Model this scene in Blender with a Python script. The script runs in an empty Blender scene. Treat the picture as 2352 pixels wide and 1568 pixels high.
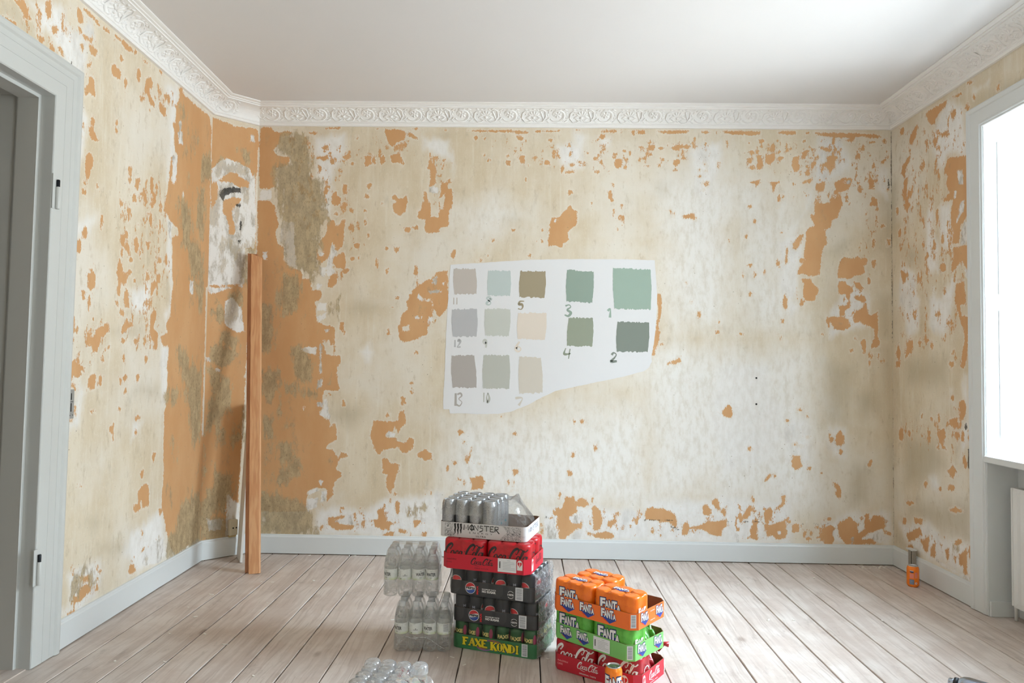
import bpy, bmesh, math, random
import numpy as np
from mathutils import Vector, Matrix
random.seed(7); RNG = np.random.default_rng(7)
SC = bpy.context.scene
C = SC.collection
PI = math.pi

# ---------------------------------------------------------------- camera
def build_camera():
    yaw, pitch, roll = -0.0207, 0.0369, 0.0134
    c, s = math.cos(yaw), math.sin(yaw)
    r = Vector((c, -s, 0)); fw = Vector((s, c, 0)); u = Vector((0, 0, 1))
    cp, sp = math.cos(pitch), math.sin(pitch)
    fw2 = fw*cp + u*sp; u2 = u*cp - fw*sp
    cr, sr = math.cos(roll), math.sin(roll)
    r3 = r*cr + u2*sr; u3 = u2*cr - r*sr
    cam = bpy.data.cameras.new('camera')
    cam.sensor_width = 36.0
    cam.lens = 1632.0/2352*36
    cam.clip_start = 0.05
    o = bpy.data.objects.new('camera', cam); C.objects.link(o)
    m = Matrix(((r3.x, u3.x, -fw2.x, 0), (r3.y, u3.y, -fw2.y, -4.5339), (r3.z, u3.z, -fw2.z, 1.1992), (0, 0, 0, 1)))
    o.matrix_world = m
    SC.camera = o
build_camera()

# ---------------------------------------------------------------- view, world, daylight
SC.view_settings.view_transform = 'Standard'
SC.view_settings.look = 'None'
SC.view_settings.gamma = 1.0
SC.view_settings.use_curve_mapping = False
SC.view_settings.exposure = 0.0
SC.cycles.use_denoising = True
SC.cycles.max_bounces = 10
SC.cycles.diffuse_bounces = 6
SC.cycles.transparent_max_bounces = 40
SC.cycles.sample_clamp_indirect = 6.0

def build_world():
    w = bpy.data.worlds.new('overcast_sky'); SC.world = w; w.use_nodes = True
    nt = w.node_tree; nt.nodes.clear()
    out = nt.nodes.new('ShaderNodeOutputWorld'); bg = nt.nodes.new('ShaderNodeBackground')
    tc = nt.nodes.new('ShaderNodeTexCoord'); sep = nt.nodes.new('ShaderNodeSeparateXYZ')
    ramp = nt.nodes.new('ShaderNodeValToRGB')
    # ground, the shaded facades across the street, then open overcast sky above the roofs
    cr = ramp.color_ramp
    cr.elements[0].position = 0.46; cr.elements[0].color = (0.28, 0.30, 0.32, 1)
    cr.elements[1].position = 0.50; cr.elements[1].color = (0.23, 0.25, 0.27, 1)
    for ps, cl in ((0.64, (0.25, 0.28, 0.31, 1)), (0.79, (0.68, 0.825, 1.0, 1)), (1.0, (0.735, 0.865, 1.02, 1))):
        q = cr.elements.new(ps); q.color = cl
    mp = nt.nodes.new('ShaderNodeMath'); mp.operation = 'MULTIPLY_ADD'; mp.inputs[1].default_value = 0.5; mp.inputs[2].default_value = 0.5
    nt.links.new(tc.outputs['Generated'], sep.inputs[0]); nt.links.new(sep.outputs['Z'], mp.inputs[0])
    nt.links.new(mp.outputs[0], ramp.inputs[0]); nt.links.new(ramp.outputs[0], bg.inputs[0])
    bg.inputs[1].default_value = 114.0
    nt.links.new(bg.outputs[0], out.inputs[0])
build_world()

XR, XL, XLL, YC = 2.3122, -1.7565, -1.970, -0.207
LWR = -0.0261                        # the left wall is a little out of square
ZC, ZCEIL, YF = 2.7486, 2.86, -5.6
BBH = 0.1232                         # baseboard height
WIN = [(-0.915, -2.08), (-4.25, -5.25)]  # openings in the right wall (y0, y1); second one unseen, added for front fill
WZ0, WZ1 = 0.79, 2.462
WDEPTH = 0.40
def lwx(y): return XLL + LWR*(y-YC)

def portal(y0, y1):
    l = bpy.data.lights.new('window_portal', 'AREA'); l.shape = 'RECTANGLE'
    l.size = abs(y1-y0); l.size_y = WZ1-WZ0
    l.cycles.is_portal = True
    o = bpy.data.objects.new('window_portal', l); C.objects.link(o)
    o.location = (XR+WDEPTH-0.02, (y0+y1)/2, (WZ0+WZ1)/2)
    o.rotation_euler = (0, PI/2, 0)      # local -Z looks to -X, into the room
    o.rotation_euler = Matrix(((0, 0, 1), (1, 0, 0), (0, 1, 0))).to_euler()
for a, b in WIN: portal(a, b)

# ---------------------------------------------------------------- node materials
def srgb(r, g, b):
    f = lambda v: (v/255/12.92 if v/255 <= 0.04045 else ((v/255+0.055)/1.055)**2.4)
    return (f(r), f(g), f(b), 1.0)
MATS = {}
def newmat(name):
    m = bpy.data.materials.new(name); m.use_nodes = True
    nt = m.node_tree; nt.nodes.clear()
    out = nt.nodes.new('ShaderNodeOutputMaterial')
    return m, nt, out
class NB:
    """small node-building helper"""
    def __init__(s, nt): s.nt = nt
    def n(s, t, **kw):
        nd = s.nt.nodes.new(t)
        for k, v in kw.items(): setattr(nd, k, v)
        return nd
    def link(s, a, b): s.nt.links.new(a, b)
    def val(s, sock, v):
        if hasattr(v, 'is_output'): s.link(v, sock)
        else: sock.default_value = v
    def math(s, op, a, b=0.0, c=None, clamp=False):
        nd = s.n('ShaderNodeMath', operation=op, use_clamp=clamp)
        s.val(nd.inputs[0], a); s.val(nd.inputs[1], b)
        if c is not None: s.val(nd.inputs[2], c)
        return nd.outputs[0]
    def mix(s, fac, a, b):
        nd = s.n('ShaderNodeMix', data_type='RGBA')
        s.val(nd.inputs[0], fac); s.val(nd.inputs[6], a); s.val(nd.inputs[7], b)
        return nd.outputs[2]
    def smooth(s, v, lo, hi, olo=0.0, ohi=1.0):
        nd = s.n('ShaderNodeMapRange', interpolation_type='SMOOTHSTEP')
        s.val(nd.inputs[0], v); s.val(nd.inputs[1], lo); s.val(nd.inputs[2], hi); s.val(nd.inputs[3], olo); s.val(nd.inputs[4], ohi)
        return nd.outputs[0]
    def noise(s, vec, scale, detail=4, rough=0.55, dist=0.0, lac=2.0):
        nd = s.n('ShaderNodeTexNoise')
        s.link(vec, nd.inputs['Vector']); nd.inputs['Scale'].default_value = scale
        nd.inputs['Detail'].default_value = detail; nd.inputs['Roughness'].default_value = rough
        nd.inputs['Distortion'].default_value = dist; nd.inputs['Lacunarity'].default_value = lac
        return nd.outputs[0]
    def mapping(s, vec, scale=(1, 1, 1), loc=(0, 0, 0), rot=(0, 0, 0)):
        nd = s.n('ShaderNodeMapping'); s.link(vec, nd.inputs[0])
        nd.inputs['Scale'].default_value = scale; nd.inputs['Location'].default_value = loc; nd.inputs['Rotation'].default_value = rot
        return nd.outputs[0]
    def bump(s, h, strength=0.3, dist=0.002):
        nd = s.n('ShaderNodeBump'); s.link(h, nd.inputs['Height'])
        nd.inputs['Strength'].default_value = strength; nd.inputs['Distance'].default_value = dist
        return nd.outputs[0]

def simple(name, col, rough=0.5, metal=0.0, spec=0.5, var=0.0, scale=30.0, bump=0.0, coat=0.0):
    """a painted / printed / moulded surface with faint procedural mottling"""
    if name in MATS: return MATS[name]
    m, nt, out = newmat(name); b = NB(nt)
    p = b.n('ShaderNodeBsdfPrincipled')
    tc = b.n('ShaderNodeTexCoord')
    nz = b.noise(tc.outputs['Object'], scale, 4, 0.6)
    k = b.math('MULTIPLY_ADD', b.math('SUBTRACT', nz, 0.5), var*2, 1.0)
    mx = b.n('ShaderNodeMix', data_type='RGBA', blend_type='MULTIPLY')
    mx.inputs[0].default_value = 1.0; mx.inputs[6].default_value = col
    cmb = b.n('ShaderNodeCombineColor'); 
    for i in range(3): b.link(k, cmb.inputs[i])
    b.link(cmb.outputs[0], mx.inputs[7])
    b.link(mx.outputs[2], p.inputs['Base Color'])
    p.inputs['Roughness'].default_value = rough; p.inputs['Metallic'].default_value = metal
    p.inputs['Specular IOR Level'].default_value = spec
    if coat: p.inputs['Coat Weight'].default_value = coat; p.inputs['Coat Roughness'].default_value = 0.12
    if bump:
        b.link(b.bump(nz, bump, 0.002), p.inputs['Normal'])
    b.link(p.outputs[0], out.inputs[0]); MATS[name] = m
    return m

def film_mat(name, tint=(0.93, 0.94, 0.95, 1), white=0.10, gloss=0.10, rough=0.12, wr=60.0, wrs=0.5):
    """thin clear plastic: see-through, with reflections and a little milky scatter"""
    if name in MATS: return MATS[name]
    m, nt, out = newmat(name); b = NB(nt)
    tr = b.n('ShaderNodeBsdfTransparent'); tr.inputs[0].default_value = tint
    gl = b.n('ShaderNodeBsdfGlossy'); gl.inputs['Roughness'].default_value = rough; gl.inputs[0].default_value = (1, 1, 1, 1)
    df = b.n('ShaderNodeBsdfDiffuse'); df.inputs[0].default_value = (0.85, 0.86, 0.87, 1)
    tl = b.n('ShaderNodeBsdfTranslucent'); tl.inputs[0].default_value = (0.85, 0.86, 0.87, 1)
    tc = b.n('ShaderNodeTexCoord')
    nz = b.noise(tc.outputs['Object'], wr, 3, 0.6, 1.5)
    bm = b.bump(nz, wrs, 0.004)
    b.link(bm, gl.inputs['Normal'])
    add = b.n('ShaderNodeMixShader'); add.inputs[0].default_value = 0.72
    b.link(df.outputs[0], add.inputs[1]); b.link(tl.outputs[0], add.inputs[2])
    m1 = b.n('ShaderNodeMixShader')
    crease = b.math('MULTIPLY', b.smooth(nz, 0.50, 0.72), white*1.6)
    b.link(b.math('ADD', crease, white*0.6), m1.inputs[0])
    b.link(tr.outputs[0], m1.inputs[1]); b.link(add.outputs[0], m1.inputs[2])
    lw = b.n('ShaderNodeLayerWeight'); lw.inputs[0].default_value = 0.25
    fac = b.math('MULTIPLY_ADD', lw.outputs['Fresnel'], 0.55, gloss)
    m2 = b.n('ShaderNodeMixShader'); b.link(fac, m2.inputs[0])
    b.link(m1.outputs[0], m2.inputs[1]); b.link(gl.outputs[0], m2.inputs[2])
    b.link(m2.outputs[0], out.inputs[0]); MATS[name] = m
    return m

def wall_mat():
    """old plaster: cream distemper over tan lining, white filler, olive grime; layers come from traced fields"""
    m, nt, out = newmat('stripped_wall_plaster'); b = NB(nt)
    p = b.n('ShaderNodeBsdfPrincipled'); p.inputs['Roughness'].default_value = 0.85
    p.inputs['Specular IOR Level'].default_value = 0.2
    tc = b.n('ShaderNodeTexCoord'); P = tc.outputs['Object']
    Pv = b.mapping(P, (1, 1, 0.42))
    a1 = b.n('ShaderNodeAttribute', attribute_name='layer_a'); a2 = b.n('ShaderNodeAttribute', attribute_name='layer_b')
    sp = b.n('ShaderNodeSeparateColor'); b.link(a1.outputs['Color'], sp.inputs[0])
    a3 = b.n('ShaderNodeAttribute', attribute_name='layer_c'); sr = b.n('ShaderNodeSeparateColor'); b.link(a3.outputs['Color'], sr.inputs[0])
    sq = b.n('ShaderNodeSeparateColor'); b.link(a2.outputs['Color'], sq.inputs[0])
    dec = lambda x: b.math('MULTIPLY_ADD', x, 2.0, -1.0)
    fO, fW, fV = [dec(x) for x in sp.outputs[:3]]
    fP = dec(a1.outputs['Alpha']); fQ = dec(a2.outputs['Alpha'])
    fT, fK, fS = [dec(x) for x in sq.outputs[:3]]
    big = b.noise(P, 1.1, 5, 0.6); mid = b.noise(Pv, 5.0, 6, 0.65); fine = b.noise(Pv, 27.0, 7, 0.70); vfine = b.noise(Pv, 140.0, 4, 0.7)
    streak = b.noise(b.mapping(P, (1, 1, 0.06)), 40.0, 4, 0.6)
    cloth = b.noise(b.mapping(P, (0.10, 0.10, 1)), 170.0, 3, 0.6)
    c = lambda v: b.math('SUBTRACT', v, 0.5)
    # base cream, yellower and whiter clouds
    ba = b.mix(b.smooth(mid, 0.33, 0.68), srgb(209, 193, 166), srgb(221, 209, 188))
    ba = b.mix(b.smooth(big, 0.42, 0.66, 0, 0.75), ba, srgb(228, 223, 214))
    ba = b.mix(b.smooth(b.noise(Pv, 9.0, 7, 0.72), 0.56, 0.78, 0, 0.50), ba, srgb(172, 160, 136))
    ba = b.mix(b.smooth(streak, 0.52, 0.75, 0, 0.35), ba, srgb(233, 228, 217))
    ba = b.mix(b.smooth(fine, 0.54, 0.72, 0, 0.6), ba, srgb(186, 170, 144))
    ba = b.mix(b.smooth(vfine, 0.54, 0.70, 0, 0.45), ba, srgb(232, 225, 212))
    st = b.smooth(b.math('ADD', fS, b.math('MULTIPLY', b.math('ADD', c(mid), b.math('MULTIPLY', c(streak), 0.8)), 1.2)), -0.5, 0.9)
    ba = b.mix(b.math('MULTIPLY', st, 0.55), ba, srgb(176, 163, 136))
    hw = b.smooth(b.math('ADD', dec(sr.outputs[0]), b.math('MULTIPLY', b.math('ADD', c(mid), c(big)), 1.3)), -0.7, 0.9)
    ba = b.mix(b.math("MULTIPLY", hw, 0.92), ba, b.mix(b.smooth(fine, 0.42, 0.66), srgb(235, 233, 229), srgb(221, 216, 207)))
    # white filler, feathered
    w = b.smooth(b.math('ADD', fW, b.math('MULTIPLY', b.math('ADD', c(mid), b.math('MULTIPLY', c(fine), 0.7)), 1.0)), -0.22, 0.34)
    wc = b.mix(b.smooth(fine, 0.35, 0.7), srgb(236, 234, 231), srgb(224, 220, 214))
    wc = b.mix(b.smooth(mid, 0.58, 0.72, 0, 0.5), wc, srgb(190, 186, 180))
    col = b.mix(b.math('MULTIPLY', w, 0.97), ba, wc)
    # tan lining showing in torn patches, white torn rim round them
    e = b.math('ADD', fO, b.math('MULTIPLY', b.math('ADD', c(fine), b.math('MULTIPLY', c(vfine), 0.8)), 1.15))
    rim = b.smooth(b.math('ADD', e, b.math('MULTIPLY', c(mid), 0.5)), -0.30, -0.05, 0, 0.62)
    col = b.mix(rim, col, srgb(226, 217, 203))
    o = b.smooth(e, -0.012, 0.02)
    spk = b.math('MULTIPLY', b.smooth(vfine, 0.635, 0.65), b.smooth(b.math('ADD', fO, b.math('MULTIPLY', c(mid), 1.6)), -0.95, -0.35))
    flk = b.noise(b.mapping(P, (1, 1, 0.55), (3.1, 1.7, 0.4)), 17.0, 8, 0.74)
    fl = b.smooth(b.math('SUBTRACT', flk, b.smooth(fQ, -0.9, 0.9, 0.80, 0.555)), 0.0, 0.012)
    o = b.math('MAXIMUM', b.math('MAXIMUM', o, spk), fl)
    wfl = b.smooth(b.noise(b.mapping(P, (1, 1, 0.6), (7.3, 0.2, 2.9)), 21.0, 8, 0.75), b.smooth(fQ, -0.9, 0.9, 0.74, 0.60), 0.80, 0, 0.85)
    col = b.mix(wfl, col, srgb(232, 228, 222))
    oc = b.mix(b.smooth(mid, 0.35, 0.7), srgb(201, 154, 108), srgb(207, 164, 120))
    oc = b.mix(b.smooth(vfine, 0.64, 0.76, 0, 0.35), oc, srgb(222, 194, 160))
    col = b.mix(o, col, oc)
    # olive grime and old size
    v = b.smooth(b.math('ADD', fV, b.math('MULTIPLY', b.math('ADD', b.math('ADD', c(mid), c(fine)), b.math('MULTIPLY', c(streak), 0.35)), 2.4)), -0.22, 0.16)
    vc = b.mix(b.smooth(fine, 0.36, 0.66), srgb(154, 137, 107), srgb(188, 168, 133))
    vc = b.mix(b.smooth(vfine, 0.53, 0.66, 0, 0.75), vc, srgb(106, 94, 73))
    col = b.mix(b.math('MULTIPLY', v, 0.86), col, vc)
    deep = b.math('MULTIPLY', b.smooth(fO, 0.75, 1.0), b.smooth(b.noise(b.mapping(P, (1, 1, 0.5), (5.0, 0, 1.0)), 7.0, 8, 0.74), 0.535, 0.66, 0, 0.85))
    col = b.mix(deep, col, vc)
    # bare white plaster flakes on top
    te = b.math('ADD', fT, b.math('MULTIPLY', b.math('ADD', c(fine), b.math('MULTIPLY', c(vfine), 0.7)), 1.35))
    t = b.smooth(te, -0.02, 0.06)
    tcx = b.mix(b.smooth(b.noise(Pv, 11.0, 7, 0.72), 0.47, 0.62), srgb(230, 227, 223), srgb(180, 172, 159))
    tcx = b.mix(b.smooth(vfine, 0.60, 0.74, 0, 0.55), tcx, srgb(146, 136, 118))
    col = b.mix(t, col, tcx)
    col = b.mix(b.math('MULTIPLY', b.math('MULTIPLY', v, t), 0.55), col, vc)
    pe = b.smooth(b.math('ADD', fP, b.math('MULTIPLY', b.math('ADD', c(fine), c(vfine)), 0.9)), -0.02, 0.03)
    col = b.mix(pe, col, oc)
    # charcoal and damp marks
    ke = b.math('ADD', fK, b.math('MULTIPLY', b.math('ADD', c(fine), c(vfine)), 1.2))
    k = b.smooth(ke, -0.05, 0.16)
    col = b.mix(b.math('MULTIPLY', k, 0.9), col, b.mix(b.smooth(fine, 0.45, 0.66), srgb(38, 36, 35), srgb(110, 100, 84)))
    # horizontal scrape marks and pin-holes everywhere
    col = b.mix(b.smooth(cloth, 0.60, 0.78, 0, 0.22), col, srgb(170, 156, 130))
    vor = b.n('ShaderNodeTexVoronoi'); b.link(P, vor.inputs['Vector']); vor.inputs['Scale'].default_value = 26.0
    pin = b.math('MULTIPLY', b.smooth(vor.outputs['Distance'], 0.045, 0.10, 1, 0), b.smooth(mid, 0.52, 0.60))
    col = b.mix(b.math('MULTIPLY', pin, 0.7), col, srgb(120, 104, 78))
    b.link(col, p.inputs['Base Color'])
    h = b.math('ADD', b.math('MULTIPLY', o, -0.55), b.math('MULTIPLY', fine, 0.35))
    h = b.math('ADD', h, b.math('MULTIPLY', t, 0.35)); h = b.math('ADD', h, b.math('MULTIPLY', cloth, 0.10)); h = b.math('ADD', h, b.math('MULTIPLY', k, -0.6))
    b.link(b.bump(h, 0.55, 0.0022), p.inputs['Normal'])
    b.link(p.outputs[0], out.inputs[0])
    return m

def plank_mat():
    """lye-washed pine boards, grain along the length, each board its own tone"""
    m, nt, out = newmat('bleached_floorboard'); b = NB(nt)
    p = b.n('ShaderNodeBsdfPrincipled')
    tc = b.n('ShaderNodeTexCoord'); oi = b.n('ShaderNodeObjectInfo')
    off = b.n('ShaderNodeCombineXYZ'); b.link(b.math('MULTIPLY', oi.outputs['Random'], 37.0), off.inputs[1]); b.link(b.math('MULTIPLY', oi.outputs['Random'], 11.0), off.inputs[2])
    ad = b.n('ShaderNodeVectorMath', operation='ADD'); b.link(tc.outputs['Object'], ad.inputs[0]); b.link(off.outputs[0], ad.inputs[1])
    P = ad.outputs[0]
    warp = b.noise(b.mapping(P, (2.2, 0.7, 1)), 2.0, 3, 0.5)
    gx = b.n('ShaderNodeVectorMath', operation='ADD'); b.link(P, gx.inputs[0])
    cm = b.n('ShaderNodeCombineXYZ'); b.link(b.math('MULTIPLY', warp, 0.11), cm.inputs[0]); b.link(cm.outputs[0], gx.inputs[1])
    grain = b.noise(b.mapping(gx.outputs[0], (1, 0.035, 1)), 95.0, 4, 0.6)
    rings = b.noise(b.mapping(gx.outputs[0], (1, 0.06, 1)), 34.0, 2, 0.5, 0.3)
    mot = b.noise(P, 5.0, 5, 0.62); fine = b.noise(P, 60.0, 4, 0.7)
    col = b.mix(b.smooth(mot, 0.34, 0.66), srgb(196, 180, 169), srgb(211, 199, 190))
    col = b.mix(b.smooth(rings, 0.46, 0.60, 0, 0.42), col, srgb(178, 160, 149))
    col = b.mix(b.smooth(grain, 0.50, 0.68, 0, 0.50), col, srgb(162, 145, 134))
    col = b.mix(b.smooth(b.noise(b.mapping(P, (1, 0.4, 1)), 10.0, 7, 0.74), 0.56, 0.70, 0, 0.50), col, srgb(150, 133, 123))
    col = b.mix(b.smooth(fine, 0.56, 0.72, 0, 0.22), col, srgb(220, 210, 201))
    col = b.mix(b.smooth(b.noise(P, 2.6, 5, 0.65), 0.52, 0.68, 0, 0.22), col, srgb(222, 214, 207))
    knot = b.n('ShaderNodeTexVoronoi'); b.link(b.mapping(P, (1.0, 0.55, 1)), knot.inputs['Vector']); knot.inputs['Scale'].default_value = 3.1
    col = b.mix(b.smooth(knot.outputs['Distance'], 0.03, 0.085, 0.55, 0), col, srgb(112, 88, 72))
    tone = b.math('MULTIPLY_ADD', oi.outputs['Random'], 0.10, 0.93)
    mx = b.n('ShaderNodeMix', data_type='RGBA', blend_type='MULTIPLY'); mx.inputs[0].default_value = 1
    cc = b.n('ShaderNodeCombineColor')
    for i in range(3): b.link(tone, cc.inputs[i])
    b.link(col, mx.inputs[6]); b.link(cc.outputs[0], mx.inputs[7])
    b.link(mx.outputs[2], p.inputs['Base Color'])
    b.link(b.math('MULTIPLY_ADD', mot, 0.25, 0.36), p.inputs['Roughness'])
    p.inputs['Specular IOR Level'].default_value = 0.42
    b.link(b.bump(b.math('ADD', grain, b.math('MULTIPLY', fine, 0.5)), 0.35, 0.0012), p.inputs['Normal'])
    b.link(p.outputs[0], out.inputs[0])
    return m

def timber_mat(name, c1, c2, c3):
    m, nt, out = newmat(name); b = NB(nt)
    p = b.n('ShaderNodeBsdfPrincipled'); tc = b.n('ShaderNodeTexCoord'); P = tc.outputs['Object']
    warp = b.noise(b.mapping(P, (1, 1, 0.35)), 5.0, 3, 0.5)
    cm = b.n('ShaderNodeCombineXYZ'); b.link(b.math('MULTIPLY', warp, 0.09), cm.inputs[0])
    gx = b.n('ShaderNodeVectorMath', operation='ADD'); b.link(P, gx.inputs[0]); b.link(cm.outputs[0], gx.inputs[1])
    g = b.noise(b.mapping(gx.outputs[0], (1, 1, 0.05)), 130.0, 3, 0.6)
    r = b.noise(b.mapping(gx.outputs[0], (1, 1, 0.10)), 55.0, 2, 0.5)
    col = b.mix(b.smooth(r, 0.40, 0.60), c1, c2)
    col = b.mix(b.smooth(g, 0.55, 0.72, 0, 0.6), col, c3)
    kn = b.n('ShaderNodeTexVoronoi'); b.link(b.mapping(P, (1, 1, 0.30)), kn.inputs['Vector']); kn.inputs['Scale'].default_value = 6.0
    col = b.mix(b.smooth(kn.outputs['Distance'], 0.03, 0.075, 0.7, 0), col, srgb(70, 38, 22))
    b.link(col, p.inputs['Base Color']); p.inputs['Roughness'].default_value = 0.5
    b.link(b.bump(g, 0.2, 0.001), p.inputs['Normal'])
    b.link(p.outputs[0], out.inputs[0]); MATS[name] = m
    return m

def floral_mat():
    """white printed card with grey scroll line-art"""
    m, nt, out = newmat('white_card_grey_scrollwork'); b = NB(nt)
    p = b.n('ShaderNodeBsdfPrincipled'); p.inputs['Roughness'].default_value = 0.5
    tc = b.n('ShaderNodeTexCoord'); P = tc.outputs['Object']
    w = b.noise(P, 30.0, 3, 0.5, 2.5)
    ln = b.math('FRACT', b.math('MULTIPLY', w, 9.0))
    ln = b.smooth(b.math('ABSOLUTE', b.math('SUBTRACT', ln, 0.5)), 0.10, 0.30)
    col = b.mix(ln, srgb(96, 96, 98), srgb(205, 204, 203))
    b.link(col, p.inputs['Base Color']); b.link(p.outputs[0], out.inputs[0]); MATS['floral'] = m
    return m

def glass_mat():
    m, nt, out = newmat('window_glass'); b = NB(nt)
    tr = b.n('ShaderNodeBsdfTransparent'); tr.inputs[0].default_value = (0.96, 0.98, 0.97, 1)
    gl = b.n('ShaderNodeBsdfGlossy'); gl.inputs['Roughness'].default_value = 0.02
    lw = b.n('ShaderNodeLayerWeight'); lw.inputs[0].default_value = 0.3
    mx = b.n('ShaderNodeMixShader'); b.link(b.math('MULTIPLY', lw.outputs['Fresnel'], 0.6), mx.inputs[0])
    b.link(tr.outputs[0], mx.inputs[1]); b.link(gl.outputs[0], mx.inputs[2]); b.link(mx.outputs[0], out.inputs[0])
    return m

def label_mat():
    """bottle label: white paper fading to lime at the foot"""
    m, nt, out = newmat('white_lime_label'); b = NB(nt)
    p = b.n('ShaderNodeBsdfPrincipled'); p.inputs['Roughness'].default_value = 0.45
    tc = b.n('ShaderNodeTexCoord'); P = tc.outputs['Object']
    s = b.n('ShaderNodeSeparateXYZ'); b.link(P, s.inputs[0])
    g = b.smooth(s.outputs[2], 0.068, 0.086, 0.7, 0)
    side = b.smooth(b.noise(P, 30.0, 2, 0.5), 0.40, 0.58)
    col = b.mix(b.math('MULTIPLY', g, side), srgb(236, 238, 234), srgb(196, 212, 130))
    b.link(col, p.inputs['Base Color']); b.link(p.outputs[0], out.inputs[0])
    return m

# ---------------------------------------------------------------- object helpers
def tag(o, label=None, cat=None, group=None, kind=None):
    if label: o['label'] = label
    if cat: o['category'] = cat
    if group: o['group'] = group
    if kind: o['kind'] = kind
    return o
def empty(name, loc=(0, 0, 0), rz=0.0):
    o = bpy.data.objects.new(name, None); C.objects.link(o); o.location = loc; o.rotation_euler = (0, 0, rz)
    o.empty_display_size = 0.05
    return o
def mesh_obj(name, me, parent=None):
    o = bpy.data.objects.new(name, me); C.objects.link(o)
    if parent: o.parent = parent
    return o
class MB:
    def __init__(s): s.v = []; s.f = []; s.m = []; s.sm = []
    def add(s, verts, faces, mi=0, smooth=False):
        k = len(s.v); s.v += [tuple(q) for q in verts]
        for f in faces: s.f.append(tuple(i+k for i in f)); s.m.append(mi); s.sm.append(smooth)
        return s
    def box(s, x0, x1, y0, y1, z0, z1, mi=0, M=None):
        v = [(x, y, z) for z in (z0, z1) for y in (y0, y1) for x in (x0, x1)]
        if M is not None: v = [tuple(M @ Vector(q)) for q in v]
        return s.add(v, [(0, 2, 3, 1), (4, 5, 7, 6), (0, 1, 5, 4), (2, 6, 7, 3), (0, 4, 6, 2), (1, 3, 7, 5)], mi)
    def lathe(s, prof, n=24, mi=0, cx=0, cy=0, smooth=True, mis=None):
        k = len(prof); vs = []; fs = []
        for r, z in prof:
            for j in range(n):
                a = 2*PI*j/n; vs.append((cx+r*math.cos(a), cy+r*math.sin(a), z))
        for i in range(k-1):
            for j in range(n):
                j2 = (j+1) % n
                fs.append((i*n+j, i*n+j2, (i+1)*n+j2, (i+1)*n+j))
        k0 = len(s.v); s.v += vs
        for q, f in enumerate(fs):
            s.f.append(tuple(i+k0 for i in f)); s.m.append(mi if mis is None else mis[q//n]); s.sm.append(smooth)
        return s
    def disc(s, r, z, n=24, mi=0, up=True, cx=0, cy=0):
        vs = [(cx+r*math.cos(2*PI*j/n), cy+r*math.sin(2*PI*j/n), z) for j in range(n)]
        return s.add(vs, [tuple(range(n)) if up else tuple(range(n-1, -1, -1))], mi)
    def prism(s, pts, z0, z1, mi=0):
        n = len(pts)
        vs = [(x, y, z0) for x, y in pts]+[(x, y, z1) for x, y in pts]
        fs = [tuple(range(n-1, -1, -1)), tuple(range(n, 2*n))]+[(i, (i+1) % n, n+(i+1) % n, n+i) for i in range(n)]
        return s.add(vs, fs, mi)
    def tube(s, pts, r, n=8, mi=0, taper=None, caps=True):
        pts = [Vector(p) for p in pts]; m = len(pts); vs = []
        up = Vector((0.13, 0.21, 0.97))
        for i, p in enumerate(pts):
            t = (pts[min(i+1, m-1)]-pts[max(i-1, 0)]).normalized()
            a = t.cross(up)
            if a.length < 1e-4: a = t.cross(Vector((1, 0, 0)))
            a.normalize(); c = t.cross(a)
            rr = r*(taper[i] if taper else 1)
            for j in range(n):
                th = 2*PI*j/n; vs.append(p+a*rr*math.cos(th)+c*rr*math.sin(th))
        fs = [(i*n+j, i*n+(j+1) % n, (i+1)*n+(j+1) % n, (i+1)*n+j) for i in range(m-1) for j in range(n)]
        if caps: fs += [tuple(range(n-1, -1, -1)), tuple(range((m-1)*n, m*n))]
        return s.add(vs, fs, mi, True)
    def mesh(s, name, mats):
        me = bpy.data.meshes.new(name); me.from_pydata(s.v, [], s.f)
        for m in (mats if isinstance(mats, (list, tuple)) else [mats]): me.materials.append(m)
        me.polygons.foreach_set('material_index', s.m)
        me.polygons.foreach_set('use_smooth', s.sm)
        me.update()
        return me
    def obj(s, name, mats, parent=None):
        return mesh_obj(name, s.mesh(name, mats), parent)
def fixnormals(me):
    bm = bmesh.new(); bm.from_mesh(me); bmesh.ops.recalc_face_normals(bm, faces=bm.faces); bm.to_mesh(me); bm.free()
def copy_tree(o, parent=None):
    c = o.copy(); C.objects.link(c)
    if parent: c.parent = parent
    for ch in list(o.children): copy_tree(ch, c)
    return c
def bevel(me, w, seg=2):
    bm = bmesh.new(); bm.from_mesh(me)
    bmesh.ops.bevel(bm, geom=list(bm.edges), offset=w, segments=seg, affect='EDGES', profile=0.5)
    bm.to_mesh(me); bm.free(); return me
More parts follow.
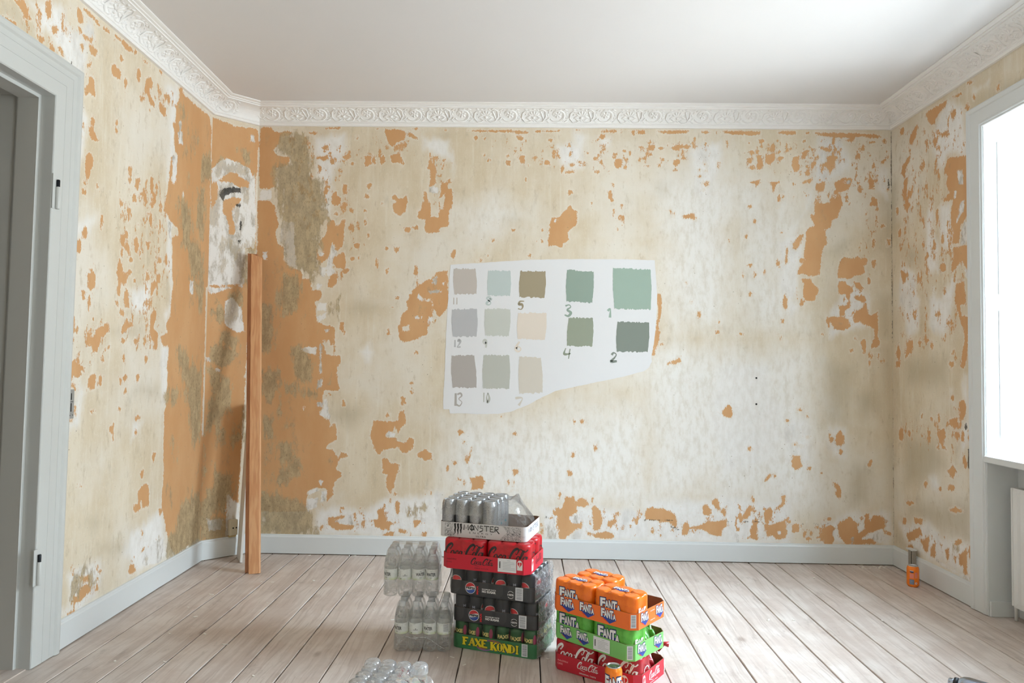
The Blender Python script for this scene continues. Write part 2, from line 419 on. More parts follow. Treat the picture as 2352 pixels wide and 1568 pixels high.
# ---------------------------------------------------------------- traced wear of the walls (mm along wall, mm up; delta coded)
PATCH={}
PATCH['B']='''Q-1755 2738 418 3 616 -14 5 -254 -415 6 -117 -427 14 -628 -123 267 -257 539 -130 107
Q-1309 2323 233 74 64 -433 -156 -271 -126 -1
O-1754 2734 36 6 41 -1 7 -18 53 -16 68 15 7 -26 -47 -8 -29 -6 -2 -41 -40 -51 29 -36 81 -4 0 -38 -34 -26 -63 -14 -1 -59 6 -64 -38 -11 -68 1
O-1755 2259 81 1 33 -31 11 -72 24 -54 -29 -46 18 -72 42 -31 -1 -72 37 -49 89 -31 -3 -49 49 5 20 -76 63 -4 1 -40 -44 -37 12 -125 118 -34 1 -79 -498 -6
O-1431 2709 50 9 8 -27 -53 2
O-1323 2741 98 1 0 -12 -98 0
O-1377 2554 36 -2 34 9 4 -22 -28 -21 -14 13 -27 2
O-1106 2679 2 -13 -9 2 -6 -6 -7 5 3 12 -4 12 8 2 6 -1 8 -1
O-1210 2560 45 5 7 -25 -29 -9
O-1131 2506 5 -8 -11 -2 -8 1 -11 0 4 9 -1 6 7 5 8 -3 10 -1
O-1025 2527 0 -26 -14 -4 -12 -11 -11 17 1 23 -6 29 16 3 11 1 16 -3
O-989 2530 -2 -15 -5 -18 -8 14 -9 1 -4 17 8 11 1 23 10 -9 5 -12
O-927 2530 0 -20 -14 -3 -13 -7 -11 13 -3 17 1 18 13 6 13 7 10 -15
O-943 2735 132 -9 13 -13 -10 -50 -51 -19 -18 -27 -32 13 -19 59
O-748 2682 -6 -8 -16 5 -16 6 -8 12 3 9 3 12 18 -8 15 -6 13 -12
O-972 2734 -5 -4 -1 -7 -8 4 -5 2 -6 5 8 4 2 6 7 0 3 -6
O-903 2562 54 9 4 46 13 0 1 -59 28 -50 -17 -20 -14 25 -54 -1
O-1197 2369 27 5 -5 -68 -11 -14 -19 27
O-1268 2314 27 9 1 -27 27 -13 -5 -50 -34 -5 -28 23
O-1175 2235 -8 -4 -3 -7 -7 -1 -2 8 -8 4 5 6 6 2 7 5 3 -8
O-1015 2362 -1 -12 -10 -2 -9 -7 -6 10 -1 10 -3 14 12 0 8 4 10 -4
O-1024 2291 -1 -9 -9 -7 -12 5 -15 0 -1 11 8 6 4 12 13 -7 10 -3
O-1041 2198 -3 -3 -3 -6 -7 4 -6 1 -5 4 8 3 1 6 8 -1 3 -4
O-1040 2131 -3 -16 -5 -9 -7 -4 -4 15 -5 14 3 15 6 8 7 8 3 -19
O-1018 2041 -1 -14 -6 -4 -5 -5 -4 11 -3 12 2 13 5 5 5 5 4 -12
O-884 2286 22 23 19 -23 31 -4 22 18 19 -40 -15 -14 -6 -45 -31 -38 -46 33 -3 49 20 18
O-936 2243 -3 -6 -2 -8 -5 3 -5 3 -2 8 3 6 3 7 5 -2 5 -3
O-1300 2124 41 9 26 -45 28 50 25 1 -5 -77 -12 -100 -31 -27 -32 54 -13 -27 -16 -82 -58 -36 -6 63 35 27 -37 45 53 73
O-1258 1890 75 46 15 -63 -8 -45 -49 -5 -32 31
O-1260 1791 37 0 -7 -54 -15 -36 -40 4 7 50
O-1198 1809 45 19 0 -27 -35 -14
O-1085 1971 1 -11 -11 -4 -11 -1 -9 6 -2 9 0 11 11 3 11 3 10 -6
O-1114 1887 1 -9 -14 -1 -11 -3 -10 5 -2 7 0 9 12 2 12 3 9 -6
O-1086 1890 0 -11 -5 -1 -5 -6 -4 7 1 11 -3 12 6 1 4 0 7 -1
O-961 1866 3 -21 -7 -12 -7 13 -11 -4 2 24 2 15 3 22 9 -15 7 -3
O-898 1955 0 -7 -7 -3 -8 -1 -7 4 1 6 -2 8 8 2 8 0 9 -2
O-830 1948 1 -14 -13 1 -9 -10 -8 11 2 12 -6 15 13 1 8 1 12 -2
O-762 2079 1 -13 -15 1 -12 -8 -10 9 3 11 -7 14 15 1 11 0 16 -1
O-706 2093 -2 -9 -7 -3 -8 -3 -4 8 -4 7 1 10 8 1 8 6 5 -9
O-896 1813 0 -14 -7 -2 -6 -4 -6 6 1 14 -3 14 8 3 5 -2 9 0
O-701 1806 -7 -20 -4 -24 -10 2 -4 23 -10 18 8 21 6 15 9 15 3 -34
O-705 1833 9 -463 -121 -2 31 52 44 10 17 45 -89 -28 8 89 44 28 -15 44 39 63 27 45
O-854 1580 -2 -6 -6 -3 -7 -2 -4 5 -4 6 3 6 5 4 7 2 4 -7
O-879 1428 3 -19 -8 -1 -5 -2 -7 4 2 18 -2 16 6 9 6 -4 6 -4
O-801 1438 -1 -17 -8 -4 -7 -9 -6 15 -2 15 -2 20 10 -1 7 8 8 -8
O-1175 1451 2 -20 -8 -7 -7 -1 -8 9 -1 19 0 20 8 6 7 4 7 -10
O-1163 1400 -1 -11 -6 -1 -5 -7 -4 10 -1 8 -2 13 7 -1 5 5 6 -5
O-1223 2179 -6 -5 -2 -9 -10 5 -8 2 -6 6 8 5 4 7 10 -1 5 -5
O-823 1639 1 -6 -9 -2 -8 -1 -10 2 3 7 -3 6 9 2 8 -2 12 1
V-1621 2684 213 13 8 -130 12 -154 51 -27 13 -190 20 -63 -52 -109 2 -63 -7 -99 -24 -108 -74 53 -77 35 -39 117 -31 153 -25 81 -15 277 98 33 -2 50 -73 40
V-1584 1760 117 2 20 -90 -24 -117 -89 -46 -30 126
V-1715 1588 73 -17 5 -213 -81 -1
V-1256 1594 53 27 -33 -108 -36 18
S-936 1570 -38 -27 -35 -32 -69 11 -59 14 -23 32 30 29 43 29 66 -12 65 -10
W-1408 2686 217 20 3 -128 -70 -100 -12 -82 -21 -37 -46 27 -51 27 2 109 -20 73
W-1337 2386 64 -27 0 -208 -50 27
T-1742 2327 76 2 4 -64 -80 0
T-1589 2121 77 1 3 -99 13 -154 10 -45 -55 18 -29 63 -6 72 -27 17 2 73
T-1349 1934 41 -9 -9 -31 -36 4
T-1265 1980 19 -18 19 -45 -27 -18 -7 -72 36 -27 -53 -27 -23 17 16 100 17 27
T-1342 1826 45 9 -8 -72 -27 18
T-1358 1722 36 5 -8 -36 -22 -4
T-1346 1601 54 1 1 -54 -58 0
T-1353 1512 63 27 0 -35 -44 -28
T-1306 1432 40 0 -4 -22 -36 4
T-1715 1926 32 0 -3 -59 -27 9
Q-1333 303 655 64 5 -245 -655 -12
Q-1359 1418 197 2 -8 -444 -158 -109
O-1733 1413 463 6 -17 -27 -22 -36 25 -89 90 -7 5 -32 -22 -40 2 -80 15 -44 -9 -25 -94 -3 -2 -98 -21 -44 46 -44 17 18 11 -71 25 45 12 -35 4 -75 -26 -23 -57 -40 58 -4 37 -57 17 40 40 -12 -4 -22 -40 -10 -29 -71 36 -12 3 -27 -42 -36 -8 -48 5 -35 -65 -67 -13 9 31 13 -2 79 -54 8 -18 0 -52 -27 -2 -123 -312 -6
O-1269 1366 36 4 1 -40 -27 -4
O-1157 958 2 -16 -9 -2 -8 -5 -6 8 -1 15 -1 15 8 5 8 3 6 -9
O-1161 1403 -2 -12 -7 -2 -6 -7 -4 11 -2 9 -2 14 9 -1 6 6 6 -6
O-818 1425 121 1 1 -53 -89 -24 -37 40
O-768 981 5 -23 -15 2 -10 -9 -11 9 4 21 -5 21 12 7 10 -4 13 -2
O-719 1035 -5 -11 -1 -22 -7 11 -5 8 -7 14 7 11 3 17 7 0 4 -16
O-696 1288 5 -9 -10 -3 -7 3 -13 -1 4 10 1 7 5 8 9 -6 10 0
O-721 1093 -2 -5 -4 -6 -7 4 -7 1 -2 5 6 4 1 7 8 -3 4 -3
O-871 887 -2 -9 -5 -8 -8 3 -8 3 -1 11 2 9 5 8 8 -5 9 -1
O-976 850 116 -3 44 10 8 44 27 23 12 -31 5 -62 -29 -18 -21 -40 -23 39 -4 -26 -49 -10 5 -31 58 -3 14 -26 40 -4 35 31 25 -8 -6 -53 -39 -40 -31 8 -23 39 -13 -18 -85 -5 -21 -31 -27 17 -19 61 -14 31
O-908 609 35 4 18 -39 31 9 23 -8 -4 -44 -17 -18 -8 -79 -21 -62 -23 53 -14 52 13 31 -32 13
O-812 386 -5 -6 -4 -9 -12 6 -10 1 -6 8 9 5 5 8 11 -2 8 -4
O-848 346 0 -12 -4 -5 -4 -1 -4 6 0 12 -1 13 4 4 4 -1 5 -2
O-1029 295 2 -4 -6 -4 -7 3 -10 0 0 4 3 4 5 4 7 -1 8 -2
O-1144 293 1 -3 -7 -3 -8 2 -10 0 -1 3 4 3 5 3 9 -1 8 -1
O-797 303 0 -27 -7 -16 -9 5 -8 10 -1 28 0 28 8 13 8 -4 10 -6
O-878 1415 3 -13 -9 1 -5 -3 -8 3 3 12 -3 11 7 5 6 -4 8 0
O-1247 230 111 19 -9 -22 -61 -10 35 -21 89 -12 -3 -22 -111 -6 -50 25
O-1065 242 -5 -15 -5 -7 -7 -9 -3 17 -4 13 1 17 6 5 7 6 4 -13
O-1013 194 0 -19 -7 -8 -7 -1 -8 9 1 19 -2 20 8 8 7 -4 9 -1
O-937 283 30 10 19 -35 18 -44 54 -7 -35 -18 -4 -31 -98 20 -5 35 -35 -1 61 23
O-899 127 35 18 44 9 -8 -35 -48 -1
O-807 172 67 -12 -9 -22 -48 8
O-668 205 -8 -13 -7 -8 -11 -8 -4 17 -7 11 3 16 9 5 10 6 7 -13
O-1278 168 -2 -10 -7 -2 -6 -8 -4 12 -2 7 -2 12 9 -1 6 7 6 -7
O-708 126 -4 -5 -3 -5 -7 2 -5 3 -5 4 6 4 3 6 7 0 3 -6
V-1719 1414 81 1 -2 -108 -76 8
V-1532 1318 67 0 74 -79 3 -124 -81 -2 -21 116 -45 17
V-1708 1155 130 10 -1 -115 -40 -28 -86 17
V-1558 1085 72 -7 2 -80 -72 8
V-1431 1025 99 10 0 -35 -89 7
V-1668 844 45 1 3 -124 -36 -1
V-1508 643 9 -47 -29 2 -19 -16 -25 16 11 44 -13 45 24 15 20 -15 30 4
V-1443 547 -4 -13 -6 -20 -15 14 -15 2 -7 16 12 12 5 18 16 -5 10 -10
V-1524 484 -4 -29 -11 -30 -19 16 -19 9 -5 33 7 29 12 26 19 -9 19 -11
V-1546 908 6 -35 -13 -22 -13 22 -20 -6 3 40 5 26 5 41 15 -29 15 -4
V-1614 792 3 -52 -15 5 -9 -33 -10 34 2 45 -8 55 14 4 10 0 14 -4
V-1704 349 66 28 252 -84 36 -26 17 -148 -365 -7
V-1626 1013 -6 -28 -6 -26 -12 4 -8 20 -8 30 8 26 5 30 12 -3 6 -28
S-1036 889 -33 -38 -37 -37 -62 12 -55 17 -21 43 35 36 29 46 64 -21 49 -19
V-1679 235 151 20 170 -5 11 -123 -329 3
W-1333 294 125 11 195 -14 105 89 177 -14 53 18 5 -266 -664 -4
W-976 1289 -17 -28 -8 -45 -24 17 -15 25 -23 30 25 27 9 35 25 11 6 -48
T-1456 1305 54 12 54 -2 1 -53 -36 8 -54 22
T-1331 1338 16 0 2 -187 -13 -9
T-1334 1106 31 5 -8 -49 -31 -18
T-1340 960 32 5 5 -31 -32 -1
T-1296 991 23 -8 25 -115 -9 -18 -18 18 -49 8 4 18 26 27
T-1424 932 9 -3 -4 -24 -7 3
T-1319 470 40 -4 -8 -31 -18 4
T-1389 398 71 23 9 -21 -61 -28
T-1295 400 35 5 -7 -75 -31 0
T-1387 350 71 6 -8 -62 -53 -27 -9 17
T-1206 213 44 5 26 27 53 9 -8 -61 -62 -1
T-829 764 2 -10 -19 -7 -20 5 -28 -1 4 12 7 8 10 12 22 -9 23 0
Q-704 2618 226 -17 8 -523 -242 -3
Q-761 1841 260 -15 -2 -447 -249 -10
Q-418 2738 766 5 3 -298 -513 32
O-777 2704 54 -23 0 -13 -36 4 -18 18
O-714 2736 -9 -4 -8 -3 -13 -1 -5 5 -12 3 8 4 11 1 13 4 4 -6
O-456 2731 -4 -2 -1 -5 -5 1 -3 3 -5 3 5 3 3 3 4 2 2 -5
O-408 2732 251 -1 27 3 126 -10 0 -15 -54 -3 -72 14 -143 -1 -81 3
O32 2730 165 3 -4 -11 -152 -1
O330 2734 5 -4 -15 0 -9 -1 -13 1 6 4 -5 4 11 1 10 -1 14 0
O-525 2730 -6 -3 -5 -2 -7 -2 -2 5 -6 2 2 4 8 0 6 3 4 -4
O-89 2695 54 -9 5 -18 -45 0
O152 2667 -6 -6 -4 -9 -11 4 -8 3 -6 7 7 7 6 7 10 -2 8 -4
O-644 2582 11 0 5 -72 26 -27 5 -55 -3 -54 -40 -17 2 116 -27 5 18 13
O-603 2555 36 -18 31 5 -8 -18 -50 4
O-547 2488 2 -16 -6 -1 -4 -5 -4 8 0 14 -1 14 5 5 4 2 4 -8
O-520 2411 18 5 2 -37 -24 5
O-569 2383 49 1 -3 -36 31 0 6 -72 -4 -55 -22 -18 5 -54 -3 -45 -54 -9 -8 -27 -77 -8 -18 25 8 63 -23 0 -31 4 1 49 25 10 -1 36 13 18 -1 68 23 -5 5 -54 19 -36 1 -72 49 -4 4 41 -10 54 9 9 24 -63 15 126 -17 -36 -22 -9 12 45
O-331 2680 -7 -6 -3 -8 -7 1 -4 6 -5 6 4 7 5 6 7 0 4 -6
O-279 2675 0 -7 -4 -5 -6 2 -5 2 0 8 0 8 5 5 5 -2 6 -2
O-246 2535 -2 -7 -4 -8 -8 7 -9 -1 -2 9 7 5 1 11 9 -5 5 -5
O-282 2567 -1 -5 -4 -1 -5 -3 -2 5 -1 3 -2 6 6 0 4 2 5 -2
O-126 2563 -1 -8 -6 -3 -7 -3 -4 7 -3 7 0 9 8 0 6 6 5 -7
O-121 2518 3 -13 -9 -7 -8 4 -10 2 1 14 0 12 8 7 8 -1 9 -5
O-65 2568 36 0 0 -45 -13 -9 -23 23
O17 2501 -9 -3 -4 -4 -8 -2 -2 6 -9 3 5 4 7 1 8 4 4 -6
O130 2522 6 -13 -15 1 -10 -3 -12 3 5 12 -5 11 11 5 11 -4 12 -1
O228 2480 -5 -13 -6 -6 -8 -9 -3 17 -6 11 1 16 10 -1 7 13 5 -15
O288 2464 14 -6 -29 -5 -19 -3 -27 -3 11 10 -9 6 20 7 21 -1 26 4
O300 2508 -4 -8 -12 0 -11 -6 -6 8 -2 5 -4 9 15 -1 10 3 11 -3
O336 2530 -7 -5 -6 -2 -8 -4 -3 7 -5 4 1 6 9 1 7 3 6 -4
O-12 2410 0 -9 -3 -8 -5 5 -5 2 0 10 1 9 3 8 5 -3 4 -3
O250 2345 32 0 4 -18 -26 -18 -9 13
O234 2210 35 36 14 -27 33 -8 -5 -90 -40 -32 -22 -18 14 -49 -31 -18 -13 -36 -36 17 -53 0 3 89 12 90 58 10
T168 2160 22 -4 -9 -27 -17 -1
O-80 2081 -5 -8 -7 -3 -9 -6 -4 10 -6 7 1 10 11 -1 8 8 7 -8
O-218 2015 4 -8 -9 0 -5 -1 -9 1 4 8 -2 7 6 5 6 -4 8 0
O101 2087 1 -11 -7 -1 -5 -3 -5 4 1 11 -2 12 6 4 5 -4 7 1
O100 2013 -3 -8 -3 -6 -5 0 -4 6 -3 8 3 7 3 7 5 0 3 -7
O69 2009 -4 -6 -1 -6 -3 -3 -1 10 -3 5 2 8 3 1 2 6 2 -9
O-463 1921 -7 -15 -10 -15 -8 10 -8 9 2 19 8 15 11 13 7 -9 9 -7
O-278 1882 -13 -5 -8 -5 -15 -3 -3 8 -14 4 6 7 15 1 13 6 7 -8
O-247 1918 3 -8 -5 -5 -5 5 -8 -2 2 10 1 7 3 8 5 -5 6 -2
O26 1921 -2 -8 -4 -12 -8 8 -8 2 -4 10 8 6 2 13 8 -4 4 -8
O-705 2093 -8 -7 -6 -7 -12 -2 -5 10 -11 6 7 8 10 3 12 7 4 -11
O-730 1841 25 -4 0 -49 -12 -23 -7 23
O-586 1807 71 10 5 -99 7 -71 -7 -72 -44 -54 -27 9 -23 62 -6 54 -40 -19 -45 36 -54 8 26 27 62 54 45 10
O-758 1662 36 -18 72 -26 41 -8 5 -62 -12 -63 -17 -36 -4 -44 -35 -10 -80 -26
T-651 1685 107 11 -4 -18 -76 -10
T-612 1762 27 18 -4 -58 -18 4
T-549 1745 22 0 -4 -27 -13 2
T-719 1519 44 1 5 -18 -49 4
T-709 1671 41 -44 -8 -9 -28 18
T-603 1503 -35 -45 8 62
W-696 2682 190 -8 28 -118 -2 -118 -8 -36 -16 109 -181 89
W176 2633 173 11 2 -154 -66 -10 -90 36
T-588 2338 3 -14 -19 -6 -18 0 -18 6 -1 14 0 14 19 5 18 1 18 -6
H-74 2189 -77 -42 -66 -33 -108 -21 -34 59 -94 34 46 51 105 5 101 48 46 -61
S-45 2153 -26 -20 -28 -8 -35 -16 -14 27 -20 16 5 25 36 3 32 12 23 -18
S-504 2692 -17 -16 -7 -29 -24 14 -16 12 -22 18 27 16 8 22 25 4 7 -27
H-540 871 1346 86 4 -663 -1340 -23
Q-732 300 201 4 4 -192 -201 -4
Q104 381 706 -21 1 -237 -704 -13
O-386 783 -4 -12 -16 -1 -14 -9 -8 12 -2 9 -6 14 20 -2 12 6 15 -5
O-385 723 2 -5 -8 0 -5 -3 -6 3 2 4 -2 5 6 1 5 0 6 -1
O-740 740 30 4 -2 -57 -20 -30 -7 3
O-691 644 56 28 41 -23 1 -40 -40 -11 -17 17 -38 6
O-349 693 10 0 -12 -80 -13 -27 -17 20 6 33 14 -13
O-435 590 1 -8 -8 -2 -8 -2 -7 5 -2 7 0 8 9 2 8 2 7 -4
O-487 554 -1 -12 -3 -8 -4 3 -4 3 0 14 0 12 3 10 4 -8 5 0
O-286 589 1 -6 -4 -2 -3 1 -3 1 0 6 0 5 3 2 3 0 3 -2
O-405 484 -1 -8 -6 -5 -7 2 -9 2 1 9 1 7 5 8 7 -6 9 0
O-381 469 0 -14 -3 -8 -3 3 -3 4 -1 15 0 14 3 8 3 -2 4 -4
O-346 493 40 17 40 -2 18 -40 -23 -40 -67 -8 3 33
O-54 781 -4 -7 -6 -4 -9 -2 -4 7 -7 6 5 6 7 4 9 5 3 -10
O-150 880 0 -6 -3 -3 -4 1 -5 2 0 6 1 5 3 4 4 -1 4 -2
O-82 554 43 1 -6 -24 -20 -13 -13 10
O-92 474 -3 -9 -5 -6 -6 -6 -2 13 -5 8 2 11 6 0 6 10 3 -11
O-65 475 -2 -8 -1 -12 -5 7 -3 3 -3 9 3 8 2 9 5 -2 3 -5
O-77 428 -4 -5 -1 -8 -3 1 -2 6 -3 6 2 6 3 5 3 2 2 -7
O320 864 -1 -11 -7 -1 -7 -7 -4 9 -1 9 -1 11 7 3 6 2 6 -6
O369 868 1 -12 -8 -1 -6 -4 -6 7 -1 9 1 11 6 3 7 3 4 -7
O316 652 -2 -10 -8 -5 -8 -4 -5 10 -4 9 1 12 9 0 8 8 6 -10
O447 702 1 -17 -6 -8 -5 6 -8 0 1 19 1 14 4 17 6 -15 7 1
O300 538 -1 -12 -8 -7 -10 1 -10 5 1 13 -1 13 9 7 10 -4 12 -1
O220 420 14 -10 -7 -40 -23 0
O257 394 53 -3 4 -39 37 30 40 -9 13 -26 -13 -27 -60 9 7 -36 -36 -14 63 -45 -3 -40 -49 -14 -60 -61 -36 0 3 59 -18 39 10 40 -14 33 40 27 10 34
T282 265 30 11 46 -10 -3 -43 -56 -4 -20 33
O434 341 44 -33 13 -52 -6 -53 -26 -21 -27 0 -4 72
O434 374 -3 -10 -2 -2 -4 -9 -1 13 -2 7 0 12 4 -1 3 7 2 -8
O386 175 60 -16 59 21 60 -22 0 -23 -73 -8 -93 28
O525 236 53 21 10 -13 -43 -47 -17 20
O597 287 -4 -6 -2 -8 -6 4 -4 4 -6 6 7 5 2 7 7 1 1 -8
O102 219 17 4 -2 -67 -12 -6
O184 247 5 -10 -12 -2 -9 0 -12 2 3 9 -1 9 9 5 9 -2 10 -2
O763 326 47 8 0 -73 -47 6
O728 299 -2 -13 -4 -3 -4 -11 -2 16 -2 11 0 15 4 3 4 6 3 -11
O813 182 -3 -11 -4 -5 -5 -7 -2 14 -4 9 1 14 6 -1 5 11 3 -13
W-734 380 202 17 5 -279 -201 -10
W105 315 299 18 406 -39 1 -178 -704 -6
T126 236 66 21 15 -139 -67 6
O-697 211 40 24 4 -16 -23 -30 -20 2
K115 261 44 2 -4 -8 -38 -1
V-718 267 26 41 64 4 0 -13 -50 -8 -23 -33
T-670 242 73 8 1 -60 -54 19
O-623 130 -10 -6 -9 -9 -5 7 0 10 -2 12 12 4 8 6 10 1 -7 -15
O-712 132 -2 -8 -2 -8 -4 3 -4 4 -2 8 3 7 1 10 5 -3 2 -7
O-592 399 0 -6 -2 -8 -3 6 -4 0 -1 8 2 6 2 7 3 -2 3 -4
O-628 402 0 -10 -3 -2 -4 -4 -2 7 0 9 -2 11 4 0 3 2 4 -2
V-664 282 5 -7 -12 -3 -11 3 -16 -1 2 7 3 5 8 6 12 -3 12 -1
S-728 101 53 1 0 -6 -53 -5
H865 2341 487 76 2 -1020 -519 -7
Q292 2734 1060 7 0 -108 -293 -164 -355 -21 -409 -39
O488 2694 9 -12 -19 -2 -14 1 -19 1 7 12 -3 10 13 7 15 -4 17 -2
O442 2667 -2 -6 -4 -1 -5 -4 -2 6 -2 5 0 6 5 1 4 2 3 -4
O457 2735 138 3 -8 -13 -89 -6 -36 2
O644 2734 32 0 -5 -34 -22 18
O693 2736 54 -1 4 -21 -48 -5
O818 2733 204 6 -4 -19 -102 -7 -71 6
O1102 2734 67 -2 -5 -11 -57 0
O1206 2726 -1 -4 -5 -2 -5 -2 -3 4 -2 4 1 5 5 1 5 2 3 -4
O1248 2736 104 0 0 -22 -55 -2 -49 10
O738 2626 -9 -4 -3 -7 -9 2 -5 4 -9 4 8 5 6 4 9 2 4 -6
O770 2642 41 0 -3 -31 -43 -1
O872 2620 -10 -4 -5 -6 -13 2 -8 3 -9 5 9 5 7 4 13 0 9 -4
O897 2640 -3 -3 -3 -5 -6 2 -4 2 -4 4 5 3 3 5 6 0 2 -5
O916 2625 27 18 53 1 44 -9 -4 -14 -58 0 -44 -14
O622 2598 3 -9 -9 -3 -8 1 -10 2 1 9 1 7 7 5 9 -1 8 -3
O443 2549 -1 -9 -10 -2 -10 -4 -7 7 -1 8 -3 11 13 1 8 2 12 -3
O446 2536 26 5 17 -50 -16 9 -14 18
O468 2464 -14 -6 -6 -6 -13 -3 -4 9 -12 6 6 7 12 3 12 4 7 -7
O548 2541 49 10 0 -50 -26 -18 -23 27
O630 2497 -1 -10 -7 -2 -6 -3 -5 7 -2 8 1 9 6 3 7 3 4 -8
O779 2502 5 -5 -17 -3 -17 2 -22 0 1 6 4 5 14 4 19 -2 18 -1
O786 2579 2 -5 -7 -1 -5 0 -6 1 3 5 -2 5 5 2 5 -2 7 1
O866 2548 0 -6 -9 -2 -9 -1 -6 4 -3 5 1 6 9 1 9 3 7 -4
O851 2512 -9 -5 -5 -5 -10 -3 -3 8 -8 5 5 6 8 3 9 3 5 -6
O926 2549 48 0 -8 -27 -18 -18 -22 1
O954 2479 -7 -6 -4 -7 -8 0 -5 6 -5 6 5 7 5 6 8 0 5 -6
O1221 2515 1 -14 -6 -5 -5 -1 -6 5 2 15 -2 14 6 8 5 -7 7 1
O1130 2519 3 -5 -6 0 -4 -1 -5 1 2 5 -2 4 5 2 4 -2 5 0
O1143 2478 -3 -4 -3 -6 -5 3 -5 2 -3 5 5 4 2 7 6 -2 2 -5
O1098 2481 0 -4 -4 -2 -5 0 -4 1 1 5 -1 4 4 1 4 0 6 -1
O1099 2442 0 -5 -4 -2 -5 -2 -3 4 -1 5 0 6 5 0 4 2 4 -3
O1121 2411 31 -4 -4 -27 -14 -14 -22 31
O1131 2354 -3 -4 -3 -5 -4 1 -3 3 -3 5 3 4 2 6 5 -1 2 -5
O546 2379 2 -13 -6 -1 -4 -2 -5 3 3 13 -2 13 4 5 4 -6 6 2
O505 2338 24 5 8 -54 11 -13 -18 0 -20 18
O413 2259 -1 -10 -6 -1 -5 -6 -4 8 -1 8 -1 10 6 2 6 3 4 -6
O604 2245 -1 -11 -4 -9 -5 3 -5 4 0 13 1 12 4 9 4 -6 6 -1
O554 2200 0 -20 -4 -2 -4 -10 -3 14 0 18 -2 21 5 1 4 3 4 -4
O573 2182 18 5 0 -27 -13 -14
O613 2155 -3 -16 -3 -5 -4 -15 -1 23 -3 13 0 21 5 -3 3 15 3 -15
O582 2097 -3 -7 -3 -5 -4 0 -4 5 -2 7 3 6 2 7 5 -1 3 -6
O297 2215 20 1 -3 -50 -7 -58 -9 4
O942 2194 -3 -8 -2 -11 -5 2 -2 8 -5 9 5 8 2 9 5 4 1 -14
O915 2214 -3 -5 -2 -5 -4 2 -3 2 -2 6 2 4 3 5 3 -2 4 -2
O985 2186 70 14 18 -27 -4 -13 -71 8
O1289 2032 -1 -8 -4 0 -4 -7 -2 9 0 6 -2 10 5 -1 4 4 4 -4
O824 1681 27 4 7 -48 -2 -98 -22 -62 5 -53 -22 -34 8 113 9 80
T834 1530 10 -4 -3 -14 -7 2
O1106 1555 1 -14 -9 2 -6 -9 -5 9 1 12 -3 15 8 1 6 0 8 -1
O1052 1632 3 -8 -7 -2 -6 2 -9 -1 3 9 0 6 4 6 7 -6 8 1
O1020 1754 -1 -6 -4 -1 -4 -3 -2 5 -2 5 1 5 3 2 4 2 3 -4
O1234 1442 -12 -5 -8 -3 -15 -3 -3 7 -12 3 4 6 15 0 13 6 7 -6
O1228 1508 -3 -4 -2 -6 -4 2 -4 3 -2 5 3 4 2 5 5 -1 3 -3
O387 2585 3 -5 -8 -5 -10 4 -12 -1 0 7 5 4 4 7 11 -4 9 -2
O332 2531 -6 -6 -3 -6 -7 1 -5 4 -3 6 3 6 4 6 7 -2 6 -3
W1036 2612 190 56 10 -144 -88 -216 -71 35 -36 179
W435 2698 90 -8 -9 -63 -62 8
W292 2716 81 -18 -43 -145 -36 -27
S915 2351 6 -36 -38 -14 -37 0 -35 15 -2 34 0 35 38 12 37 5 36 -16
S1141 1800 -7 -15 -10 -16 -16 9 -16 5 -8 16 15 11 5 21 18 -8 9 -11
H1297 2417 370 -158 88 -142 -88 -303 191 -411 -559 -7
Q1296 2740 1014 -2 -2 -313 -45 -250 -90 -532 -53 -177 -244 -3 176 532 54 232 -316 -3 -70 160 -370 87 -53 143
K2308 2738 11 5 -1 -1328 -9 0
K2289 2442 9 -17 -4 -72 -9 18
O1296 2736 186 -2 -4 -24 -75 -3 -107 6
O1593 2738 119 -2 -5 -22 -57 3 -53 0
O1822 2728 110 -1 150 -1 171 -11 -5 -22 -70 8 -96 4 -9 -36 -62 4 44 23 -101 4 -4 -45 -14 0 5 49 -97 6
O2216 2667 -8 -4 -7 -5 -11 1 -8 3 -6 5 7 5 7 5 11 -1 7 -4
O1788 2724 0 -5 -6 -3 -7 2 -8 1 -1 5 2 4 6 3 7 -1 8 -1
O1515 2659 -16 0 -10 -2 -16 1 0 11 -11 9 8 6 15 -4 15 0 5 -10
O1773 2672 -4 -7 -4 -7 -8 3 -7 3 -2 7 3 7 5 7 8 -3 7 -2
O1443 2597 -6 -6 -8 -3 -10 -3 -4 7 -8 5 4 7 10 1 10 5 6 -7
O1418 2656 2 -5 -6 -3 -4 3 -8 -1 2 5 1 4 3 5 6 -4 6 0
O1390 2561 35 -2 4 -25 -17 -13 -22 9
O1447 2579 40 1 17 -63 -17 -32 -35 5 13 45
O1513 2602 18 -18 40 10 0 -41 -27 -36 -31 9
O1394 2498 44 18 9 -26 -18 -1
O1608 2603 -4 -5 -5 -2 -6 -4 -1 7 -4 4 0 6 7 0 5 5 4 -6
O1633 2563 -8 -7 -7 -7 -14 2 -11 4 -4 7 6 7 8 7 13 -3 12 -3
O1685 2563 49 23 -9 -40 4 -54 -22 -26 -31 43
O1751 2613 40 0 -13 -31 -18 -27 -22 4
O1855 2566 -10 -7 -2 -15 -11 6 -6 8 -10 8 11 8 5 9 10 3 5 -12
O1807 2566 0 -4 -4 -4 -6 2 -5 1 -1 5 2 4 4 3 5 -1 6 -1
O1857 2641 75 -18 0 -27 -27 9 -39 18
O1932 2583 61 -13 -35 -18 -13 -59 -22 -31 -27 40 -44 22 53 14 0 36
O2113 2572 -3 -13 -10 -9 -4 13 -12 2 6 15 8 7 9 15 5 -12 6 -7
O2081 2535 -7 -3 -3 -4 -12 3 -9 1 -9 2 13 3 3 3 12 0 5 -3
O1756 2483 35 9 4 -36 -31 -13
O1733 2411 75 23 -2 -31 -59 -5
O1407 2404 71 19 0 -23 -22 -36 -13 31
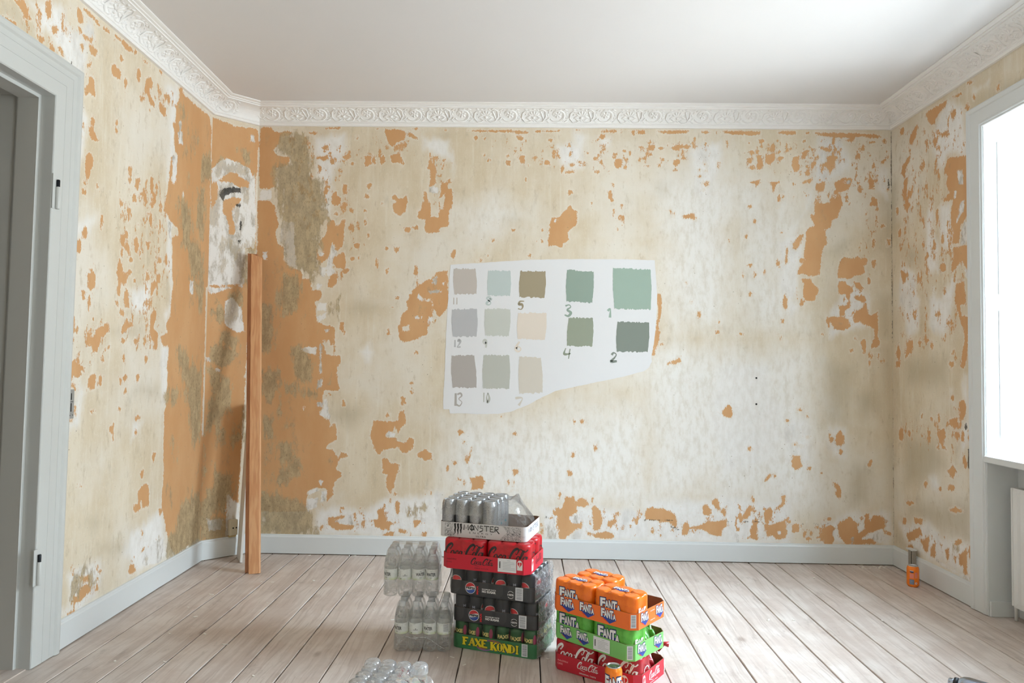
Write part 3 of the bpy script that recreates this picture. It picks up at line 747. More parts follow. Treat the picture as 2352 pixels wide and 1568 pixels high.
O1535 2410 71 0 -27 -27 -17 -49 -9 49
O1706 2396 -8 -3 -2 -5 -8 0 -2 5 -7 3 5 3 5 2 7 3 3 -5
O1608 2301 -2 -13 -6 -6 -7 -4 -3 12 -5 11 3 13 6 4 7 8 3 -15
O1634 2312 1 -8 -4 -6 -5 5 -7 0 0 9 3 6 3 8 5 -4 5 -2
O1699 2313 -1 -6 -2 -7 -4 5 -4 0 -1 7 3 5 1 8 4 -3 4 -3
O1835 2399 61 5 -13 -54 -35 -8 -12 25
O1940 2404 70 36 57 -8 -9 -32 -26 -40 -31 -9 -26 0 17 -36 9 -45 -22 -44 -5 -45 -39 -18 -9 -45 -40 -13 13 -49 5 -45 -31 -22 -9 -84 -13 -98 -62 -1 -43 17 -31 -13 9 49 39 36 -8 53 13 89 -4 53 26 32 35 4 -26 54 0 17 26 5 1 94 8 36 18 -63 44 1 52 27 22 36 -26 8 18 27
T2006 2418 48 0 -13 -18 -31 0
O1924 2323 -5 -9 -3 -11 -6 1 -3 9 -3 10 3 11 4 9 5 -1 4 -8
O1912 2252 0 -5 -5 -2 -5 0 -5 2 0 5 -1 5 6 1 5 0 6 -1
O1724 2063 26 9 -13 -62 -26 -36 -22 9 0 31
O1645 1987 9 -5 4 -97 -22 -9
O1605 1886 -2 -14 -4 -15 -8 11 -8 2 -2 16 5 12 4 15 8 -6 6 -6
O1755 1903 -8 -5 -2 -11 -7 2 -3 8 -7 6 6 7 4 6 7 3 3 -9
O1737 1788 61 5 18 -40 30 -17 9 -44 -27 -9 -4 -31 -61 -5 -13 44 4 62
O1720 1690 -1 -25 -2 -20 -4 8 -3 8 0 29 1 26 2 23 3 -16 4 -2
O1752 1633 -4 -11 -3 -12 -7 5 -5 6 -4 12 6 9 2 15 7 -3 3 -12
O1982 1906 18 22 78 -8 13 31 18 -26 43 -4 0 -40 -17 -9 8 -40 -22 -13 -52 -10 -17 -18 -83 4 4 57
O1973 1773 44 5 17 -31 30 0 5 -35 -22 -18 -1 -88 -26 8 18 36 -26 39 -39 4
O2069 1774 35 -9 30 -26 -4 -22 -26 9 -31 21
O2077 1690 61 -8 9 -31 -18 -9 -56 21
O2134 1642 17 -9 8 -61 18 -18 43 36 0 -105 -5 -78 -13 7 -4 62 -61 25 -34 17 -27 -9 -17 35 13 36 57 27
O1972 1623 70 -8 -31 -27 5 -35 -35 -1
O1902 1547 79 5 52 -17 17 -44 -22 -18 -30 -13 -48 12 -26 44 -13 -40 -13 49
O2239 2545 35 18 5 49 13 -4 0 -45 -40 -40
O2168 2415 13 13 22 -58 0 -9 -31 5
O2185 2335 35 -36 4 -35 -57 -5 14 31
O2224 2157 -3 -24 -4 -20 -5 1 -3 18 -3 25 4 22 2 24 6 -2 2 -23
O2207 2023 -3 -20 -5 -3 -6 -15 -3 22 -2 16 0 22 7 3 5 9 4 -15
O2183 1921 26 -13 -13 -53 -11 17
O2268 2130 -6 -7 -7 -2 -8 -6 -2 10 -5 5 1 9 8 0 8 5 5 -6
O2224 2237 0 -12 -4 -3 -4 -3 -4 6 1 12 -2 13 5 3 4 -2 5 0
O2300 2024 3 -20 -12 1 -7 -7 -10 7 5 19 -5 20 10 5 8 -6 11 2
O2174 1779 -3 -10 -3 -13 -6 5 -4 6 -2 12 2 12 4 11 5 -5 5 -4
O2212 2513 -1 -13 -4 -17 -8 14 -9 -1 -1 17 5 12 3 17 8 -7 6 -8
O1619 1645 17 44 18 -35 0 -53 -14 -9 -17 18
O1631 1517 1 -12 -7 1 -5 -6 -5 6 2 11 -3 12 6 1 5 0 7 -1
O1381 1432 -2 -6 -10 -1 -10 -3 -6 5 -2 5 -3 6 13 0 9 3 10 -3
O1429 1687 -5 -8 -3 -9 -7 2 -5 6 -3 9 3 8 4 9 7 -4 6 -3
O1514 1830 -4 -6 -2 -10 -6 6 -4 3 -5 7 7 5 2 8 6 0 2 -8
O1380 1802 -1 -6 -3 -6 -5 4 -6 0 0 8 3 4 2 9 5 -5 4 -2
O1428 1873 2 -6 -10 -6 -12 5 -16 0 0 7 6 5 7 7 13 -3 12 -2
O1460 2154 -4 -6 -3 -9 -7 5 -5 3 -5 7 7 5 2 9 8 -1 2 -8
O1428 2248 -5 -6 -2 -12 -7 6 -5 4 -6 7 7 7 3 8 7 0 4 -7
O1396 2053 3 -10 -6 -5 -5 5 -7 -1 2 11 1 7 3 10 5 -7 6 -1
O1600 2245 2 -8 -5 -3 -4 2 -5 1 1 8 0 6 4 5 4 -2 4 -2
O1879 1441 -2 -9 -3 -7 -5 0 -3 7 -3 9 4 8 2 7 5 2 2 -10
O1626 2083 -5 -3 -3 -3 -7 1 -4 2 -6 2 7 3 3 3 7 1 2 -4
O1458 1816 -3 -10 -5 -1 -6 -9 -2 12 -2 8 -2 12 8 -2 5 7 4 -7
O2281 2675 -5 -11 -7 -2 -8 -10 -3 15 -4 8 -1 13 10 -1 7 8 7 -8
O2297 2362 1 -10 -5 -5 -5 1 -5 4 -1 10 1 10 5 4 5 1 5 -4
W1862 2699 105 -8 123 -161 -124 -90 -140 -46 -141 -296 -53 -196 0 -177 35 -177 192 179 -105 -107 -140 16 -8 355 184 233
W1964 1799 175 -51 34 -105 -1 -159 -122 -19 -139 -55 -17 159 87 115
W2221 2505 79 -9 -10 -196 -78 53
S2255 2326 66 -26 -3 -391 -65 88
S2000 2039 88 19 -106 -117 -70 17
S1807 2229 -15 -24 -15 -28 -47 -20 -42 -17 -21 6 12 24 21 28 45 20 45 21
W1738 1859 -1 -149 -48 -53 -48 -27 -41 87 -1 140 -8 162 55 29 45 25 53 -51
S2225 1687 79 1 -2 -273 -61 0
H748 1407 1094 -4 26 -219 -11 -797 -1102 -19
W1206 1230 327 4 18 -164 73 -90 -37 -345 -325 -60 -92 307
Q755 349 507 54 397 7 225 -95 413 25 -2 -215 -456 -8 -1082 -11
Q2023 1432 289 4 -19 -210 -180 16
K2314 1464 9 0 -3 -1338 -9 0
O817 1445 27 0 1 -55 -19 -46 -11 -60 -16 4 9 102
O872 1363 -5 -7 -6 -1 -7 -6 -3 8 -3 6 -1 8 9 -1 6 5 6 -5
O980 1259 -8 -9 -17 -11 -28 -3 -27 -4 -6 7 6 9 19 11 27 3 30 5
O979 1259 -3 -9 -5 -4 -6 -3 -3 8 -3 7 2 9 5 5 6 2 3 -8
O1383 1432 -6 -5 -7 -5 -10 1 -9 3 -4 5 6 5 6 6 10 -3 8 -2
O1219 1441 0 -5 -8 -3 -10 2 -12 0 1 5 4 4 4 6 11 -4 10 -1
O1238 938 23 19 11 39 30 -30 3 -36 -8 -23 -22 -5 -23 13
O1613 1409 -1 -12 -2 -6 -3 -4 -1 12 -3 10 2 13 2 2 3 9 2 -14
O2104 1388 28 23 17 -23 -9 -64 -13 -9 -9 46
O2204 1462 14 0 -1 -45 18 -18 -4 -28 -55 -19 1 37 27 27
O2063 1337 2 -10 -11 2 -7 -6 -7 5 3 9 -4 9 9 2 7 -1 10 0
O2085 1415 -4 -5 -1 -8 -5 3 -3 5 -4 5 5 5 2 6 5 2 1 -9
O2187 1307 -1 -11 -3 -10 -4 7 -5 2 -1 11 2 10 3 10 5 -4 4 -4
O2225 1298 2 -20 -4 0 -3 -2 -4 3 1 19 0 17 3 10 3 -8 4 -1
O2176 1261 -5 -11 -2 -18 -5 3 -1 15 -6 11 5 12 3 9 5 11 1 -22
O1742 959 -1 -7 -9 -2 -9 -3 -6 6 -4 6 2 6 9 3 9 3 5 -6
O1781 923 -2 -5 -1 -8 -4 4 -3 3 -2 6 3 5 2 7 3 -1 3 -5
O1424 709 5 -12 -11 -1 -8 -1 -11 2 4 12 -2 10 8 6 8 -3 10 -2
O1659 885 -1 -5 -4 -4 -6 2 -6 1 0 6 2 5 3 6 6 -5 6 0
O1948 803 32 28 27 -36 4 -45 -36 -14 -22 13
O1941 776 -5 -11 -7 -2 -8 -10 -4 14 -3 9 -1 13 10 -1 7 7 7 -8
O1927 805 -4 -5 -3 -5 -6 2 -4 2 -3 5 3 5 4 5 6 -1 4 -3
O1999 697 -6 -8 -5 -9 -8 2 -6 6 -3 9 4 9 5 8 8 -3 6 -4
O2146 617 31 41 9 -18 -27 -37
O1782 784 -1 -3 -3 -2 -5 1 -4 1 -1 3 2 3 3 4 4 -3 4 0
O1713 741 -6 -3 -3 -4 -7 2 -4 2 -7 2 8 3 3 3 8 1 1 -4
O1744 728 -1 -4 -4 -2 -5 0 -5 1 1 4 -1 5 5 2 4 -2 7 0
O1682 668 50 1 4 -36 9 -27 -36 -31 -36 25 5 36
O1538 522 -15 -15 -6 5 -14 -7 8 17 10 14 13 17 9 -2 8 0 -3 -12
O1581 541 0 -10 -6 0 -4 -5 -3 6 0 9 -1 10 5 3 4 1 4 -5
O1799 593 -1 -6 -7 -3 -7 0 -8 3 1 6 -1 6 8 2 7 -1 9 0
O1873 560 0 -7 -4 -3 -5 -1 -4 3 1 8 -1 7 5 3 4 -2 5 0
O1934 509 27 -4 27 -35 0 -36 -14 -36 -13 17 -23 27 23 18 -23 27
O1441 387 1 -13 -4 -4 -4 2 -5 1 2 13 0 11 2 11 4 -10 5 2
O769 305 41 18 54 6 87 -35 9 -67 -9 -23 -41 40 -45 -10 -37 17 -63 4
O1118 338 27 23 32 -40 0 -45 -55 21
O1176 366 28 36 22 -35 9 -45 32 23 -4 -68 -37 36
O1001 227 22 23 14 -31 63 1 54 33 45 -4 50 10 23 9 4 -54 -31 -9 -9 -45 -63 7 -55 36 -81 -6 -9 -32 -36 -1
O1344 270 36 27 27 55 22 -4 -9 -59 -31 -19
O1459 321 -8 -13 -3 -19 -7 -2 -2 22 -8 12 5 17 6 7 7 13 3 -23
O1502 317 40 28 18 -22 -9 -50 -45 -5
O1578 337 36 36 0 45 26 1 -8 -54 -36 -32
O1412 199 40 77 18 -4 -9 -81 9 -50 -72 4 23 27
O1484 263 49 -35 72 28 32 10 9 -72 -5 -36 -54 -14 -36 30 -27 -23 -9 50
T1587 193 32 10 -5 -23 -22 -5
O1677 248 50 -3 -5 -50 -40 -5
O1875 225 54 15 27 -18 -27 -32 8 -36 -4 -35 -54 -1 -4 35 -45 4 40 37
O1965 245 36 27 40 28 40 -44 9 -63 40 28 5 89 23 5 -1 -58 32 54 63 -16 4 -81 40 -13 0 -18 -45 4 -9 36 -81 -29 -53 -36 71 1 27 -26 -90 -11 -107 -2 -36 53
T2045 165 18 5 -2 -40 -12 -5
T2188 204 45 10 22 -45 -31 -36 -45 26
T1938 217 26 -8 -9 -36 -22 8
O1802 152 -9 -5 -3 -10 -10 3 -5 5 -8 6 8 7 5 6 10 1 5 -7
O820 179 -3 -7 -3 -9 -6 4 -5 3 -2 9 3 8 4 7 5 -3 5 -3
O816 278 0 -10 -3 -11 -4 9 -6 -1 0 13 3 8 1 15 5 -9 3 -4
O1924 280 3 -5 -10 -3 -10 2 -14 0 1 5 4 4 6 4 12 -1 10 -2
W755 368 543 36 361 -12 9 -278 -911 -17
W1624 889 162 21 0 -272 -135 16
W1904 857 117 -7 -1 -208 -108 16
W2019 326 260 9 26 -138 -28 -72 -411 -8 9 135
T1303 179 50 1 0 -63 -45 8
K915 221 68 -25 -5 -10 -54 22
K756 255 181 0 0 -4 -181 -3
K1263 252 216 4 0 -6 -216 -3
K1731 249 234 0 0 -4 -234 -3
S1403 194 5 -23 -21 0 -16 -7 -17 7 8 22 -9 22 19 8 14 -7 23 2
S2234 1007 -12 -61 -56 -5 -49 -39 -32 52 -11 51 -1 61 53 15 49 17 38 -39
S2065 615 99 11 -2 -252 -125 -20 -18 152
S2240 1371 81 1 -7 -1130 -27 -1 -5 586
S1878 1275 189 -43 -46 -355 -135 -11
S1297 1231 91 1 -9 -91 -64 -1
S1717 1072 -3 -10 -6 -6 -7 -3 -3 10 -5 9 3 11 6 4 7 7 3 -13
S1125 600 -24 -19 -7 -33 -25 6 -9 26 -28 19 24 22 14 17 25 17 6 -37'''
PATCH['L']='''Q2047 2504 -430 227 -65 -253 -35 -26 144 -51 379 -22
Q1567 2726 -941 18 18 -166 262 -32 195 127 377 -6
O1973 2543 -49 26 -31 -18 2 -17 -24 -13 52 -26 4 27 30 16
O1801 2634 -31 16 -8 -68 21 -17 19 26
O1822 2567 7 -15 1 -21 8 -1 3 15 9 8 -6 17 -4 11 -7 14 -3 -20
O1841 2592 0 -6 5 -4 4 -5 3 4 1 4 1 6 -5 3 -4 5 -4 -1
O1819 2510 -1 -8 5 -6 5 -3 4 3 1 7 1 8 -6 5 -4 5 -5 -3
O2044 2448 -48 13 -31 2 -13 -20 24 -20 25 9 42 -3
O2016 2414 6 -6 4 -5 7 -4 3 3 8 -2 -5 6 -6 4 -8 7 -2 -4
O1987 2402 -31 8 -51 1 -53 18 -35 -5 -35 -3 6 -19 55 -11 87 4
O1848 2475 -27 3 -24 12 2 -25 20 -21 14 10
O1760 2550 -43 16 2 -20 18 -23 18 5
O1763 2477 -21 10 -5 -22 9 -33 24 -29 16 35 -24 16
O1727 2480 -45 15 -17 -31 26 -7 13 18
O1742 2420 -25 16 -43 -6 3 -28 22 -2 31 6
O1640 2440 4 -9 2 -12 8 3 5 1 5 7 -5 9 -3 9 -7 2 -5 -4
O1617 2410 4 -5 2 -6 5 -1 3 2 5 2 -5 6 -2 4 -6 4 -1 -5
O1659 2575 -1 -12 2 -10 4 5 4 -1 1 13 0 11 -2 11 -4 -2 -4 -2
O1683 2627 1 -10 4 -2 3 -9 3 7 0 8 3 11 -5 1 -3 5 -5 -1
O1599 2705 -28 9 -19 -26 -1 -28 41 -10 6 30
O1587 2632 -25 2 -10 -18 -30 -1 -42 15 3 -15 51 -19 26 11 17 2
O1559 2728 -42 4 -63 -6 -28 -15 27 -5 37 13 64 -4
O1417 2718 -65 10 -5 -11 42 -12
O1318 2728 -85 6 -74 0 -11 -18 57 -14 48 17 55 0
O1065 2724 -87 2 5 -12 70 3
O887 2743 -31 7 -7 -16 31 -7
O1106 2735 4 -8 5 -9 9 -1 9 -1 5 5 -7 8 -3 10 -11 1 -6 -2
O1566 2566 -20 12 -6 -23 8 -19 12 5
O1504 2590 -66 14 -1 -18 16 -36 31 4 14 15
O1516 2504 -34 20 -1 -21 25 -26 3 -17 -35 -1 -18 -3 -14 -79 27 5 18 -1 37 -25 -2 42 -24 25 6 24 17 3
O1328 2577 -28 12 -35 -4 -26 -11 13 -34 39 -8 30 2
O1233 2647 4 -11 5 -10 9 -1 8 0 3 9 -3 10 -5 11 -9 -1 -9 1
O1630 2689 7 -7 2 -7 6 -4 2 5 7 0 -4 8 -5 4 -6 7 -2 -5
O1217 2557 -31 13 3 -39 20 -22
O1100 2653 -33 11 -2 -29 20 -41 23 14
O1019 2636 -45 36 -32 -29 16 -43 24 3 -14 -31 -50 -24 11 -23 36 -1 38 46 35 -2 -15 36
O1017 2538 9 -14 14 -9 15 -13 8 9 8 6 -1 12 -16 9 -15 10 -11 -5
O959 2499 3 -6 3 -5 6 -1 6 0 1 5 -2 5 -3 6 -6 0 -6 0
O870 2578 -32 -6 -32 -7 -3 -34 25 -19 33 14 14 20
O754 2635 -2 -18 12 -9 10 -8 12 5 -2 19 5 18 -12 10 -10 0 -15 6
O790 2634 4 -13 10 -7 11 -11 6 10 6 7 1 13 -14 5 -10 12 -9 -6
O1565 2198 -21 -3 -14 -21 12 -9 22 14
O1531 2233 -4 -4 12 -7 12 -3 13 -3 -1 6 0 5 -10 6 -12 4 -12 2
O1517 2225 -3 -10 6 -6 6 1 8 -2 -1 11 0 9 -4 9 -6 -1 -7 -1
O1491 2229 -35 12 -23 -24 -24 -21 30 -13 27 7
O1446 2270 1 -12 5 -12 8 3 8 -1 2 14 -3 12 -3 15 -8 -7 -8 0
O1254 2331 5 -8 7 -3 7 -8 3 6 4 4 0 7 -8 3 -7 6 -5 -3
O1256 2292 8 -9 2 -12 8 -2 4 9 7 5 -4 10 -5 8 -8 5 -4 -8
O1505 2106 -51 15 -15 -22 2 -37 21 -11 7 -38 21 -16 10 33
O1150 2156 -28 8 1 -52 21 -6
O1127 2088 1 -7 3 -9 5 4 6 0 2 7 -4 6 -1 11 -6 -3 -3 -4
O1531 2392 4 -6 5 -4 6 -5 4 3 3 3 -2 6 -5 4 -6 4 -4 -3
O1547 2301 4 -8 3 -8 7 -2 3 5 6 5 -4 8 -4 6 -6 7 -3 -10
O1527 2442 9 -8 7 -7 12 -4 10 -1 6 2 -7 7 -7 7 -13 4 -9 1
W1901 2581 -100 53 -124 45 -4 -76 -65 -19 -82 24 -5 -96 29 -74 64 -27 112 59 32 43 76 -36 25 66
W1608 2584 -111 106 -22 -58 83 -65
W1584 2308 -95 -32 24 -178 59 -133 8 279
S2047 2504 -77 41 -40 -37 -74 -10 11 -46 86 13 44 4 47 -11
W735 2701 -54 21 2 -184 29 -179 -31 -55 47 -122 26 -7 -24 243 32 86
K1734 2606 -11 6 0 -12 9 -5
K1583 2553 6 -6 2 -5 5 -5 2 6 5 1 -2 6 -5 3 -5 5 -3 -3
K1617 2450 3 -9 0 -16 3 3 2 9 4 8 -3 10 -1 10 -3 4 -2 -11
O668 2734 -52 28 -36 -541 67 -18 -4 151 42 13 -9 69 46 75 -53 32 -19 132
O723 2324 -26 14 7 -106 30 -52 10 54
T697 2338 -40 12 18 -136 26 -20
Q1268 2130 -578 127 -35 -543 583 -80
Q1123 2598 -402 125 16 -190 376 -90
O1573 1953 -11 -3 -1 -52 13 -1
O1562 1969 -2 -5 8 -1 4 -3 6 0 -3 5 3 4 -5 3 -5 0 -7 2
O1489 1983 3 -6 3 -6 8 1 8 0 3 4 -5 6 -4 5 -8 1 -7 -1
O1516 1949 -26 9 0 -30 29 -2
O1121 2139 -1 -16 11 -8 10 -6 10 6 1 16 3 17 -12 7 -10 3 -13 0
O1122 2093 5 -12 7 -5 8 -11 5 13 5 7 0 12 -9 4 -8 8 -6 -8
O1081 2114 -44 16 2 -26 21 -49 29 11
O1402 1989 -2 -9 4 -4 4 0 5 1 -1 9 1 8 -3 6 -4 -1 -5 -2
O939 2162 -25 3 -4 -66 22 -44 11 74
O855 2126 5 -14 9 -8 11 -8 8 10 6 10 -4 14 -8 9 -11 7 -7 -12
O1217 1975 -28 -11 4 -19 27 -3
O1109 2018 -21 18 -20 -32 17 -13 25 3
O1011 2052 -3 -7 16 -4 12 -5 13 -1 -5 9 7 5 -14 6 -12 0 -18 6
O976 2043 -7 -17 16 -4 10 -6 13 2 -3 18 4 16 -11 10 -11 0 -13 -1
O931 2030 -45 4 12 -28 37 -15
O1160 1940 -43 16 4 -16 16 -12 -11 -43 14 -6 8 46
O908 1946 5 -19 2 -30 13 16 10 4 7 21 -8 19 -3 25 -12 -3 -8 -14
O916 1970 -6 -3 22 -4 16 -5 16 -2 -4 4 5 3 -18 5 -15 3 -17 2
O1372 1865 -19 1 5 -74 11 12
O1461 1764 11 -14 2 -24 13 5 6 13 12 12 -10 16 -5 15 -12 7 -6 -17
O1568 1718 -60 16 1 -59 13 -7 13 8 25 -9
O1164 1827 -12 20 -24 -31 13 -15 27 -2
O1084 1805 -27 24 -26 -45 21 -40 27 14
O954 1816 -36 16 -1 -15 17 -35 19 6
O1113 1764 8 -14 8 -13 14 -1 11 8 9 12 -10 13 -6 14 -15 2 -7 -12
O1179 1729 -2 -16 6 -9 6 1 7 5 1 16 1 17 -6 7 -6 2 -7 -5
O1011 1744 3 -11 1 -15 6 6 5 5 3 13 -3 11 -2 12 -5 -2 -5 -6
O764 1774 -28 4 -7 -49 24 -10
O808 1751 -4 -13 12 -5 10 1 15 -2 -5 14 2 11 -7 12 -12 -9 -14 4
O1227 1635 -22 58 -18 -24 -2 -28
O1088 1708 7 -7 6 -5 10 -3 7 5 6 4 -5 7 -7 6 -10 2 -6 -5
O815 1921 -1 -7 6 -3 5 -2 5 3 1 6 0 6 -5 4 -5 3 -5 -4
O851 1916 3 -4 2 -4 5 0 5 1 1 4 -2 3 -2 5 -5 -1 -5 -1
O1035 1882 -1 -9 5 0 3 -5 3 4 0 8 2 9 -4 3 -3 0 -5 -1
O1424 1613 0 -4 9 -2 9 -2 9 0 -2 4 3 4 -10 2 -8 0 -12 2
O785 2005 -36 182 -62 16 -22 102 -127 107 -45 -675 176 -25 19 179 -78 28 27 84 78 -16 17 40
W829 2679 -150 61 -4 -164 22 -213 47 -148 26 -34 -31 170 22 127 -34 113
W1585 1798 -202 87 6 -68 79 -70 121 -33
W759 2011 -55 18 -14 -206 21 -116 41 -6 -16 181
S584 2202 -59 16 -25 -364 60 -3 53 122 -9 85
T710 2333 -57 23 12 -154 42 -18
Q1243 1716 -582 95 46 -583 505 -7
Q1596 1421 -349 29 -12 -206 202 -177 155 6
O1421 1613 2 -5 9 -2 8 -5 5 5 2 3 1 6 -9 1 -7 3 -7 -2
O1454 1584 -31 23 -21 -16 -2 -60 27 -20 27 19
O1495 1509 -27 6 -2 -43 22 -2
O1427 1462 4 -15 3 -10 5 -13 2 25 6 12 -1 20 -5 0 -4 16 -5 -19
O1226 1614 -22 73 -23 -26 -7 -28 -44 6 3 -43 25 -38 24 27 9 -19 -3 -47 21 -5 15 36 -16 26
O1097 1643 2 -7 5 -6 7 1 7 2 1 7 -3 7 -3 8 -7 -4 -6 -1
O1157 1534 -20 26 -29 -20 -5 -72 44 -4
O1224 1490 -26 5 8 -30 17 10
O1190 1458 -39 -12 -1 -26 33 12
O1085 1705 8 -8 7 -5 12 -3 7 5 7 5 -6 7 -7 7 -12 2 -6 -5
O728 1753 10 -16 1 -27 13 8 7 13 11 15 -9 19 -5 17 -11 4 -8 -17
O808 1747 -5 -13 13 -6 10 2 15 -3 -5 16 2 11 -7 13 -12 -9 -14 4
O951 1666 -38 -17 4 -29 37 1
O904 1612 -43 21 -22 -26 36 -43 24 -25
O1056 1606 0 -7 7 -1 6 -5 5 5 1 6 1 6 -7 2 -6 3 -5 -4
O1570 1408 -24 9 -11 -33 6 -47 21 -1
O1514 1330 -5 -5 12 -3 10 2 16 -1 -4 6 -2 4 -5 5 -12 -3 -13 0
O900 1447 -43 32 -20 -8 3 -52 18 -33 -48 -30 1 -90 45 -1 -3 44 46 30 4 64
O883 1296 -2 -20 5 -4 5 -2 5 6 -1 19 3 19 -4 9 -5 -8 -6 2
O1158 1381 -30 34 -13 -20 -45 0 -7 -15 50 -14 16 -22 38 1
O1274 1385 -3 -45 68 -31 25 -62 33 -4 15 30 37 -7 5 22 -11 43 -23 -4 -1 -22 -32 7 -12 34 -71 32
O1311 1254 -54 29 4 -23 35 -9
O1018 1303 3 -9 7 -9 12 3 11 3 2 11 -2 10 -8 8 -11 -3 -13 -2
O1137 1305 -5 -8 11 -1 8 0 13 0 -5 8 2 7 -6 6 -10 -5 -12 1
O1397 1391 -2 -7 7 -1 6 -2 6 2 0 7 1 6 -6 3 -6 1 -6 -3
O1309 1217 -5 -14 9 -6 8 6 11 -2 -2 16 -1 11 -4 14 -9 -12 -9 0
O1129 1219 0 -9 4 -9 6 7 7 0 1 11 -3 7 -1 14 -7 -8 -5 -3
O909 1216 8 -14 6 -9 9 -12 4 23 9 12 -2 18 -10 1 -8 13 -7 -17
O1562 1185 -33 24 -32 -21 -49 -13 8 -16 27 5 -10 -21 30 -15 26 8 16 -23 -26 -6 -7 -32 18 11 55 7 0 61
O1418 1132 -22 16 -29 -6 1 -60 37 -13 17 25
O1347 1131 -28 11 -3 -45 24 -8
O1147 1110 4 -10 6 -5 7 -7 4 15 6 8 -1 13 -9 -1 -6 10 -6 -12
O1096 1124 10 -7 8 -5 13 -5 4 12 12 6 -4 9 -14 0 -11 8 -8 -10
O980 1126 12 -10 5 -11 13 -1 6 12 10 10 -6 12 -9 8 -11 1 -9 -10
O1101 1059 3 -11 4 -11 9 7 8 3 4 13 -6 8 -2 16 -9 -7 -6 -8
O1591 991 -17 -22 -52 -16 4 -10 62 -3
O1506 986 -2 -16 4 -5 4 1 5 5 1 16 0 14 -3 6 -4 1 -5 -7
O1244 890 -40 31 -6 -12 9 -28 -8 -47 10 -4 7 35 21 7
O1351 972 4 -5 4 -3 5 -4 2 9 5 4 -1 7 -6 -1 -5 5 -4 -6
O1383 976 2 -5 2 -6 4 3 4 3 3 5 -4 4 -1 7 -5 -1 -2 -6
O961 921 -3 -9 12 -7 18 9 21 0 2 11 -10 6 -7 10 -19 -7 -15 -4
O991 850 4 -6 1 -12 7 8 5 4 5 8 -6 6 -1 9 -7 -1 -3 -9
O1555 891 0 -3 6 -2 7 2 7 2 0 3 0 3 -6 1 -7 -1 -8 -2
O1149 976 -3 -9 10 0 8 -2 7 4 0 8 1 8 -7 2 -8 0 -8 -4
O908 1333 0 -6 4 -7 7 6 8 -1 2 7 -5 4 -1 9 -8 -4 -5 -3
O682 1807 -183 30 -74 -1107 286 30 5 177 -65 70 20 95 26 73 -20 121 75 -9 30 51 -72 30 16 39 -66 65 2 135
W1103 1558 -187 52 -9 -144 142 -36 37 39
W745 1169 -84 -7 -18 -162 77 -3 19 86
W1051 910 -130 -4 67 -74 68 -30 -8 65
W717 1801 -42 7 -20 -302 52 -78 9 -60 34 97 -64 72
W1585 950 -67 0 -5 57 -36 136 35 -10 -75 -55 45 -146 85 -14
S962 1362 34 -20 35 -30 88 17 81 -1 46 19 -84 18 -18 29 -93 -3 -48 -15
S792 1052 -50 -29 109 -7 92 13 117 5 -18 26 -12 20 -66 17 -99 -12 -107 -9
S625 952 4 -24 11 -7 12 -15 7 28 8 20 2 30 -16 -4 -10 19 -11 -21
S438 871 9 -22 8 -15 14 -10 7 31 13 19 -4 27 -14 0 -12 24 -9 -32
S582 1161 7 -13 5 -19 13 11 11 6 11 16 -13 11 -3 19 -14 -2 -6 -17
Q1521 365 -272 -60 -13 -214 271 39
Q1051 315 -394 -54 -10 -155 394 45
O1214 855 -14 -1 2 -24 11 1
O827 732 -34 -1 3 -23 21 -28 22 26
O950 637 -30 25 -13 -19 17 -33 19 13
O964 549 -74 36 -27 -14 -17 -69 3 -45 64 -7 9 40 21 23 -10 -56 55 -8 26 27 -11 20 -50 -13
O904 331 0 -11 5 -2 5 -2 5 9 2 10 0 11 -6 0 -5 5 -4 -10
O703 400 6 -9 10 -1 10 -7 5 15 6 9 2 14 -14 -5 -9 7 -10 -11
O1453 659 0 -5 6 0 5 0 5 4 2 4 -1 4 -6 0 -5 1 -4 -4
O1585 532 -1 -8 3 -3 3 2 4 2 -1 9 1 8 -2 6 -4 -6 -4 -1
O925 239 -50 14 5 -22 38 -6
O861 236 -25 20 -15 -37 -2 -27 40 14
O774 217 -25 38 -10 -36 5 -33 -35 -12 4 -40 49 3 -5 32
O816 162 -7 -9 14 1 12 7 18 4 -4 6 -2 4 -8 4 -13 -8 -14 -4
O1021 201 -43 -11 -21 -38 48 -5 25 13
O1319 277 -20 1 -12 -24 -31 -11 20 -12 26 13
O1438 266 -81 -18 -2 -26 48 9 29 17
O1426 216 -72 -8 -2 -35 61 -20 46 5 8 -20 13 59 -33 -16
O1516 133 -63 -8 4 -9 58 4
O1291 209 4 -4 1 -9 5 2 3 9 5 8 -4 6 -3 3 -4 4 -2 -11
O714 808 -512 -49 34 -305 -4 -308 154 -15 143 -7 64 51 50 96 35 91 34 75 -11 163
O275 766 -149 -14 -45 -642 150 20
W1030 360 -334 60 -25 -170 -82 -132 279 15 172 5 -19 70 50 57
W1525 291 -255 14 -15 -80 47 -61 131 -65 158 18 4 64 -95 -21
T924 226 -101 34 13 -17 -53 13 -112 1 20 -132 204 36
V1486 237 -22 10 -10 -31 -24 -7 22 -18 29 22
V1397 282 -19 -2 -42 -49 4 -22 15 10 2 35
V904 208 -72 -19 6 -11 53 14
V675 247 -4 -6 28 1 21 -1 22 6 8 5 2 6 -22 0 -23 1 -21 -6
S693 806 -105 -10 17 -211 69 -72
V593 175 -87 72 -109 56 -169 42 4 -199 296 -30
V355 414 -103 12 -14 -202 206 45
S1245 456 54 0 17 -13 49 7 14 24 45 21 -28 10 -36 -1 -44 1 -23 -24
S1048 290 60 0 35 -5 68 11 19 27 62 28 -34 9 -59 -12 -62 2 -27 -30
O763 2013 -21 116 -68 103 -22 121 49 56 -8 103 -8 110 -55 100 -48 -3 -329 0 -33 -68 -2 -296 -19 -686 465 -52 14 223 -74 20 21 96 77 13
T704 2337 -49 15 2 -144 45 -5
V605 2120 -94 22 -64 -90 1 -106 -144 -81 -32 -204 166 17 68 154 82 23 27 176
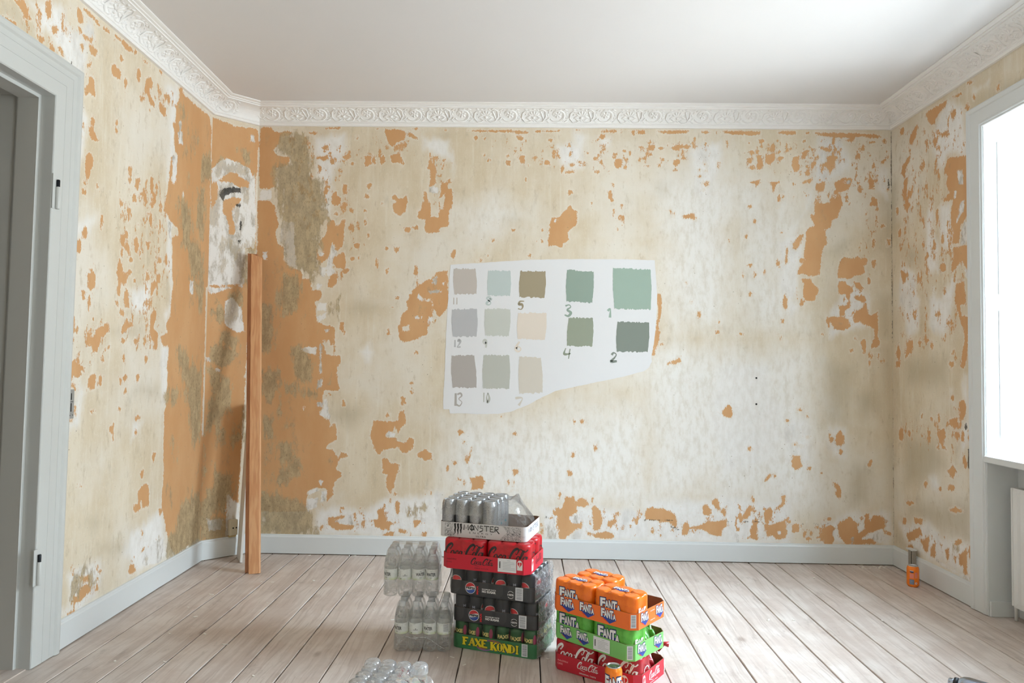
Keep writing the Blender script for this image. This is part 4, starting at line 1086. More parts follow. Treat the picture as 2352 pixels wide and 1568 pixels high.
V382 2234 -70 18 -21 -307 76 63
V529 2286 -57 8 11 -78 25 1
V486 2515 -41 14 2 -100 25 0
V360 2425 -162 48 10 -131 124 -64
T738 1962 -51 11 8 -101 30 9
V574 2619 -1 -19 10 -12 11 -1 14 -1 -2 21 1 17 -7 19 -12 -10 -14 7
T563 2159 3 -8 3 -10 6 3 5 2 4 8 -5 7 -1 11 -7 -1 -3 -7
T606 2549 12 -18 5 -15 12 -12 4 22 13 7 -5 20 -11 5 -11 20 -7 -19
T605 2469 -12 -30 25 -8 16 -11 22 0 -6 34 8 26 -17 21 -19 -4 -21 4
O669 1604 -433 115 -10 -337 7 -670 21 -437 368 -23 84 166 -2 444 -19 348
V500 378 -250 28 -19 -279 425 4 7 110 -127 11
V558 1262 -308 -104 -3 -422 87 -13 142 330
V400 1698 -137 17 12 -202 64 6
V627 805 -44 -4 2 -133 22 3
V575 1015 6 -21 19 -29 42 27 44 1 16 27 -35 15 -9 32 -44 -15 -28 -16
T459 1680 -54 7 2 -76 36 -4
W774 1307 -94 -17 -18 -271 70 -37 26 80'''
PATCH['C']='''O304 2437 1 297 -36 -8 -96 -8 -16 -13 -132 24 -22 -11 -2 -218 15 -87 -13 -481 75 8 1 -253 215 -18 3 530
T296 2407 -34 47 -63 41 -65 -15 -83 -24 -31 -60 -10 -199 -1 -199 11 -51 50 -6 9 -254 219 -19 4 291 -1 239 -12 114
P212 2383 -39 28 -41 -4 -8 -15 -67 -20 -1 -41 66 -8 65 24 71 -13 -8 -31 6 -65 28 -85 10 70 -1 88
P208 2230 -48 24 -57 2 8 -26 40 -39 10 -51 -13 -46 -10 -56 16 -27 28 5 -3 57 18 54 24 12 -2 57
P80 1710 32 -26 174 -15 1 14
K222 2300 -60 23 -57 -5 3 -30 53 -5 47 -37 12 -26 20 17 1 36
K143 2213 -32 9 -9 -23 24 -8
K116 2115 -21 -5 2 -66 16 14
K120 1987 -20 3 3 -29 13 -2
V292 2152 -45 55 -19 -93 6 -66 40 3 20 21
V263 1940 -47 31 -64 -8 12 -147 62 -55
V96 2299 -50 -8 15 -69 33 11
V104 2569 -67 7 15 -70 41 -9
V13 1848 -7 -127 22 -7 22 -8 32 9 -10 127 10 105 -20 72 -26 -56 -32 5
T33 2660 -6 -18 12 -5 8 0 12 -2 -4 20 2 15 -7 14 -9 -8 -11 3
V142 2184 -40 7 -3 -90 49 1
V261 2446 -160 17 -51 -23 16 -37 99 14 95 -11
O313 1653 -243 91 -39 10 46 -1679 230 48 -4 587
T293 1723 -228 22 10 -48 70 -18 145 -52
T188 1594 -45 27 -60 -66 -22 -150 64 -3 59 43 8 69
V166 1619 -80 30 -5 -164 69 -15
V243 1522 -51 15 -1 -46 40 -8
V266 1158 -138 -80 17 -195 78 -65 75 -64 -5 202 -43 44
V308 710 -33 -2 5 -200 27 -20
V142 757 -89 146 -5 -186 91 -52
V303 354 -88 181 -92 -42 -9 -115 60 -95 99 -21
V311 267 -166 -22 2 -136 160 14
V194 1387 -82 -43 11 -46 69 32
V118 1251 15 -41 35 -21 43 -12 25 37 28 34 -18 41 -37 16 -43 27 -20 -48
V161 747 -7 -48 30 -9 26 -5 26 23 3 43 1 44 -27 13 -27 8 -25 -27
T296 1242 -28 -5 2 -28 25 5
T244 1175 -45 -5 11 -17 28 5
T143 381 -83 -67 -6 -219 93 37 3 114
T262 249 -101 -13 10 -67 78 1
W305 1180 -11 0 6 -180 11 1'''
PATCH['R']='''Q66 2779 534 -65 155 -21 48 -95 -23 -269 -5 -641 -192 -111 -548 49 25 605 21 360
O602 2394 172 -48 1 -307 -31 -24 -38 -24 -14 -91 -64 4 14 69 -19 51 1 79 20 43 -93 14 68 32 -39 51 14 44 -27 48
O627 1888 151 -10 -2 -152 -60 77 -104 -63 14 61 14 45
O388 2718 87 1 125 -5 -27 -31 -70 -15 -29 -48 -43 23 -44 58
O224 2644 79 43 -16 -72 -56 -44 -24 34
O619 2646 59 -10 0 -31 -27 -23 -19 23
O515 2539 69 10 33 -27 -7 -22
O634 2717 96 -10 13 -13 -90 7
O150 2691 -1 -15 -17 1 -16 1 -13 15 -2 15 -2 17 20 -5 15 0 17 -13
O821 2728 12 -7 -18 -1 -20 5 -27 2 1 7 4 4 7 5 23 -7 21 -3
O131 2485 91 40 -9 -37 -49 -30 -9 -70 -42 48
O146 2391 42 6 -27 -153 -24 32
O232 2280 -3 -17 -11 -9 -14 7 -15 9 2 20 1 18 11 11 13 -14 17 -4
O213 2214 -17 -13 -6 -33 -22 22 -15 16 -17 26 21 13 10 22 22 -5 10 -25
O481 2119 25 19 -1 -90 -22 -3
O535 1973 20 -4 -1 -44 -23 4
O446 1994 -5 -4 -4 -5 -8 2 -3 6 -7 6 6 4 5 2 8 3 2 -9
O75 2082 31 12 -6 -57 -29 9
O474 1922 4 -18 -10 -4 -8 7 -12 0 5 19 0 14 6 15 8 -15 10 -1
O473 1857 0 -17 -7 -4 -7 1 -7 6 2 17 -1 16 6 9 7 -10 9 0
O368 1949 -10 -10 -3 -20 -11 5 -3 18 -11 14 10 13 6 8 10 10 3 -24
O86 2207 -5 -16 -10 0 -10 -13 -4 22 -4 14 0 20 11 -2 10 6 7 -13
O97 1834 75 -28 -9 -52 -33 -5
O663 1686 76 6 10 -129 -101 9
O579 1784 -13 -11 -13 -6 -18 -4 -9 16 -10 14 7 13 15 6 17 0 10 -13
O315 1762 -4 -20 -9 -8 -9 -6 -6 19 -5 19 4 19 8 10 10 5 5 -21
O530 2473 -3 -9 -7 -6 -10 8 -11 6 -2 11 7 5 4 12 11 -11 8 -6
O797 2600 -8 -12 -5 -18 -11 11 -7 15 -10 19 12 9 5 16 12 0 3 -24
O1028 2608 0 -9 -6 -3 -6 4 -7 6 1 10 0 9 6 2 6 -4 8 -5
O844 2636 -2 -8 -5 -7 -7 9 -8 4 -2 11 7 4 2 11 8 -8 4 -8
T686 2294 44 -13 5 -71 -38 2
T708 2116 38 14 -1 -54 -51 -51 -26 -10
T652 2192 25 -6 -7 -38 -19 5
W466 2556 51 98 97 54 140 -76 14 -284 -166 46 -21 -55 -69 -5 -41 86 -21 57
W425 2207 28 -23 12 -194 41 -73 -2 -147 -115 7 -20 147 2 152
W516 2144 115 -2 -4 -270 -66 11 -40 113
W107 1896 153 -101 28 -191 -202 17
W446 1687 55 -71 124 114 39 -13 -16 -145 -232 20
T744 1999 24 -5 -8 -106 -56 -5 14 83
W804 2705 162 -21 -23 -35 -116 -14
T740 1769 36 -51 -1 -30 -30 19
S815 2647 267 -32 121 -28 -1 -14 -388 9
S-99 2456 169 -45 -4 -364 -170 32
S158 1968 158 -27 29 -98 -156 5
Q33 1681 756 -76 -7 -414 -216 -3 -52 126 -487 -131
Q23 922 773 171 -8 -429 -229 68 -538 -22
Q60 308 723 45 -3 -204 -635 -16
O642 1619 50 -5 15 -102 56 -14 7 -60 -19 -158 -33 -60 -24 20 35 140 -7 50 -32 73
O183 1390 52 15 0 -51 -64 -55 -37 -23 27 80
O100 1323 -10 -23 -10 -32 -19 20 -18 8 -12 29 21 18 6 36 21 -10 9 -25
O89 1253 -3 -19 -19 0 -16 -14 -11 17 0 17 -8 22 23 -2 15 6 19 -6
O326 1379 -10 -9 -4 -14 -11 1 -4 14 -12 10 10 11 7 6 11 10 3 -19
O446 1364 1 -16 -9 -11 -10 9 -13 0 2 19 4 13 5 19 10 -15 11 -2
O620 1322 26 10 -9 -30 -26 0
O650 1250 -17 -9 -7 -10 -16 -4 -6 15 -13 9 9 12 13 5 15 5 8 -12
O522 1531 -10 -7 -7 -5 -13 -4 -3 12 -11 7 5 9 13 0 11 8 6 -12
O399 1388 -1 -6 -8 -3 -9 2 -11 2 1 6 2 5 6 4 10 -4 11 0
O683 1048 41 22 15 -39 -9 -60 -49 -43
O643 1067 -5 -12 -9 -7 -11 -5 -5 13 -8 9 5 13 11 3 11 10 4 -14
O588 951 77 16 7 -60 -41 6 -43 7
O647 905 33 -28 -17 -52 -25 38
O697 909 24 -18 -1 -50 -24 8
O702 740 25 43 15 -58 -16 -32
O471 869 73 27 17 -50 -36 -25 52 -46 -53 4
O122 826 -6 -22 -12 -22 -19 7 -19 6 -3 25 6 24 15 19 18 -7 20 -4
O207 839 -8 -12 -7 -13 -12 2 -10 6 -4 13 6 13 8 14 11 -6 11 -4
O443 941 -9 -9 -7 -6 -11 -4 -5 9 -7 7 4 9 10 5 10 3 7 -7
O506 945 -5 -19 -8 -5 -8 -16 -3 23 -4 15 1 22 9 4 8 9 5 -15
O498 787 -10 -8 -4 -9 -10 -1 -4 8 -8 6 6 9 7 6 9 2 6 -6
O382 564 -12 -13 -7 -12 -13 -4 -5 12 -9 9 7 13 9 9 12 5 8 -10
O513 561 1 -8 -7 -6 -7 1 -9 1 0 8 2 8 6 6 8 0 8 -2
O633 584 -7 -13 -15 -12 -20 2 -23 -2 -3 14 12 12 10 16 22 -5 18 -1
O659 674 -26 -16 -9 -24 -28 0 -10 16 -32 9 28 19 17 13 28 16 6 -24
O581 458 60 27 65 -12 -66 -24
O246 430 -30 -10 -12 -8 -29 -8 -8 7 -26 -1 15 10 24 7 27 9 14 -5
O785 863 -9 -11 -3 -20 -9 4 -5 12 -8 11 8 14 5 12 10 4 4 -14
O330 949 1 -11 -8 -5 -7 -1 -6 5 0 11 -1 12 8 3 7 2 8 -4
O149 304 -8 -13 -8 -14 -14 1 -12 3 -3 14 6 13 8 15 14 -4 12 -2
O231 344 91 8 -11 -35 -70 -4
O146 224 145 78 20 -40 -81 -52 -63 -26
O156 159 53 24 20 -29 -63 -21
O300 227 88 37 -11 -83 -39 -20
O450 205 -1 -25 -12 -24 -16 8 -17 2 -1 27 5 26 12 22 16 -3 16 -5
O542 229 36 24 -1 -51 -18 -31
O621 294 67 36 15 -26 -66 -26
O662 234 73 58 -2 -147 -24 3 -7 57 -33 -29
O784 285 -7 -21 -6 -22 -10 -2 -5 20 -9 16 9 22 7 15 11 16 2 -30
W60 274 66 14 205 55 150 -20 18 -17 172 10 112 -2 -3 -155 -112 -23 -189 29 -74 -30 -239 15
W122 1672 188 -19 -3 -201 -124 -39 -41 118
W408 1643 251 -25 -54 -140 -54 -81 -146 72
W710 1210 56 0 12 -235 -3 -157 -97 -91 3 181 49 63 -30 118
W591 1127 43 1 24 -101 -26 -42 -34 59
W393 603 75 22 44 -46 -28 -57 -64 21
V612 261 58 15 0 -15 -50 -13
K752 815 31 4 -10 -129 -23 27
K754 924 -6 -11 -6 -11 -9 0 -5 10 -8 9 8 10 6 9 10 6 2 -15
S170 422 617 125 -4 -233 -284 2 -168 27 -162 -1
S139 1288 446 4 -20 -156 -407 -21
S133 815 338 11 87 -136 -243 -143 -186 -30
T442 161 226 -25 112 13 -1 -29 -282 19
S15 264 130 -119 -131 -10'''
# measured on the wall and floor: outline of the painted patch (mm), swatches, flakes
PANEL=[[-496,1854],[-379,1863],[-257,1872],[20,1893],[333,1900],[617,1901],[811,1897],[814,1846],[819,1796],[828,1668],[824,1519],[811,1385],[794,1278],[797,1250],[780,1215],[749,1190],[622,1153],[411,1107],[271,1075],[186,1055],[102,1015],[11,964],[-95,920],[-179,904],[-293,902],[-434,905],[-484,903],[-488,929],[-526,930],[-528,992],[-522,1141],[-517,1389],[-512,1532],[-502,1746]]
SW={
11:([[-474,1829],[-334,1830],[-326,1668],[-467,1666]],(180,172,165),[-479,1643,-439,1600]),
8:([[-251,1820],[-110,1818],[-110,1658],[-253,1660]],(178,188,186),[-265,1649,-225,1599]),
5:([[-46,1819],[115,1819],[110,1649],[-50,1651]],(165,152,126),[-58,1626,-18,1573]),
3:([[252,1829],[422,1820],[414,1619],[251,1626]],(148,166,153),[240,1605,287,1534]),
1:([[546,1847],[785,1835],[787,1581],[557,1583]],(160,181,167),[509,1583,545,1527]),
12:([[-481,1569],[-321,1573],[-321,1395],[-472,1393]],(172,172,174),[-470,1372,-416,1326]),
9:([[-269,1574],[-107,1574],[-115,1399],[-265,1403]],(185,187,180),[-282,1374,-253,1325]),
6:([[-57,1551],[124,1550],[115,1379],[-58,1384]],(209,198,186),[-72,1366,-29,1303]),
4:([[266,1523],[420,1522],[418,1343],[257,1342]],(152,159,141),[240,1328,286,1261]),
2:([[577,1502],[778,1497],[770,1310],[573,1311]],(131,139,130),[537,1303,579,1247]),
13:([[-479,1272],[-334,1276],[-316,1069],[-469,1067]],(165,159,154),[-468,1032,-375,952]),
10:([[-273,1279],[-110,1277],[-107,1065],[-275,1066]],(174,175,167),[-280,1038,-226,978]),
7:([[-46,1271],[92,1266],[105,1043],[-42,1034]],(196,189,178),[-68,1009,-18,960]),}
CHIPS=[[-0.311,-0.429],[-1.386,-0.598],[-0.821,-0.647],[-0.457,-1.132],[-0.617,-1.136],[-0.737,-1.004],[-0.351,-1.562],[-0.293,-1.554],[-0.236,-1.629],[-1.036,-1.772],[-1.638,-1.665],[-1.437,-1.663],[-1.648,-1.027],[-1.624,-0.824],[0.506,-1.222],[0.851,-1.229],[1.304,-1.029],[1.182,-1.036],[1.738,-1.01],[2.141,-0.056],[2.218,-0.06],[2.279,-0.046],[2.284,-0.103],[2.105,-0.019],[1.206,-0.469],[1.957,-0.049],[0.168,-1.475],[0.103,-1.551],[0.082,-1.461],[2.175,-0.463],[1.691,-0.313]]
# ---------------------------------------------------------------- room shell
def sdf(poly, pts):
    """signed distance (inside positive) from points (n,2) to a polygon"""
    d = np.full(len(pts), 1e9); ins = np.zeros(len(pts), bool)
    n = len(poly); X, Y = pts[:, 0], pts[:, 1]
    for i in range(n):
        a = poly[i]; e = poly[(i+1) % n]-a
        w = pts-a; t = np.clip((w@e)/max(e@e, 1e-12), 0, 1)
        q = w-t[:, None]*e; d = np.minimum(d, (q*q).sum(1))
        y0, y1 = a[1], a[1]+e[1]
        if y0 != y1:
            cr = ((y0 > Y) != (y1 > Y)) & (X < e[0]*(Y-y0)/(y1-y0)+a[0]); ins ^= cr
    return np.where(ins, 1, -1)*np.sqrt(d)
SCALE = {'O': 0.04, 'W': 0.12, 'V': 0.10, 'T': 0.04, 'K': 0.025, 'S': 0.10, 'P': 0.04, 'Q': 0.12, 'H': 0.25}
def fields(surf, U, V):
    out = {k: np.full(U.shape, -1.0) for k in SCALE}
    for line in PATCH[surf].splitlines():
        a = np.cumsum(np.array(line[1:].split(), float).reshape(-1, 2), 0)/1000
        s = SCALE[line[0]]
        m = (U > a[:, 0].min()-s) & (U < a[:, 0].max()+s) & (V > a[:, 1].min()-s) & (V < a[:, 1].max()+s)
        if not m.any(): continue
        f = out[line[0]]
        f[m] = np.maximum(f[m], np.clip(sdf(a, np.stack([U[m], V[m]], 1))/s, -1, 1))
    return out
def steps(a, b, fine, keep, coarse_from=None, coarse=0.12):
    xs = list(np.arange(a, (coarse_from if coarse_from else b), fine))
    if coarse_from: xs += list(np.arange(coarse_from, b, coarse))
    xs += [b]+list(keep)
    xs = sorted(xs); r = [xs[0]]
    for x in xs[1:]:
        if x-r[-1] > 0.003: r.append(x)
        elif any(abs(x-k) < 1e-9 for k in keep): r[-1] = x
    return np.array(r)
WALLM = wall_mat()
def wall_grid(name, surf, us, vs, toworld, holes=()):
    nu, nv = len(us), len(vs)
    U, V = np.meshgrid(us, vs)
    F = fields(surf, U, V)
    P = toworld(U, V).reshape(-1, 3)
    idx = np.arange(nu*nv).reshape(nv, nu)
    q = np.stack([idx[:-1, :-1], idx[:-1, 1:], idx[1:, 1:], idx[1:, :-1]], -1)
    cu = (us[:-1]+us[1:])/2; cv = (vs[:-1]+vs[1:])/2
    CU, CV = np.meshgrid(cu, cv); keep = np.ones(CU.shape, bool)
    for (u0, u1, v0, v1) in holes: keep &= ~((CU > u0) & (CU < u1) & (CV > v0) & (CV < v1))
    q = q[keep].reshape(-1, 4)
    me = bpy.data.meshes.new(name)
    me.vertices.add(len(P)); me.vertices.foreach_set('co', P.ravel())
    me.loops.add(q.size); me.loops.foreach_set('vertex_index', q.ravel())
    me.polygons.add(len(q)); me.polygons.foreach_set('loop_start', np.arange(0, q.size, 4)); 
    me.update(calc_edges=True); me.validate()
    for an, ks in (('layer_a', 'OWVP'), ('layer_b', 'TKSQ'), ('layer_c', 'H')):
        at = me.attributes.new(an, 'FLOAT_COLOR', 'POINT')
        d = np.ones((nu*nv, 4), np.float32); d[:, :] = 0
        for i, k in enumerate(ks): d[:, i] = (F[k].ravel()+1)/2
        at.data.foreach_set('color', d.ravel())
    me.materials.append(WALLM)
    o = mesh_obj(name, me); o['kind'] = 'structure'
    return o
VS = steps(0, ZCEIL, 0.0115, ())
def w_back(U, V): return np.stack([U, U*0, V], -1)
wall_back = wall_grid('wall_back', 'B', steps(XL, XR, 0.0115, ()), VS, w_back)
CH = np.array([XLL-XL, YC]); CHL = float(np.hypot(*CH)); CHD = CH/CHL
def w_ch(U, V): return np.stack([XL-U*0+(U*CHD[0]), U*CHD[1], V], -1)
wall_corner = wall_grid('wall_corner', 'C', steps(0, CHL, 0.0115, ()), VS, w_ch)
DY0, DY1, DZ = 1.753, 2.66, 2.272      # door opening in the left wall
def w_left(U, V): return np.stack([XLL+LWR*(-U-YC), -U, V], -1)
wall_left = wall_grid('wall_left', 'L', steps(-YC, -YF, 0.0115, (DY0-0.018, DY1+0.018), 2.15), steps(0, ZCEIL, 0.0115, (DZ+0.018,)), w_left, [(DY0-0.018, DY1+0.018, -1, DZ+0.018)])
def w_right(U, V): return np.stack([XR+U*0.0028, -U, V], -1)
hr = [(-a, -b, -1 if i == 0 else WZ0, WZ1) for i, (a, b) in enumerate(WIN)]
wall_right = wall_grid('wall_right', 'R', steps(0, -YF, 0.0115, [v for h in hr for v in h[:2]], 1.5), steps(0, ZCEIL, 0.0115, (WZ0, WZ1)), w_right, hr)

WHITE = simple('white_distemper', srgb(218, 215, 214), 0.8, spec=0.2, var=0.015, scale=3)
PLAST = simple('white_plaster_moulding', srgb(236, 234, 232), 0.65, spec=0.3, var=0.02, scale=40)
DPAINT = simple('grey_door_paint', srgb(196, 197, 194), 0.4, var=0.02, scale=6)  # greyer tone than the other woodwork, for casing, rebate and hinges
PAINT = simple('grey_white_gloss_paint', srgb(214, 217, 217), 0.35, spec=0.5, var=0.015, scale=8)
DARK = simple('dark_gap', srgb(38, 33, 29), 0.9)
CREAM = simple('cream_plaster', srgb(214, 204, 184), 0.85, var=0.05, scale=3)
def structure(o): o['kind'] = 'structure'; return o
# brick core behind the plaster skins
def masonry():
    m = simple('brick_core', srgb(120, 92, 76), 0.9)
    def core(wall, *boxes):
        mb = MB()
        for x in boxes: mb.box(*x)
        mb.obj('brick_core', m, wall)
    core(wall_back, (XLL-0.4, XR+0.5, 0.003, 0.25, -0.09, ZCEIL+0.05))
    mb = MB(); mb.prism([(XL, 0.003), (XLL-0.4, 0.003), (XLL-0.4, YC), (XLL-0.003, YC), (XL-0.003, 0.003)], -0.09, ZCEIL+0.05); mb.obj('brick_core', m, wall_corner)
    xa = lambda y: lwx(y)-0.003
    mb = MB()
    for y0, y1, z0, z1 in ((-DY0, YC, -0.09, ZCEIL+0.05), (YF, -DY1, -0.09, ZCEIL+0.05), (-DY1, -DY0, DZ, ZCEIL+0.05)):
        e0 = 0.03 if y0 == -DY0 else 0; e1 = 0.03 if y1 == -DY1 else 0; ez = 0.03 if z0 == DZ else 0
        mb.prism([(xa(y0)-0.0, y0+e0), (xa(y1), y1-e1), (-2.4, y1-e1), (-2.4, y0+e0)], z0+ez, z1)
    mb.obj('brick_core', m, wall_left)
    w1, w2 = WIN; T = XR+0.49; f = XR+0.020; e = 0.03
    core(wall_right, (f, T, w1[0]+e, 0.1, -0.09, ZCEIL+0.05), (f, T, w2[0]+e, w1[1]-e, -0.09, ZCEIL+0.05), (f, T, YF, w2[1]-e, -0.09, ZCEIL+0.05), (f, T, w2[1]-e, w2[0]+e, WZ1+e, ZCEIL+0.05), (f, T, w2[1]-e, w2[0]+e, -0.09, WZ0-0.04),
         (f, T, w1[1]-e, w1[0]+e, WZ1+e, ZCEIL+0.05), (XR+0.2, T, w1[1]-e, w1[0]+e, -0.09, WZ0-0.04))
masonry()
# wall behind the camera, ceiling, sub-floor
structure(MB().box(-2.4, XR+0.5, YF-0.12, YF, -0.05, ZCEIL+0.05).obj('wall_front', CREAM))
structure(MB().box(-2.3, XR+0.5, YF-0.1, 0.1, ZCEIL, ZCEIL+0.08).obj('ceiling', WHITE))
floor = structure(MB().box(-3.0, XR+0.5, YF-0.1, 0.1, -0.09, -0.028).obj('floor', DARK))
PLANK = plank_mat()
def build_planks():
    x = 2.406; k = 0
    gaps = [2.475, 2.2385, 2.0735, 1.903, 1.7375, 1.572, 1.405, 1.2405, 1.0755, .9035, .739, .5693, .4057, .2369, .07, -.092, -.257, -.428, -.597, -.770, -.938, -1.097, -1.267, -1.431, -1.597, -1.782, -1.95, -2.10]
    rr = random.Random(3)
    for i in range(len(gaps)-1):
        x1, x0 = gaps[i], gaps[i+1]
        w = x1-x0-rr.uniform(0.0035, 0.0065)
        # long edges wander a little, arris worn
        n = 40; mb = MB(); vs = []
        y0, y1 = YF, -0.004
        wob = [rr.uniform(-0.0011, 0.0011) for _ in range(2*n+2)]
        for j in range(n+1):
            y = y0+(y1-y0)*j/n; a = -w/2+wob[j]; b_ = w/2+wob[n+1+j]; e = 0.0022
            vs += [(a, y, -0.03), (a, y, -e), (a+e, y, 0), (b_-e, y, 0), (b_, y, -e), (b_, y, -0.03)]
        fs = []
        for j in range(n):
            for q in range(5): fs.append((j*6+q, j*6+q+1, j*6+q+7, j*6+q+6))
        fs += [tuple(range(6)), tuple(range(n*6+5, n*6-1, -1))]
        mb.add(vs, fs)
        o = mb.obj('floorboard', PLANK, floor)
        fixnormals(o.data)
        o.location = ((x0+x1)/2, 0, rr.uniform(-0.0012, 0.0))
build_planks()

# ---------------------------------------------------------------- cornice
PATH = [(lwx(YF), YF), (XLL, YC), (XL, 0.0), (XR, 0.0), (XR+0.0157, YF)]
PROF = [(0.0, ZC-0.002), (0.016, ZC-0.002), (0.019, ZC+0.004), (0.019, ZC+0.012), (0.023, ZC+0.014), (0.023, ZC+0.018), (0.020, ZC+0.022)]
for k in range(1, 9):
    t = k/9*PI/2
    PROF.append((0.020+0.088*(1-math.cos(t)), ZC+0.022+0.064*math.sin(t)))
PROF += [(0.108, ZC+0.088), (0.113, ZC+0.088), (0.113, ZC+0.095), (0.126, ZC+0.096), (0.126, ZC+0.101), (0.140, ZC+0.103), (0.148, ZC+0.106), (0.148, ZCEIL+0.001), (0.0, ZCEIL+0.001)]
def cornice_runs():
    P = [Vector((x, y, 0)) for x, y in PATH]
    dirs = [(P[i+1]-P[i]).normalized() for i in range(4)]
    nrm = [Vector((d.y, -d.x, 0)) for d in dirs]           # to the room side
    def mit(i):                                            # offset vector per unit depth at vertex i
        if i == 0: return nrm[0]
        if i == 4: return nrm[3]
        a, b_ = nrm[i-1], nrm[i]; s = a+b_
        return s/(1+a.dot(b_))
    names = ['trim_1', 'trim_2', 'trim_3', 'trim_4']
    runs = []
    for i in range(4):
        mb = MB(); k = len(PROF); vs = []
        for q in (i, i+1):
            m = mit(q)
            for d, z in PROF: vs.append(tuple(P[q]+m*d+Vector((0, 0, z))))
        mb.add(vs, [(j, j+1, k+j+1, k+j) for j in range(k-1)])
        o = structure(mb.obj(names[i], PLAST)); runs.append((o, P[i], P[i+1], dirs[i], nrm[i]))
    return runs
RUNS = cornice_runs()
def cove(v):
    t = v*PI/2
    return (0.020+0.088*(1-math.cos(t)), 0.022+0.064*math.sin(t), math.cos(t)*0.064, -math.sin(t)*0.088)
def lump(mb, s, v, rs, rv, h, rot=0.0, n=8, k=3):
    """a flattened plaster lump centred at (s along, v up the cove), leaf-like when rs>rv"""
    vs = []; ca, sa = math.cos(rot), math.sin(rot)
    for i in range(k):
        ph = i/k*PI/2
        for j in range(n):
            th = 2*PI*j/n
            u = rs*math.cos(ph)*math.cos(th); w = rv*math.cos(ph)*math.sin(th)
            S = s+u*ca-w*sa; Vv = v+(u*sa+w*ca)/0.118
            d, z, nd, nz = cove(min(max(Vv, 0.0), 1.0)); l = math.hypot(nd, nz); hh = 0.62*h*math.sin(ph)
            vs.append((S, d+nd/l*hh*1.0, z+nz/l*hh))
    d, z, nd, nz = cove(min(max(v, 0), 1)); l = math.hypot(nd, nz)
    vs.append((s, d+nd/l*h*0.62, z+nz/l*h*0.62))
    fs = [(i*n+j, i*n+(j+1) % n, (i+1)*n+(j+1) % n, (i+1)*n+j) for i in range(k-1) for j in range(n)]
    fs += [((k-1)*n+j, (k-1)*n+(j+1) % n, k*n) for j in range(n)]
    mb.add(vs, fs, 0, True)
def ridge(mb, pts, r, h):
    """a raised stem: half-round section following (s, v) points"""
    vs = []; m = len(pts)
    for i, (s, v) in enumerate(pts):
        a = pts[max(i-1, 0)]; b_ = pts[min(i+1, m-1)]
        ds, dv = b_[0]-a[0], (b_[1]-a[1])*0.118; l = math.hypot(ds, dv) or 1; ns, nv = -dv/l, ds/l
        tp = math.sin(PI*(0.12+0.88*(1-i/(m-1)))) if i > m*0.5 else 1
        for off, hh in ((-1, 0), (-0.5, .8), (0, 1), (0.5, .8), (1, 0)):
            S = s+ns*r*off*tp; Vv = min(max(v+nv*r*off*tp/0.118, 0), 1)
            d, z, nd, nz = cove(Vv); q = math.hypot(nd, nz)
            vs.append((S, d+nd/q*h*hh*tp*0.75, z+nz/q*h*hh*tp*0.75))
    mb.add(vs, [(i*5+j, i*5+j+1, (i+1)*5+j+1, (i+1)*5+j) for i in range(m-1) for j in range(4)], 0, True)
def spiral(cs, cv, r0, r1, a0, turns, n=22):
    return [(cs+(r0+(r1-r0)*i/n)*math.cos(a0+turns*2*PI*i/n), cv+(r0+(r1-r0)*i/n)*math.sin(a0+turns*2*PI*i/n)/0.118) for i in range(n+1)]
def motif_scroll():
    mb = MB()
    ridge(mb, spiral(0.0, 0.50, 0.052, 0.030, -2.6, 0.95), 0.0055, 0.008)
    ridge(mb, spiral(0.0, 0.50, 0.040, 0.022, -1.2, 0.9), 0.004, 0.006)
    for k in range(6):
        a = k*PI/3+0.3; lump(mb, 0.016*math.cos(a), 0.52+0.016*math.sin(a)/0.118, 0.0125, 0.0075, 0.011, a)
    lump(mb, 0, 0.52, 0.008, 0.008, 0.016)
    ridge(mb, [(-0.052+0.0, 0.35), (-0.070, 0.16), (-0.088, 0.22), (-0.100, 0.5), (-0.110, 0.75), (-0.098, 0.82)], 0.0045, 0.007)
    for (s, v, a, L) in ((0.055, 0.14, 0.5, .017), (0.066, 0.28, 0.2, .014), (0.050, 0.88, -0.5, .016), (-0.055, 0.86, 0.6, .016), (-0.060, 0.10, -0.6, .015), (0.0, 0.08, 0.0, .014)):
        lump(mb, s, v, L, 0.0058, 0.008, a, 7, 2)
    for k in range(14):
        a = 2*PI*k/14; lump(mb, 0.062*math.cos(a), 0.50+0.047*math.sin(a)/0.118, 0.010, 0.004, 0.006, a+PI/2+0.4, 7, 2)
    return mb
def motif_palmette():
    mb = MB()
    for k in range(5):
        a = (k-2)*0.55+PI/2; lump(mb, 0.022*math.cos(a), 0.42+0.022*math.sin(a)/0.118, 0.021, 0.0072, 0.012, a)
    for k in (-1, 1):
        lump(mb, k*0.034, 0.38, 0.020, 0.0075, 0.010, -k*0.5); lump(mb, k*0.026, 0.22, 0.016, 0.0065, 0.009, k*0.5)
    lump(mb, 0, 0.34, 0.011, 0.011, 0.015)
    ridge(mb, [(-0.010, 0.2), (-0.03, 0.06), (-0.055, 0.06), (-0.075, 0.3), (-0.070, 0.62), (-0.050, 0.78), (-0.035, 0.7)], 0.0045, 0.0075)
    ridge(mb, [(0.010, 0.2), (0.03, 0.05), (0.06, 0.10), (0.078, 0.4), (0.075, 0.75), (0.055, 0.9)], 0.0045, 0.0075)
    for s, v in ((-0.05, 0.9), (0.045, 0.92), (0.0, 0.93)): lump(mb, s, v, 0.012, 0.006, 0.008, s*8, 7, 2)
    for k in range(12):
        a = 2*PI*k/12; lump(mb, 0.050*math.cos(a), 0.52+0.044*math.sin(a)/0.118, 0.011, 0.0045, 0.0065, a+0.9, 7, 2)
    return mb
ms, mp = motif_scroll().mesh('scroll_relief', PLAST), motif_palmette().mesh('palmette_relief', PLAST)
for me in (ms, mp): fixnormals(me)
